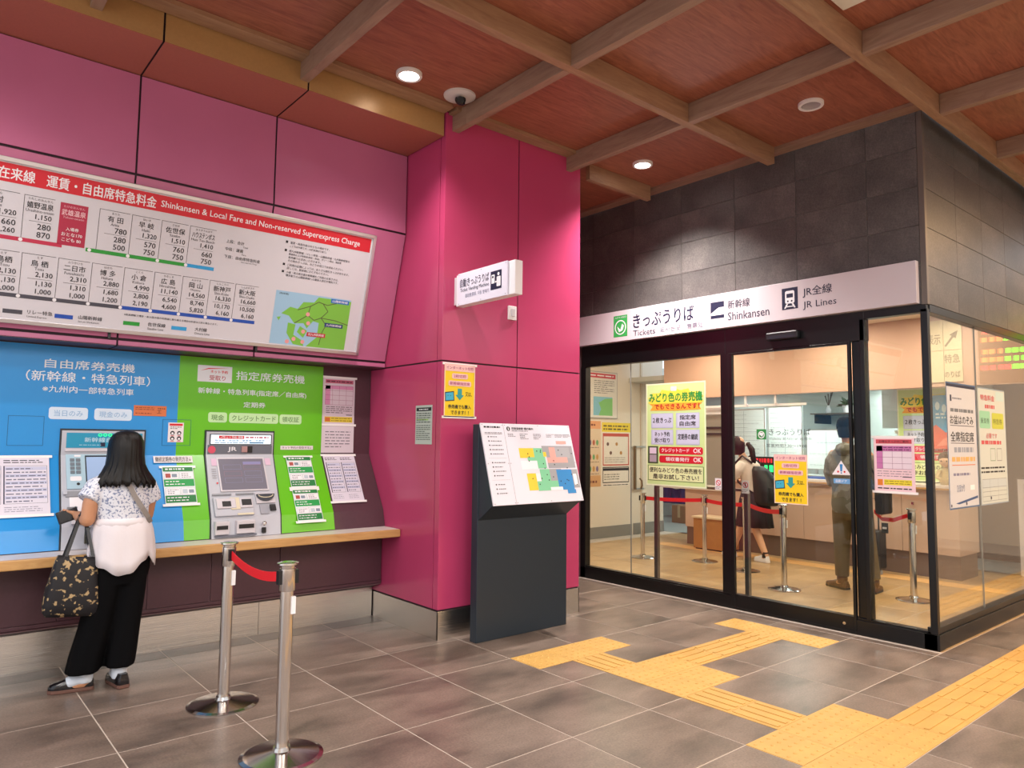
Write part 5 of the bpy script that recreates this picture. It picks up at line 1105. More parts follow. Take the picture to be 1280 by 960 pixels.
r = empty('wooden_box', (8.75, 6.05, 0), 'plain orange brown wooden box standing in front of the office counter', 'box')
b = MB(); b.box(8.62, 5.72, .02, 8.94, 6.24, .43, mat('box_wood', '#b07a44', .5, noise=.06, nscale=20)); b.build('box_body', r, bevel=.004); b = MB(); b.box(8.60, 5.70, .43, 8.945, 6.26, .455, mat('box_lid', '#d9c3a4', .5)); b.build('lid', r, bevel=.003); b = MB(); b.box(8.64, 5.74, 0.0, 8.93, 6.22, .02, DARK); b.build('feet', r)
# screens on the counter
r = empty('privacy_screen', (9.15, 6.2, .87), 'grey privacy screen with two dark bars on the low end of the counter', 'screen')
b = MB(); b.box(9.14, 5.95, .866, 9.17, 6.75, 1.98, mat('screen_grey', '#8b867d', .5)); b.build('panel', r, bevel=.003); b = MB(); b.box(9.138, 5.945, 1.90, 9.172, 6.77, 2.0, PAPER); b.build('top_rail', r)
for z in (1.60, 1.69): 
    b = MB(); b.box(9.115, 5.98, z, 9.139, 6.42, z + .028, BLK); b.build('bar', r)
def board(name, label, y0, y1, z0, z1, x, rules, cols, seed, dark=False):
    r, p, q = paper(name, label, 'whiteboard', Pl((x, 0, 0), (0, -1, 0), (0, 0, 1)), -y1, z0, -y0, z1, mat('whiteboard', '#e9f2f1', .3), th=.025)
    a0, b0, a1, b1 = q; b = MB(); ring(b, p, a0, b0, a1, b1, .015, ALU, .0012)
    for i in range(1, cols): xx = a0 + (a1 - a0) * i / cols; rect(b, p, xx, b0 + .03, xx + .004, b1 - .03, flat('#7a9090'), .0008)
    for i in range(rules): zz_ = b0 + .05 + (b1 - b0 - .1) * i / rules; rect(b, p, a0 + .03, zz_, a1 - .03, zz_ + .002, flat('#bccaca'), .0008); lines(b, p, a0 + .05, zz_ + .01, a1 - .1, zz_ + .035, 1, flat('#9aaab0'), .25, .0012, seed + i, 12)
    b.build('ruled_print', r); b = MB(); yy = (y0 + y1) / 2
    for s in (.15, .85): yv = y0 + (y1 - y0) * s; b.box(x - .005, yv - .015, 0 if z0 < 1.0 else z0 - .9 if False else 0, x + .03, yv + .015, z0 + .02, ALU)
    b.build('stand_leg', r)
board('whiteboard', 'tall ruled whiteboard behind the counter, directly above the schoolgirl', 6.15, 6.90, 1.12, 2.03, 10.4, 12, 2, 1)
board('whiteboard', 'tall double whiteboard of timetables behind the door lettering', 5.56, 6.13, 1.12, 2.06, 10.45, 11, 2, 20)
board('whiteboard', 'wide low whiteboard behind the counter beside the man in the cap', 4.60, 5.53, 1.10, 1.70, 10.5, 3, 3, 40)
b = MB(); b.box(9.95, 4.7, 1.0, 10.35, 5.54, 1.04, mat('cabinet_grey', '#a8b2b0', .5)); b.box(9.97, 4.72, 0, 10.33, 5.52, 1.0, mat('cabinet_grey', '#a8b2b0')); o = b.build('filing_cabinet', None, bevel=.004, origin=(10.15, 5.1, 0)); tag(o, 'low grey cabinet under the wide whiteboard behind the counter', 'cabinet')
for y in (5.62, 5.17):
    o = MB().box(8.98, y - .012, 2.02, 9.0, y + .012, 2.143, PAPER).build('screen_hanger', None, origin=(8.99, y, 2.02)); tag(o, 'white hanger under the office bulkhead above the ' + ('ponytail' if y > 5.4 else 'door lettering'), 'bracket')
b = MB(); b.box(9.02, 4.75, 1.99, 9.03, 6.35, 2.02, PAPER); b.box(9.0, 5.155, 2.0, 9.03, 5.185, 2.03, PAPER); b.box(9.0, 5.605, 2.0, 9.03, 5.635, 2.03, PAPER); o = b.build('hanging_rail', None, origin=(9.02, 5.5, 1.99)); tag(o, 'thin white horizontal rail hanging below the pink office bulkhead', 'rail')
# shelf with plant
r = empty('wall_shelf', (11.9, 5.6, 1.9), 'small wall shelf holding a potted plant in the back office', 'shelf')
b = MB(); b.box(11.8, 5.45, 1.98, 12.398, 6.15, 2.0, mat('shelf_wood', '#6a5540', .5)); b.build('board', r); b = MB(); b.box(11.85, 5.5, 1.83, 12.398, 5.52, 1.98, DARK); b.box(11.85, 6.08, 1.83, 12.398, 6.10, 1.98, DARK); b.build('bracket', r)
r = empty('potted_plant', (12.05, 5.65, 2.0), 'leafy dark green plant in a white pot on the back office shelf', 'plant')
b = MB(); b.lathe([(.04, 0), (.06, .13), (.055, .13)], (12.05, 5.65, 2.0), WHITE, 16); b.build('pot', r)
rnd = random.Random(8)
for k in range(22):
    a, e, L = rnd.uniform(0, 6.28), rnd.uniform(.2, 1.3), rnd.uniform(.14, .26); d = Vector((math.cos(a) * math.cos(e), math.sin(a) * math.cos(e), math.sin(e))); w = d.cross(Vector((0, 0, 1))).normalized() * .028
    c = Vector((12.05, 5.65, 2.12)); m = c + d * L * .6; t = c + d * L + Vector((0, 0, -.04))
    MB().add([c, m - w, t, m + w, c + Vector((0, 0, .002))], [(0, 1, 2), (0, 2, 3)], mat('leaf', '#3a5a38', .5)).build('leaf', r)
r = empty('vase', (12.05, 5.95, 2.0), 'small white vase with dry stems left of the potted plant', 'vase')
b = MB(); b.lathe([(.03, 0), (.045, .06), (.02, .13), (.025, .14)], (12.05, 5.95, 2.0), WHITE, 16); b.build('body', r, smooth=True)
for k in range(7): MB().tube([(12.05, 5.95, 2.12), (12.05 + rnd.uniform(-.05, .05), 5.95 + rnd.uniform(-.09, .09), 2.34 + rnd.uniform(-.05, .05))], [.004, .012], mat('dry_stem', '#4a4436', .7), 5).build('stem', r)
# fluorescent in the back office
for i, (x, y) in enumerate(BACK_PANELS):
    r = empty('strip_light', (x, y, 2.45), ['white strip light on the back office ceiling above the whiteboards', 'white strip light on the back office ceiling near the man in the cap', 'white strip light over the passage behind the counter'][i], 'ceiling light')
    b = MB(); b.box(x - .62, y - .14, 2.435, x + .62, y + .14, 2.449, WHITE); b.build('housing', r); b = MB(); b.box(x - .6, y - .12, 2.432, x + .6, y + .12, 2.436, mat('tube_glow', '#ffffff', .5, emit='#f2fff8', estr=4)); b.build('diffuser', r)
for i, (x, y) in enumerate(OFFICE_PANELS):
    o = MB().lathe([(.06, -.006), (.10, -.004), (.105, .012)], (x, y, 2.938), mat('office_lamp', '#ffffff', .4, emit='#ffe8cc', estr=6), 24).build('office_downlight', None, origin=(x, y, 2.94)); tag(o, 'round warm downlight in the office ceiling, ' + ['over the poster wall corner', 'over the middle of the waiting floor', 'nearest the glass corner post', 'above the low end of the counter', 'above the man in the cap', 'above the doll on the counter end'][i], 'downlight', 'downlights in the office ceiling')
# things on the counter
r = empty('cash_tray', (9.1, 4.65, 1.035), 'blue coin tray on the counter top left of the man', 'tray')
b = MB(); b.box(9.0, 4.45, 1.036, 9.2, 4.85, 1.045, mat('tray_blue', '#3a5fb0', .4)); b.build('base', r)
b = MB(); b.box(9.0, 4.45, 1.045, 9.2, 4.46, 1.06, MATS['tray_blue']); b.box(9.0, 4.84, 1.045, 9.2, 4.85, 1.06, MATS['tray_blue']); b.box(8.992, 4.45, 1.036, 9.0, 4.85, 1.06, MATS['tray_blue']); b.box(9.2, 4.45, 1.036, 9.208, 4.85, 1.06, MATS['tray_blue']); b.build('rim', r)
r = empty('counter_display', (9.15, 5.45, 1.035), 'small black counter display with red and green glowing digits beside the schoolgirl', 'display')
b = MB(); b.box(9.12, 5.14, 1.036, 9.22, 5.66, 1.30, DARK); b.build('housing', r, bevel=.004); q = Pl((9.119, 0, 0), (0, -1, 0), (0, 0, 1)); b = MB(); lines(b, q, -5.60, 1.215, -5.30, 1.28, 1, mat('led_red', '#c81820', emit='#ff2030', estr=1.2), .8, seg=7); lines(b, q, -5.42, 1.09, -5.17, 1.19, 1, mat('led_green', '#20e070'), .9, seg=4); b.build('digits', r)
# right hand part of the counter: standing poster, doll, blue poster
r, p, q = None, None, None
green_poster('pale green poster standing on the counter end behind the pink chart', Pl((9.37, 0, 0), (0, -1, 0), (0, 0, 1)), -3.76, 1.05, -3.04, 2.165)
r, p, q = paper('sea_poster', 'blue and coral picture poster standing on the counter end beside the doll', 'poster', Pl((9.33, 0, 0), (0, -1, 0), (0, 0, 1)), -3.40, 1.44, -2.98, 2.07, flat('#38a6dc'))
a0, b0, a1, b1 = q; f = lambda x, y: (a0 + (a1 - a0) * x, b0 + (b1 - b0) * y); b = MB(); poly(b, p, [f(0, 0), f(1, 0), f(1, .38), f(.7, .42), f(.45, .30), f(.2, .45), f(0, .35)], flat('#e0604c')); poly(b, p, [f(.2, .05), f(.9, .1), f(.8, .25), f(.4, .2)], flat('#f0907c'), .001)
for k in range(4): disc(b, p, *f(.25 + .17 * k, .8 - .05 * (k % 2)), .025, flat('#c8e8f4'), .0009, 10, ry=.05)
lines(b, p, *f(.2, .55), *f(.85, .68), 2, flat('#d8f0f8'), .5); b.build('printed_design', r)
r = empty('doll', (9.09, 3.12, 1.035), 'small brown haired doll in beige sitting on the counter end', 'doll')
b = MB(); b.loft([(9.09, 3.12, 1.036, .07, .08), (9.09, 3.12, 1.10, .085, .10), (9.09, 3.12, 1.20, .06, .075), (9.09, 3.12, 1.25, .03, .035)], mat('doll_dress', '#c9b488', .7), 16); b.tube([(9.03, 3.05, 1.20), (8.99, 3.03, 1.12), (8.96, 3.09, 1.10)], [.022, .02, .018], MATS['doll_dress'], 8); b.tube([(9.03, 3.19, 1.20), (8.99, 3.21, 1.12), (8.96, 3.15, 1.10)], [.022, .02, .018], MATS['doll_dress'], 8); b.build('dress', r, smooth=True)
b = MB(); b.ball((9.04, 3.12, 1.31), .075, mat('doll_skin', '#e0b898', .6), 14, (.95, 1, 1)); b.build('head', r, smooth=True)
b = MB(); b.ball((9.055, 3.12, 1.335), .085, mat('doll_hair', '#4a3020', .8), 14, (.95, 1.05, .95)); b.build('hair', r, smooth=True)
for s in (-1, 1): MB().ball((8.968, 3.12 + s * .028, 1.305), .008, BLK, 8).build('eye', r)
r = empty('leaflet_box', (9.02, 2.99, 1.035), 'low orange wooden leaflet box at the end of the office counter', 'box')
b = MB(); b.box(8.93, 2.94, 1.036, 9.12, 3.00, 1.09, mat('leaflet_wood', '#c87a34', .5)); b.build('tray', r, bevel=.003); b = MB(); b.box(8.94, 2.95, 1.09, 9.10, 2.99, 1.094, PAPER); b.build('leaflets', r)
# grey shutter and white printer seen through the narrow window
r = empty('roller_blind', (10.9, 3.6, 1.95), 'pale grey roller blind on the dark partition behind the pink chart poster', 'blind')
b = MB(); b.box(10.93, 3.2, 1.72, 10.995, 4.6, 2.40, mat('blind_grey', '#b8b6ac', .6)); b.build('cloth', r)
r = empty('tall_printer', (9.5, 3.55, 1.035), 'white ticket printer on the counter top behind the pink chart poster', 'printer')
b = MB(); b.box(9.42, 3.40, 1.036, 9.58, 3.80, 1.62, mat('printer_white', '#cdd6d4', .4)); b.build('body', r, bevel=.01); b = MB(); b.box(9.41, 3.38, 1.62, 9.59, 3.82, 1.66, mat('printer_white', '#cdd6d4')); b.build('lid', r, bevel=.005)
# passage with navy curtains and boxes
r = empty('noren_curtain', (11.0, 8.6, .2), 'navy curtain with a pale round mark in the passage beyond the office counter', 'curtain')
b = MB(); CU = Pl((11.6, 0, 0), (0, -1, 0), (0, 0, 1))
cl_ = mat('curtain_navy', '#232a58', .8); n = 20
for k in range(2):
    y0 = 9.2 - k * .95; vs = []; 
    for i in range(n + 1):
        y = y0 - .85 * i / n; vs += [(11.62 + .02 * math.sin(i * 1.4), y, .30), (11.62 + .02 * math.sin(i * 1.4), y, 1.9)]
    MB().add(vs + [(v[0] + .006, v[1], v[2]) for v in vs], [(2 * i, 2 * i + 2, 2 * i + 3, 2 * i + 1) for i in range(n)] + [(2 * n + 2 + 2 * i, 2 * n + 3 + 2 * i, 2 * n + 5 + 2 * i, 2 * n + 4 + 2 * i) for i in range(n)], cl_).build('cloth', r)
    b = MB(); disc(b, CU, -(y0 - .42), .80, .22, flat('#c8c4b0'), .012); disc(b, CU, -(y0 - .42), .80, .17, cl_, .014); disc(b, CU, -(y0 - .42), .80, .10, flat('#c8c4b0'), .016, 6); b.build('round_mark', r)
MB().box(11.6, 7.2, 1.9, 11.66, 9.3, 1.95, DARK).build('curtain_rod', r)
for i, (x, y, z, s) in enumerate(((11.25, 8.35, 0, .32), (11.3, 7.95, 0, .30))):
    r = empty('cardboard_box', (x, y, z), ['larger brown cardboard box on the passage floor below the curtain', 'smaller brown cardboard box on the passage floor, right of the other'][i], 'box')
    MB().box(x - s / 2, y - s / 2, .001, x + s / 2, y + s / 2, s, mat('cardboard', '#8f6a48', .8)).build('carton', r, bevel=.003); MB().box(x - s / 2 - .001, y - .03, .1, x - s / 2, y + .03, s - .001, flat('#b89a70')).build('tape', r)
# low white partition and dark door panel seen through the side window
r = empty('partition', (10.6, 2.9, 0), 'white framed partition with a dark panel at the far end of the side window', 'partition')
MB().box(9.9, 2.62, 0, 9.96, 2.68, 1.05, PAPER).build('frame_post', r); MB().box(9.9, 2.32, 0, 9.96, 2.38, 1.05, PAPER).build('frame_post', r); MB().box(9.9, 2.32, 1.05, 9.96, 2.68, 1.10, PAPER).build('top_bar', r); MB().box(9.915, 2.38, .05, 9.945, 2.62, 1.05, mat('panel_dark', '#1d2130', .3)).build('dark_panel', r)

# ================================================================== DEPARTURE BOARD AND HANGING SIGN in the corridor on the right (seen as reflections)
r = empty('departure_board', (9.8, 1.6, 2.3), 'black hanging departure board with red and green glowing lines over the right hand corridor', 'departure board')
b = MB(); b.box(9.8, 1.26, 2.22, 9.95, 2.02, 3.02, DARK); b.build('housing', r, bevel=.005); q = Pl((9.798, 0, 0), (0, -1, 0), (0, 0, 1)); b = MB()
lg_, lr_, lo_ = mat('led_green2', '#40e020', emit='#50ff20', estr=3), mat('led_red2', '#e02030', emit='#ff2838', estr=3), mat('led_orange', '#e86030', emit='#ff7030', estr=3)
for i in range(6):
    z = 2.90 - i * .095 - (.05 if i > 2 else 0); rnd = random.Random(i)
    for k in range(9):
        kk = 8 - k; m = (lo_ if kk < 3 else lg_) if i in (0, 2, 3, 4) else lr_ if (i == 1 or kk < 4) else lg_
        rect(b, q, -1.98 + k * .078, z, -1.98 + k * .078 + rnd.uniform(.04, .068), z + .055, m, .001)
b.build('glowing_lines', r)
for y in (1.4, 1.9): MB().tube([(9.87, y, 3.02), (9.87, y, ZC - .001)], .015, DARK, 8).build('hanging_rod', r)

# black suitcase by the counter
r = empty('suitcase', (8.70, 3.78, 0), 'slim black upright suitcase with a long handle standing at the counter', 'suitcase')
b = MB(); b.box(8.60, 3.69, .05, 8.80, 3.86, .50, mat('case_black', '#14151a', .5)); b.build('body', r, bevel=.03, seg=3)
b = MB(); b.tube([(8.66, 3.72, .50), (8.66, 3.72, .86), (8.66, 3.83, .86), (8.66, 3.83, .50)], .010, DARK, 8); b.build('handle', r)
for y in (3.71, 3.84):
    b = MB(); b.tube([(8.66, y - .012, .028), (8.66, y + .012, .028)], .027, MGREY, 12); b.build('wheel', r); MB().box(8.65, y - .008, .03, 8.67, y + .008, .06, DARK).build('wheel_bracket', r)

# beige direction panels high on the bulkhead by the corner
r = empty('direction_sign', (8.94, 2.98, 2.16), 'beige direction sign with an arrow high on the office bulkhead near the glass corner', 'sign')
q = Pl((8.949, 0, 0), (0, -1, 0), (0, 0, 1))
for i in range(2):
    for j in range(2):
        b = MB(); slab(b, q, -3.26 + i * .19, 2.19 + j * .36, -3.075 + i * .19, 2.545 + j * .36 - .01 * j, .0, .012, mat('sign_beige', '#d9c9a8' if True else '', .5)); b.build('sign_plate', r)
q2 = q.off(.0125); BG = flat('#8f7f68'); b = MB()
txt(b, q2, '特急', -3.065, 2.40, -2.91, 2.50, BG, .01); txt(b, q2, 'のりば', -3.065, 2.24, -2.91, 2.31, BG, .01); txt(b, q2, '表示', -3.24, 2.62, -3.10, 2.74, BG, .01); poly(b, q2, [(-3.06, 2.60), (-3.045, 2.585), (-2.965, 2.69), (-2.945, 2.672), (-2.92, 2.765), (-3.01, 2.72), (-2.985, 2.705)], BG); b.build('lettering', r)
# ================================================================== PEOPLE
def remesh(name, mb, mat_, parent, voxel=.01, smooth=3, fac=.5, deform=None):
    """join overlapping lofts into one continuous skin"""
    t = mb.build('tmp'); t.parent = None
    m = t.modifiers.new('r', 'REMESH'); m.mode = 'VOXEL'; m.voxel_size = voxel
    s = t.modifiers.new('s', 'SMOOTH'); s.iterations = smooth; s.factor = fac
    dg = bpy.context.evaluated_depsgraph_get(); dg.update()
    me = bpy.data.meshes.new_from_object(t.evaluated_get(dg)); bpy.data.objects.remove(t)
    off = wloc(parent)
    for v in me.vertices:
        c = v.co.copy()
        if deform: c = deform(c)
        v.co = c - off
    me.name = name; me.materials.clear(); me.materials.append(mat_)
    for p in me.polygons: p.use_smooth = True; p.material_index = 0
    o = bpy.data.objects.new(name, me); COL.objects.link(o); o.parent = parent
    return o
def speckle_mat(name, base, spot, scale, thr, rough=.7, stretch=(1, 1, 1)):
    m = mat(name, base, rough); nt = m.node_tree; b = nt.nodes['Principled BSDF']
    tc = nt.nodes.new('ShaderNodeTexCoord'); n = nt.nodes.new('ShaderNodeTexNoise'); n.inputs['Scale'].default_value = scale; n.inputs['Detail'].default_value = 2
    mp = nt.nodes.new('ShaderNodeMapping'); mp.inputs['Scale'].default_value = stretch
    nt.links.new(tc.outputs['Object'], mp.inputs[0]); nt.links.new(mp.outputs[0], n.inputs['Vector'])
    cr = nt.nodes.new('ShaderNodeValToRGB'); e = cr.color_ramp.elements; e[0].position = thr - .02; e[0].color = lin(base); e[1].position = thr + .02; e[1].color = lin(spot)
    nt.links.new(n.outputs['Fac'], cr.inputs[0]); nt.links.new(cr.outputs[0], b.inputs['Base Color']); return m
SKIN = mat('skin', '#c08a68', .55); SKINL = mat('skin_light', '#d8a888', .55)
HAIR = mat('hair_black', '#0b0807', .42, spec=.3, noise=.3, nscale=6, stretch=(30, 30, 1.5), bump=.3, bscale=5)
V3 = Vector
def limb(mb, pts, rs, n=14): mb.tube([V3(p) for p in pts], rs, SKIN, n); [mb.ball(p, r * .98, SKIN, 10) for p, r in zip(pts, rs)]
def hand(mb, wrist, d, nrm, curl=.5, s=1, side=1):
    """palm, four unequal fingers and a thumb; d = direction of the palm, nrm = back of the hand"""
    wrist, d, nrm = V3(wrist), V3(d).normalized(), V3(nrm).normalized(); w = d.cross(nrm).normalized() * side; nrm = w.cross(d).normalized() * side
    c = wrist + d * .045 * s
    for k in (-1, 0, 1): mb.tube([wrist + w * k * .012 * s, c + w * k * .020 * s, wrist + d * .088 * s + w * k * .026 * s], [.015 * s, .0165 * s, .0125 * s], SKIN, 8)
    for k, L in zip((-1.5, -.5, .5, 1.5), (.062, .074, .070, .055)):
        p = wrist + d * .085 * s + w * k * .0185 * s; dd = d.copy(); pts = [p - d * .015 * s]; q = p.copy(); pts.append(q.copy())
        for j in range(3):
            dd = (dd * math.cos(curl) - nrm * math.sin(curl)).normalized(); q = q + dd * L * s * (.42, .32, .26)[j]; pts.append(q.copy())
        mb.tube(pts, [.009 * s, .0088 * s, .0082 * s, .0076 * s, .0062 * s], SKIN, 8)
    b0 = wrist + d * .025 * s - w * .018 * s; t = (d * .55 - w * .8 - nrm * .3).normalized()
    mb.tube([b0, b0 + t * .035 * s, b0 + t * .035 * s + (t + d * .9).normalized() * .032 * s], [.013 * s, .0105 * s, .0085 * s], SKIN, 8)
def head(mb, c, fwd, s=1, tilt=0):
    """skull, jaw, nose, lips and ears around centre c, facing fwd"""
    c = V3(c); f = V3(fwd).normalized(); sd = f.cross(V3((0, 0, 1))).normalized(); u = V3((0, 0, 1))
    def P(a, b_, z): return c + sd * a * s + f * b_ * s + u * z * s + f * (z * tilt * s)
    yaw = math.atan2(f.y, f.x)
    secs = [(.028, .030, .062, -.118), (.046, .050, .038, -.100), (.058, .068, .022, -.070), (.066, .080, .008, -.035), (.072, .090, .0, .0), (.076, .098, -.004, .035), (.072, .094, -.006, .070), (.055, .074, -.008, .098), (.025, .035, -.010, .114)]
    L = []
    for rs_, rf, off, z in secs:
        q = P(0, off, z); L.append((q.x, q.y, q.z, rf * s, rs_ * s, yaw))
    mb.loft(L, SKIN, 20)
    mb.tube([P(0, .088, .018), P(0, .103, -.012), P(0, .112, -.026), P(0, .098, -.036)], [.008 * s, .010 * s, .013 * s, .009 * s], SKIN, 8)
    mb.tube([P(-.02, .088, -.060), P(0, .096, -.060), P(.02, .088, -.060)], [.006 * s, .009 * s, .006 * s], SKIN, 8)
    for k in (-1, 1):
        mb.tube([P(k * .073, -.010, .018), P(k * .082, -.018, .0), P(k * .074, -.006, -.028)], [.009 * s, .012 * s, .008 * s], SKIN, 8)
        mb.tube([P(k * .045, .082, .026), P(k * .022, .094, .024)], [.006 * s, .007 * s], SKIN, 8)
    return P
def eyes(P, parent, s=1):
    for k in (-1, 1):
        b = MB(); q = P(k * .030, .083, .002); b.ball(q, .010 * s, WHITE, 10); q2 = P(k * .030, .0905, .002); b.ball(q2, .0052 * s, BLK, 8); b.build('eye', parent, smooth=True)
    b = MB(); q = [P(-.021, .097, -.060), P(0, .105, -.059), P(.021, .097, -.060)]; b.tube(q, [.002, .0045, .002], mat('lips', '#a85a50', .5), 6); b.build('mouth', parent, smooth=True)
    b = MB()
    for k in (-1, 1): b.tube([P(k * .045, .086, .030), P(k * .018, .099, .032)], [.003, .0035], HAIR, 6); 
    b.build('eyebrows', parent)
def shoe(parent, c, ang, L, W_, m, sole, name='shoe', label=None):
    """c = middle of the sole on the floor, ang = direction of the toe"""
    f = V3((math.cos(ang), math.sin(ang), 0)); w = V3((-f.y, f.x, 0)); c = V3(c)
    out = [(-.5, .30), (-.44, .40), (-.2, .42), (.05, .46), (.25, .50), (.40, .42), (.49, .22), (.5, .0)]
    ol = [(a, -b_) for a, b_ in out] + [(a, b_) for a, b_ in reversed(out[:-1])]
    P3 = lambda a, b_, z: c + f * a * L + w * b_ * W_ + V3((0, 0, z))
    b = MB(); n = len(ol); vs = [P3(a * .97, b_ * .94, .001) for a, b_ in ol] + [P3(a, b_, .006) for a, b_ in ol] + [P3(a, b_, .022) for a, b_ in ol]
    b.add(vs, [tuple(range(n - 1, -1, -1)), tuple(range(2 * n, 3 * n))] + [(j * n + i, j * n + (i + 1) % n, (j + 1) * n + (i + 1) % n, (j + 1) * n + i) for j in range(2) for i in range(n)], sole); s_ = b.build('sole', parent, smooth=False)
    b = MB(); rings = [(.97, .95, .021, 0), (.98, .96, .035, 0), (.93, .86, .052, -.02), (.62, .70, .070, -.15), (.50, .60, .082, -.21)]
    vs = [P3(a * k + o, b_ * q, z) for k, q, z, o in rings for a, b_ in ol]
    b.add(vs, [tuple(range(n - 1, -1, -1)), tuple(range(4 * n, 5 * n))] + [(j * n + i, j * n + (i + 1) % n, (j + 1) * n + (i + 1) % n, (j + 1) * n + i) for j in range(4) for i in range(n)], m)
    o = b.build('shoe_upper', parent, smooth=True); return P3
def skirt(name, parent, cx, cy, n, rows, m, fold=.04, nf=9, thick=.004, zbot=None, seed=0, a0=0, a1=2 * math.pi):
    """draped open cloth; rows = [(z, rx, ry, dx, dy)]"""
    vs, fs = [], []; closed = abs(a1 - a0 - 2 * math.pi) < 1e-6; K = n if closed else n + 1
    for i, (z, rx, ry, dx, dy) in enumerate(rows):
        t = i / (len(rows) - 1)
        for k in range(K):
            a = a0 + (a1 - a0) * k / n; g = 1 + fold * t * (math.sin(nf * a + seed + 2 * t) + .5 * math.sin((nf * 2 + 1) * a + seed * 2))
            zz_ = z + (zbot(a) * t if zbot else 0)
            vs.append((cx + dx + rx * g * math.cos(a), cy + dy + ry * g * math.sin(a), zz_))
    for i in range(len(rows) - 1):
        for k in range(n): fs.append((i * K + k, (i + 1) * K + k, (i + 1) * K + (k + 1) % K, i * K + (k + 1) % K))
    o = MB().add(vs, fs, m).build(name, parent, smooth=True); q = o.modifiers.new('solid', 'SOLIDIFY'); q.thickness = thick; q.offset = 1
    return o

# ---------------------------------------------------------------- woman at the machine
wm = empty('person', (1.0, 4.93, 0), 'woman with shoulder length black hair and a speckled blouse using the blue ticket machine', 'person')
b = MB()
P = head(b, (1.068, 4.945, 1.385), (-.12, 1, -.0), .98, -.05)
b.tube([(1.06, 4.925, 1.20), (1.062, 4.93, 1.25), (1.066, 4.935, 1.30)], [.060, .050, .048], SKIN)
b.loft([(1.07, 4.93, .70, .150, .105), (1.07, 4.93, .80, .150, .105), (1.066, 4.93, .93, .118, .085), (1.058, 4.93, 1.04, .125, .09), (1.05, 4.93, 1.14, .150, .095), (1.047, 4.93, 1.20, .135, .065), (1.05, 4.93, 1.235, .08, .05)], SKIN, 24)
limb(b, [(.915, 4.92, 1.175), (.885, 4.91, 1.08), (.875, 4.91, .985)], [.044, .044, .040])
limb(b, [(.875, 4.91, .985), (.862, 5.00, .985), (.850, 5.08, 1.0)], [.040, .036, .027])
hand(b, (.850, 5.08, 1.0), (-.35, .8, .12), (.6, .1, .7), .45, .95)
limb(b, [(1.185, 4.92, 1.175), (1.212, 4.95, 1.09), (1.212, 4.99, .985)], [.044, .044, .039])
limb(b, [(1.212, 4.99, .985), (1.17, 5.08, 1.0), (1.12, 5.16, 1.02)], [.039, .034, .026])
hand(b, (1.12, 5.16, 1.02), (-.25, 1, .15), (0, -.2, 1), .35, .95, -1)
limb(b, [(1.00, 4.93, .72), (.955, 4.935, .42), (.915, 4.935, .12), (.910, 4.93, .055)], [.085, .058, .038, .036])
limb(b, [(1.13, 4.93, .72), (1.105, 4.915, .42), (1.082, 4.90, .12), (1.082, 4.895, .055)], [.085, .058, .038, .036])
b.tube([(.91, 4.93, .050), (.86, 4.945, .038), (.80, 4.965, .032)], [.036, .034, .024], SKIN); b.tube([(1.082, 4.895, .050), (1.08, 4.94, .038), (1.078, 5.01, .032)], [.036, .034, .024], SKIN)
remesh('body', b, SKIN, wm, .0058, 2)
eyes(P, wm, .98)
BLOUSE = speckle_mat('blouse_cloth', '#d9dbe4', '#7b86a6', 75, .57)
b = MB()
b.loft([(1.064, 4.93, .93, .142, .108), (1.064, 4.93, .98, .142, .108), (1.058, 4.93, 1.05, .148, .108), (1.050, 4.93, 1.13, .160, .108), (1.047, 4.93, 1.185, .160, .092), (1.047, 4.93, 1.215, .125, .072), (1.05, 4.93, 1.238, .078, .060)], SKIN, 28, lambda a, t: 1 + .012 * math.sin(7 * a + 9 * t))
b.tube([(.955, 4.925, 1.195), (.915, 4.92, 1.175), (.885, 4.912, 1.12), (.872, 4.905, 1.10)], [.060, .066, .066, .068], SKIN, 18)
b.tube([(1.145, 4.925, 1.195), (1.185, 4.93, 1.175), (1.212, 4.945, 1.12), (1.220, 4.955, 1.085)], [.064, .066, .064, .064], SKIN, 18)
remesh('blouse', b, BLOUSE, wm, .009, 3)
TROU = mat('black_trousers', '#050507', .85, spec=.12)
b = MB()
b.loft([(1.065, 4.93, .93, .130, .10), (1.072, 4.93, .80, .160, .118), (1.072, 4.93, .68, .158, .118), (1.060, 4.93, .60, .150, .110)], SKIN, 28)
fw = lambda a, t: 1 + .05 * t * math.sin(5 * a + 1) + .03 * t * math.sin(9 * a)
b.loft([(1.005, 4.93, .70, .090, .105), (.985, 4.93, .55, .092, .105), (.950, 4.932, .36, .090, .100), (.912, 4.932, .20, .092, .095), (.893, 4.930, .105, .090, .092)], SKIN, 28, fw)
b.loft([(1.130, 4.93, .70, .088, .105), (1.122, 4.925, .55, .088, .103), (1.105, 4.915, .36, .084, .097), (1.090, 4.905, .20, .084, .093), (1.082, 4.900, .118, .082, .090)], SKIN, 28, fw)
remesh('trousers', b, TROU, wm, .009, 3)
CARD = mat('white_cardigan', '#ddd6da', .8, bump=.15, bscale=25)
def zb(a):
    d = math.degrees(a) % 360; K_ = [(0, .03), (90, .02), (180, .075), (225, .01), (255, -.040), (275, -.030), (300, .035), (318, .060), (332, .010), (345, -.010), (352, .02), (360, .03)]
    for (d0, v0), (d1, v1) in zip(K_[:-1], K_[1:]):
        if d0 <= d <= d1: t = (d - d0) / (d1 - d0); t = t * t * (3 - 2 * t); return v0 + (v1 - v0) * t
    return 0
skirt('cardigan', wm, 1.068, 4.93, 72, [(.975, .138, .110, -.002, 0), (.955, .150, .120, 0, 0), (.90, .160, .128, .004, 0), (.83, .168, .134, .006, 0), (.76, .174, .140, .006, 0), (.70, .176, .142, .004, -.004)], CARD, .035, 6, .005, zb, 1)
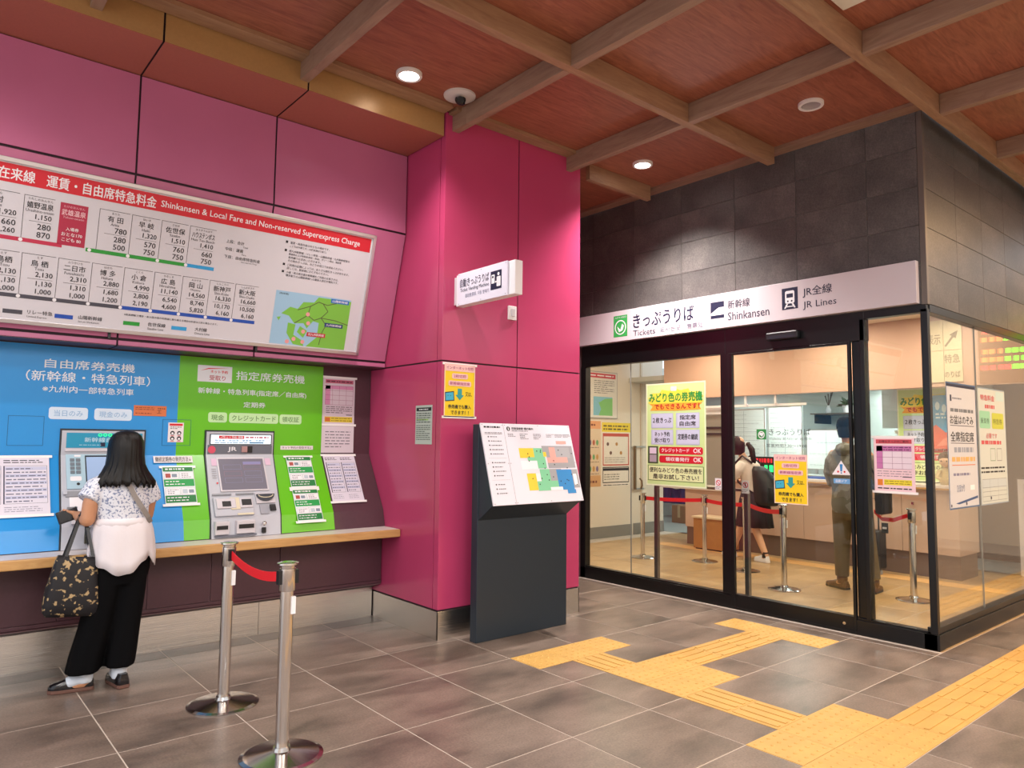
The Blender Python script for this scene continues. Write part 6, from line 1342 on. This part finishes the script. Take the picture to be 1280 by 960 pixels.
b = MB(); b.loft([(1.066, 4.93, .945, .150, .122), (1.066, 4.93, .960, .156, .127), (1.066, 4.93, .980, .152, .122), (1.066, 4.93, .990, .142, .112)], CARD, 48, lambda a, t: 1 + .015 * math.sin(11 * a) + .01 * math.sin(23 * a)); b.build('cardigan_waist_roll', wm, smooth=True)
b = MB()   # long sleeve hanging at her left front
b.loft([(.955, 4.99, .94, .045, .03), (.935, 4.965, .86, .048, .028, .3), (.925, 4.94, .76, .046, .024, .3), (.940, 4.92, .66, .036, .018, .3), (.955, 4.915, .56, .018, .010, .3)], CARD, 18, lambda a, t: 1 + .06 * math.sin(5 * a + 6 * t)); b.build('cardigan_sleeve', wm, smooth=True)
# hair
hr = [(1.505, .055, .060, 0), (1.485, .080, .088, 0), (1.455, .094, .104, 0), (1.41, .100, .110, 0), (1.36, .102, .112, -.002), (1.31, .108, .108, -.006), (1.265, .128, .106, -.012), (1.225, .152, .106, -.022), (1.195, .168, .106, -.032)]
vs, fs = [], []; K = 97; rnd = random.Random(3); tip = [rnd.uniform(-.018, .012) + .012 * math.sin(k * .9) for k in range(K)]
for i, (z, rx, ry, dy) in enumerate(hr):
    t = i / (len(hr) - 1); op = 0.02 if i < 2 else (.25 + .75 * min(1, (i - 1) / 3))
    for k in range(K):
        a = math.pi / 2 + op + (2 * math.pi - 2 * op) * k / (K - 1)
        g = 1 + t * (.018 * math.sin(23 * a) + .012 * math.sin(41 * a + 1) + .02 * math.sin(7 * a + 4 * t)) + .006 * math.sin(60 * a)
        vs.append((1.066 + rx * g * math.cos(a) - .004 * t, 4.935 + dy + ry * g * math.sin(a), z + (tip[k] * t ** 4)))
for i in range(len(hr) - 1):
    for k in range(K - 1): fs.append((i * K + k, (i + 1) * K + k, (i + 1) * K + k + 1, i * K + k + 1))
vs.append((1.066, 4.933, 1.522)); fs += [(len(vs) - 1, k, k + 1) for k in range(K - 1)]
o = MB().add(vs, fs, HAIR).build('hair', wm, smooth=True); q = o.modifiers.new('solid', 'SOLIDIFY'); q.thickness = .012; q.offset = -1
b = MB()   # bag strap across the back
pts = [(1.045, 4.845, 1.232), (1.065, 4.818, 1.19), (1.10, 4.812, 1.12), (1.145, 4.815, 1.05), (1.185, 4.835, .99), (1.205, 4.86, .955)]
for (p0, p1) in zip(pts[:-1], pts[1:]):
    a, c = V3(p0), V3(p1); d = (c - a).normalized(); w = V3((0, -1, 0)).cross(d).normalized() * .014; up = V3((0, -.003, 0))
    b.add([a - w, a + w, c + w, c - w, a - w + up, a + w + up, c + w + up, c - w + up], [(3, 2, 1, 0), (4, 5, 6, 7), (0, 1, 5, 4), (1, 2, 6, 5), (2, 3, 7, 6), (3, 0, 4, 7)], mat('strap_grey', '#8d8682', .7))
b.build('bag_strap', wm)
BLEATH = mat('black_leather', '#121014', .22); SOLE = mat('brown_sole', '#6a4a40', .6)
for c, an, z in (((.845, 4.955, 0), math.radians(167), 0), ((1.080, 4.925, 0), math.radians(97), 0)):
    shoe(wm, c, an, .235, .088, BLEATH, SOLE)
for x, y, dx, dy in ((.910, 4.93, -.085, .02), (1.082, 4.895, -.006, .09)):
    b = MB().lathe([(.040, .045), (.043, .075), (.042, .14), (.040, .16)], (x, y, 0), mat('white_sock', '#cfd8e4', .8), 18); b.tube([(x, y, .075), (x + dx * .5, y + dy * .5, .066), (x + dx, y + dy, .048)], [.043, .040, .034], MATS['white_sock'], 16)
    remesh('sock', b, MATS['white_sock'], wm, .006, 3)
# wallet and tote bag
r = empty('wallet', (.80, 5.10, .95), "black leather wallet in the woman's left hand in front of the blue ticket machine", 'wallet')
b = MB(); q = Pl((.80, 5.11, 1.0), (1, .0, .35), (-.3, .15, .9)); slab(b, q, -.055, -.040, .06, .035, -.006, .010, BLEATH); slab(b, q, -.052, -.036, .058, .03, .012, .020, BLEATH); b.build('leather_case', r, bevel=.004)
slab(MB(), q, 0, 0, 0, 0, 0, 0, BLEATH); MB().box(.795, 5.098, 1.03, .85, 5.102, 1.05, MGREY).build('zip', r)
TOTE = speckle_mat('tote_cloth', '#0f0d13', '#a89068', 30, .61, .7)
r = empty('tote_bag', (.81, 4.90, .43), "black tote bag with gold flower print hanging from the woman's left forearm", 'bag')
rows_ = [(.782, .103, .030, .015, 0), (.75, .108, .045, .008, 0), (.68, .118, .060, .003, 0), (.60, .130, .070, -.004, 0), (.52, .140, .074, -.008, 0), (.47, .140, .068, -.008, 0), (.448, .130, .050, -.006, 0)]
vs = []; n = 48
for (z, rx, ry, dx, _) in rows_:
    for k in range(n):
        a = 2 * math.pi * k / n; e = .45; cx_ = math.copysign(abs(math.cos(a)) ** e, math.cos(a)); sy_ = math.copysign(abs(math.sin(a)) ** e, math.sin(a))
        fz = -.18 * (cx_ * rx) * (1 if z < .79 else 1); g = 1 + .02 * math.sin(5 * a + z * 20)
        vs.append((.818 + dx + rx * cx_ * g, 4.895 + ry * sy_ * g, z + fz * (.6 if z > .7 else .5)))
fs = [(i * n + k, i * n + (k + 1) % n, (i + 1) * n + (k + 1) % n, (i + 1) * n + k) for i in range(len(rows_) - 1) for k in range(n)]
fs = [f_[::-1] for f_ in fs] + [tuple(range((len(rows_) - 1) * n, len(rows_) * n))[::-1]]
o = MB().add(vs, fs, TOTE).build('bag_body', r, smooth=True); q = o.modifiers.new('solid', 'SOLIDIFY'); q.thickness = .004; q.offset = -1
for y in (4.862, 4.928):
    b = MB(); top = (.855, 4.955 + (.012 if y > 4.9 else -.012), 1.012)
    for x0, x1 in ((.765, .845), (.905, .866)):
        A0, B0 = V3((x0, y, .775)), V3((x1, top[1], top[2])); d = (B0 - A0).normalized(); w = d.cross(V3((0, 1, 0))).normalized() * .009; t_ = V3((0, .0035, 0))
        b.add([A0 - w, A0 + w, B0 + w, B0 - w, A0 - w + t_, A0 + w + t_, B0 + w + t_, B0 - w + t_], [(0, 1, 2, 3), (7, 6, 5, 4), (0, 4, 5, 1), (1, 5, 6, 2), (2, 6, 7, 3), (3, 7, 4, 0)], DARK)
    b.tube([(.845, top[1] + .002, 1.012), (.850, top[1] + .002, 1.026), (.861, top[1] + .002, 1.026), (.866, top[1] + .002, 1.012)], .006, DARK, 6); b.build('handle', r)
b = MB(); b.box(.79, 4.88, .745, .86, 4.91, .785, mat('kraft', '#b08a50', .6)); b.build('contents', r)

# ---------------------------------------------------------------- schoolgirl at the counter
gl = empty('person', (8.45, 5.25, 0), 'schoolgirl with a ponytail, white blouse and dark skirt leaning towards the office counter', 'person')
b = MB()
P = head(b, (8.44, 5.40, 1.455), (.25, 1, -.35), .98, .12)
b.tube([(8.43, 5.30, 1.27), (8.435, 5.335, 1.33), (8.44, 5.37, 1.39)], [.058, .048, .046], SKIN)
b.loft([(8.43, 5.16, .72, .11, .15), (8.43, 5.17, .82, .10, .135), (8.43, 5.19, .94, .085, .115), (8.43, 5.22, 1.08, .095, .125), (8.43, 5.26, 1.21, .09, .15), (8.43, 5.28, 1.28, .05, .08)], SKIN, 24)
limb(b, [(8.32, 5.27, 1.20), (8.28, 5.36, 1.06), (8.32, 5.46, .97)], [.042, .042, .038]); limb(b, [(8.32, 5.46, .97), (8.50, 5.53, .96), (8.68, 5.56, .98)], [.038, .033, .026]); hand(b, (8.68, 5.56, .98), (1, .1, .05), (0, 0, 1), .35, .9)
limb(b, [(8.55, 5.27, 1.20), (8.63, 5.34, 1.07), (8.70, 5.42, 1.0)], [.042, .042, .038]); limb(b, [(8.70, 5.42, 1.0), (8.78, 5.46, 1.03), (8.85, 5.48, 1.06)], [.038, .033, .026]); hand(b, (8.85, 5.48, 1.06), (1, 0, .0), (0, 0, 1), .35, .85, -1)
limb(b, [(8.38, 5.15, .70), (8.36, 5.10, .38), (8.34, 4.96, .09)], [.085, .052, .036]); limb(b, [(8.48, 5.22, .70), (8.47, 5.38, .40), (8.44, 5.50, .09)], [.085, .052, .036])
b.tube([(8.34, 4.96, .07), (8.36, 5.02, .04), (8.38, 5.10, .035)], [.035, .032, .024], SKIN); b.tube([(8.44, 5.50, .07), (8.46, 5.56, .04), (8.47, 5.64, .035)], [.035, .032, .024], SKIN)
remesh('body', b, SKINL, gl, .0065, 2); eyes(P, gl, .98)
b = MB(); b.loft([(8.43, 5.17, .78, .12, .155), (8.43, 5.19, .94, .105, .135), (8.43, 5.22, 1.08, .112, .145), (8.43, 5.26, 1.21, .112, .175), (8.43, 5.285, 1.30, .072, .092)], SKIN, 24)
b.tube([(8.35, 5.27, 1.22), (8.295, 5.31, 1.14), (8.285, 5.38, 1.03)], [.064, .064, .060], SKIN); b.tube([(8.54, 5.27, 1.22), (8.60, 5.31, 1.13), (8.64, 5.35, 1.07)], [.058, .06, .058], SKIN)
remesh('blouse', b, mat('school_blouse', '#dccfc6', .7), gl, .011, 3)
skirt('skirt', gl, 8.43, 5.17, 60, [(.86, .115, .15, 0, .01), (.76, .15, .185, 0, 0), (.60, .18, .215, 0, -.005), (.42, .20, .235, 0, -.01)], mat('school_skirt', '#12121c', .7), .05, 14, .004)
b = MB(); hs = [(1.330, .055, .060), (1.38, .078, .080), (1.44, .087, .094), (1.50, .086, .094), (1.545, .070, .078), (1.575, .035, .04)]
b.loft([(8.435 - .01, 5.365 + .012 * i, z, rx, ry) for i, (z, rx, ry) in enumerate(hs)], HAIR, 24); b.build('hair', gl, smooth=True)
b = MB(); b.tube([(8.42, 5.29, 1.47), (8.41, 5.22, 1.47), (8.40, 5.17, 1.40), (8.40, 5.15, 1.28), (8.40, 5.13, 1.12)], [.022, .032, .040, .034, .010], HAIR, 12); b.build('ponytail', gl, smooth=True)
b = MB(); b.lathe([(.020, -.014), (.034, 0), (.020, .014)], (0, 0, 0), WHITE, 14); b.v = [V3((8.415 + v.x, 5.255 + v.z, 1.47 + v.y)) for v in b.v]; b.build('scrunchie', gl, smooth=True)
for c, an in (((8.36, 5.03, 0), math.radians(75)), ((8.455, 5.56, 0), math.radians(78))): shoe(gl, c, an, .235, .085, WHITE, PAPER)
for x, y in ((8.343, 4.97), (8.445, 5.505)): MB().lathe([(.038, .06), (.040, .09), (.039, .13)], (x, y, 0), DARK, 16).build('sock', gl, smooth=True)
b = MB(); 
for k in (-1, 1): b.tube([(8.43 + k * .09, 5.13, 1.23), (8.43 + k * .095, 5.27, 1.32), (8.43 + k * .095, 5.40, 1.20), (8.43 + k * .10, 5.33, .98), (8.43 + k * .10, 5.12, .85)], .015, DARK, 8)
r = empty('backpack', (8.43, 5.0, .72), "large black backpack on the schoolgirl's back", 'bag'); b.build('shoulder_straps', r, smooth=True)
b = MB(); b.loft([(8.42, 4.97, .70, .14, .12), (8.42, 4.965, .74, .165, .16), (8.42, 4.975, .88, .17, .165), (8.42, 5.01, 1.02, .155, .14), (8.42, 5.06, 1.14, .13, .10), (8.42, 5.09, 1.19, .08, .06)], DARK, 28); b2 = remesh('pack_body', b, mat('pack_cloth', '#0c0d14', .6, bump=.2, bscale=15), r, .012, 4)
b = MB(); b.loft([(8.40, 4.86, .76, .11, .07), (8.40, 4.85, .84, .125, .075), (8.40, 4.87, .93, .11, .06)], MATS['pack_cloth'], 20); b.build('front_pocket', r, smooth=True)
b = MB(); b.ball((8.262, 4.98, .85), .018, MGREY, 10, (.4, 1, 1)); b.build('badge', r)

# ---------------------------------------------------------------- man in the cap
mn = empty('person', (7.5, 3.48, 0), 'man in a black cap, grey jacket and olive trousers facing the office counter', 'person')
b = MB()
P = head(b, (7.53, 3.53, 1.62), (1, .15, -.15), 1.03, .05)
b.tube([(7.50, 3.50, 1.42), (7.505, 3.51, 1.48), (7.515, 3.52, 1.54)], [.065, .056, .054], SKIN)
b.loft([(7.49, 3.48, .82, .11, .165), (7.49, 3.48, .95, .11, .155), (7.49, 3.48, 1.10, .115, .165), (7.49, 3.49, 1.30, .12, .19), (7.49, 3.49, 1.40, .085, .17), (7.49, 3.50, 1.45, .05, .08)], SKIN, 24)
limb(b, [(7.50, 3.66, 1.37), (7.50, 3.685, 1.20), (7.53, 3.675, 1.08)], [.056, .047, .042]); limb(b, [(7.53, 3.675, 1.08), (7.66, 3.63, 1.09), (7.76, 3.58, 1.12)], [.042, .037, .029]); hand(b, (7.76, 3.58, 1.12), (1, -.4, .15), (0, .2, 1), .6, 1)
limb(b, [(7.50, 3.31, 1.37), (7.50, 3.27, 1.20), (7.52, 3.24, 1.06)], [.056, .047, .042]); limb(b, [(7.52, 3.24, 1.06), (7.60, 3.24, .95), (7.66, 3.25, .88)], [.042, .037, .029]); hand(b, (7.66, 3.25, .88), (.5, 0, -1), (0, -1, 0), .5, 1, -1)
limb(b, [(7.49, 3.57, .85), (7.50, 3.60, .48), (7.50, 3.60, .10)], [.10, .062, .042]); limb(b, [(7.49, 3.38, .85), (7.52, 3.34, .48), (7.54, 3.30, .10)], [.10, .062, .042])
b.tube([(7.50, 3.60, .08), (7.52, 3.65, .045), (7.55, 3.72, .04)], [.042, .038, .028], SKIN); b.tube([(7.54, 3.30, .08), (7.60, 3.31, .045), (7.68, 3.32, .04)], [.042, .038, .028], SKIN)
remesh('body', b, SKIN, mn, .007, 2); eyes(P, mn, 1.03)
JACK = speckle_mat('jacket_cloth', '#6f6a5e', '#8c8a84', 7, .55)
b = MB(); b.loft([(7.49, 3.48, .78, .135, .19), (7.49, 3.48, .86, .145, .20), (7.49, 3.48, 1.05, .135, .19), (7.49, 3.49, 1.25, .145, .205), (7.49, 3.49, 1.38, .115, .20), (7.49, 3.50, 1.44, .085, .13), (7.49, 3.505, 1.475, .065, .08)], SKIN, 28, lambda a, t: 1 + .015 * math.sin(6 * a + 12 * t))
b.tube([(7.495, 3.63, 1.375), (7.50, 3.685, 1.30), (7.50, 3.705, 1.18), (7.53, 3.695, 1.08), (7.62, 3.66, 1.085), (7.72, 3.61, 1.105)], [.068, .068, .064, .060, .050, .044], SKIN, 16)
b.tube([(7.495, 3.34, 1.375), (7.50, 3.28, 1.30), (7.50, 3.255, 1.18), (7.52, 3.225, 1.06), (7.58, 3.23, .99), (7.63, 3.245, .925)], [.068, .068, .064, .060, .050, .044], SKIN, 16)
remesh('jacket', b, JACK, mn, .011, 3)
b = MB(); b.tube([(7.44, 3.57, 1.45), (7.415, 3.51, 1.462), (7.44, 3.44, 1.45)], [.03, .045, .03], JACK, 12); b.loft([(7.40, 3.50, 1.36, .03, .06), (7.385, 3.50, 1.42, .045, .09), (7.42, 3.50, 1.47, .06, .09), (7.45, 3.50, 1.49, .05, .07)], JACK, 18); b.build('hood', mn, smooth=True)
b = MB(); b.loft([(7.49, 3.48, .90, .125, .175), (7.49, 3.48, .80, .13, .19), (7.49, 3.48, .72, .12, .185)], SKIN, 24)
b.tube([(7.49, 3.57, .80), (7.50, 3.595, .48), (7.50, 3.60, .13)], [.108, .080, .066], SKIN, 18); b.tube([(7.49, 3.38, .80), (7.52, 3.34, .48), (7.54, 3.30, .13)], [.108, .080, .066], SKIN, 18)
remesh('trousers', b, mat('olive_trousers', '#6b5a3c', .8), mn, .011, 3)
b = MB(); b.loft([(7.52, 3.53, 1.640, .108, .090), (7.52, 3.53, 1.68, .110, .092), (7.52, 3.53, 1.725, .100, .084), (7.52, 3.53, 1.755, .075, .062), (7.52, 3.53, 1.772, .03, .028)], mat('cap_cloth', '#0b0b0d', .9, spec=.15), 28); b.build('cap_crown', mn, smooth=True)
b = MB(); b.loft([(7.62, 3.545, 1.636, .085, .072), (7.62, 3.545, 1.645, .085, .072)], MATS['cap_cloth'], 20); b.build('cap_peak', mn)
b = MB(); hb_ = [(1.55, .075, .070), (1.59, .092, .080), (1.64, .098, .083), (1.66, .098, .083)]; b.loft([(7.505, 3.525, z, rx, ry) for z, rx, ry in hb_], HAIR, 20); b.build('hair', mn, smooth=True)
BROWN = mat('brown_leather', '#5a3a24', .5)
for c, an in (((7.525, 3.665, 0), math.radians(72)), ((7.60, 3.31, 0), math.radians(8))): shoe(mn, c, an, .28, .10, BROWN, DARK)
for x, y in ((7.50, 3.60), (7.54, 3.30)): MB().lathe([(.045, .06), (.052, .10), (.050, .16)], (x, y, 0), BROWN, 16).build('boot_shaft', mn, smooth=True)
r = empty('shoulder_bag', (7.45, 3.15, .8), 'black shoulder bag hanging at the right hip of the man in the cap', 'bag')
b = MB(); b.box(7.34, 3.10, .80, 7.56, 3.19, 1.06, MATS['pack_cloth']); b.build('bag_body', r, bevel=.025, seg=3)
b = MB(); b.tube([(7.45, 3.15, 1.05), (7.39, 3.26, 1.30), (7.40, 3.36, 1.462), (7.49, 3.385, 1.485), (7.60, 3.36, 1.43), (7.63, 3.25, 1.20), (7.50, 3.13, 1.05)], .010, DARK, 8); b.build('strap', r, smooth=True)
b = MB(); b.box(7.33, 3.11, .93, 7.342, 3.18, 1.04, MATS['pack_cloth']); b.build('flap', r, bevel=.003)

# ------------------------------------------------------------------ fine print is joined, too small to pick apart
for o in bpy.data.objects:
    if o.type == 'MESH' and o.parent and o.name.split('.')[0] in ('lettering', 'printed_design', 'printed_table', 'printed_chart', 'printed_steps', 'ruled_print', 'ruled_lines', 'notes_text', 'map_text', 'heading_text', 'fine_print', 'floor_plan', 'pictogram_shapes', 'red_panel_text', 'screen_graphics', 'side_labels', 'panel_screws', 'screws', 'prohibition_mark', 'glowing_lines', 'digits', 'route_lines', 'route_map', 'fare_text', 'band_emblems', 'pictogram', 'pictogram_mark', 'round_mark', 'eyebrows', 'triangle', 'green_mark'):
        o['kind'] = 'stuff'

def split_parts(o, single):
    """one object per separate piece of a joined part"""
    me = o.data; n = len(me.vertices); par = list(range(n))
    def find(a):
        while par[a] != a: par[a] = par[par[a]]; a = par[a]
        return a
    for e in me.edges: par[find(e.vertices[0])] = find(e.vertices[1])
    groups = {}
    for p in me.polygons: groups.setdefault(find(p.vertices[0]), []).append(p)
    if len(groups) < 2: return
    for ps in groups.values():
        ids = sorted({v for p in ps for v in p.vertices}); mp = {v: i for i, v in enumerate(ids)}
        m2 = bpy.data.meshes.new(single); m2.from_pydata([me.vertices[v].co for v in ids], [], [[mp[v] for v in p.vertices] for p in ps])
        for m in me.materials: m2.materials.append(m)
        for a, p in zip(m2.polygons, ps): a.material_index = p.material_index; a.use_smooth = p.use_smooth
        q = bpy.data.objects.new(single, m2); COL.objects.link(q); q.parent = o.parent; q.location = o.location
        for md in o.modifiers:
            k = q.modifiers.new(md.name, md.type)
            if md.type == 'BEVEL': k.width = md.width; k.segments = md.segments; k.limit_method = 'ANGLE'; k.angle_limit = .6
    bpy.data.objects.remove(o)
SING = {'card_slots': 'card_slot', 'navy_pictograms': 'navy_pictogram', 'belt_clip': 'belt_clip', 'slots': 'slot', 'slot_housings': 'slot_housing', 'trays': 'tray', 'tray_housings': 'tray_housing', 'status_strips': 'status_strip',
        'guide_lamps': 'guide_lamp', 'arms': 'arm', 'shoulder_straps': 'shoulder_strap', 'bill_slot_plate': 'bill_plate', 'card_reader': 'card_reader', 'rim': 'rim', 'bracket': 'bracket', 'hanging_tag': 'hanging_tag'}
for o in list(bpy.data.objects):
    k = o.name.split('.')[0]
    if o.type == 'MESH' and o.parent and k in SING and 'kind' not in o: split_parts(o, SING[k])
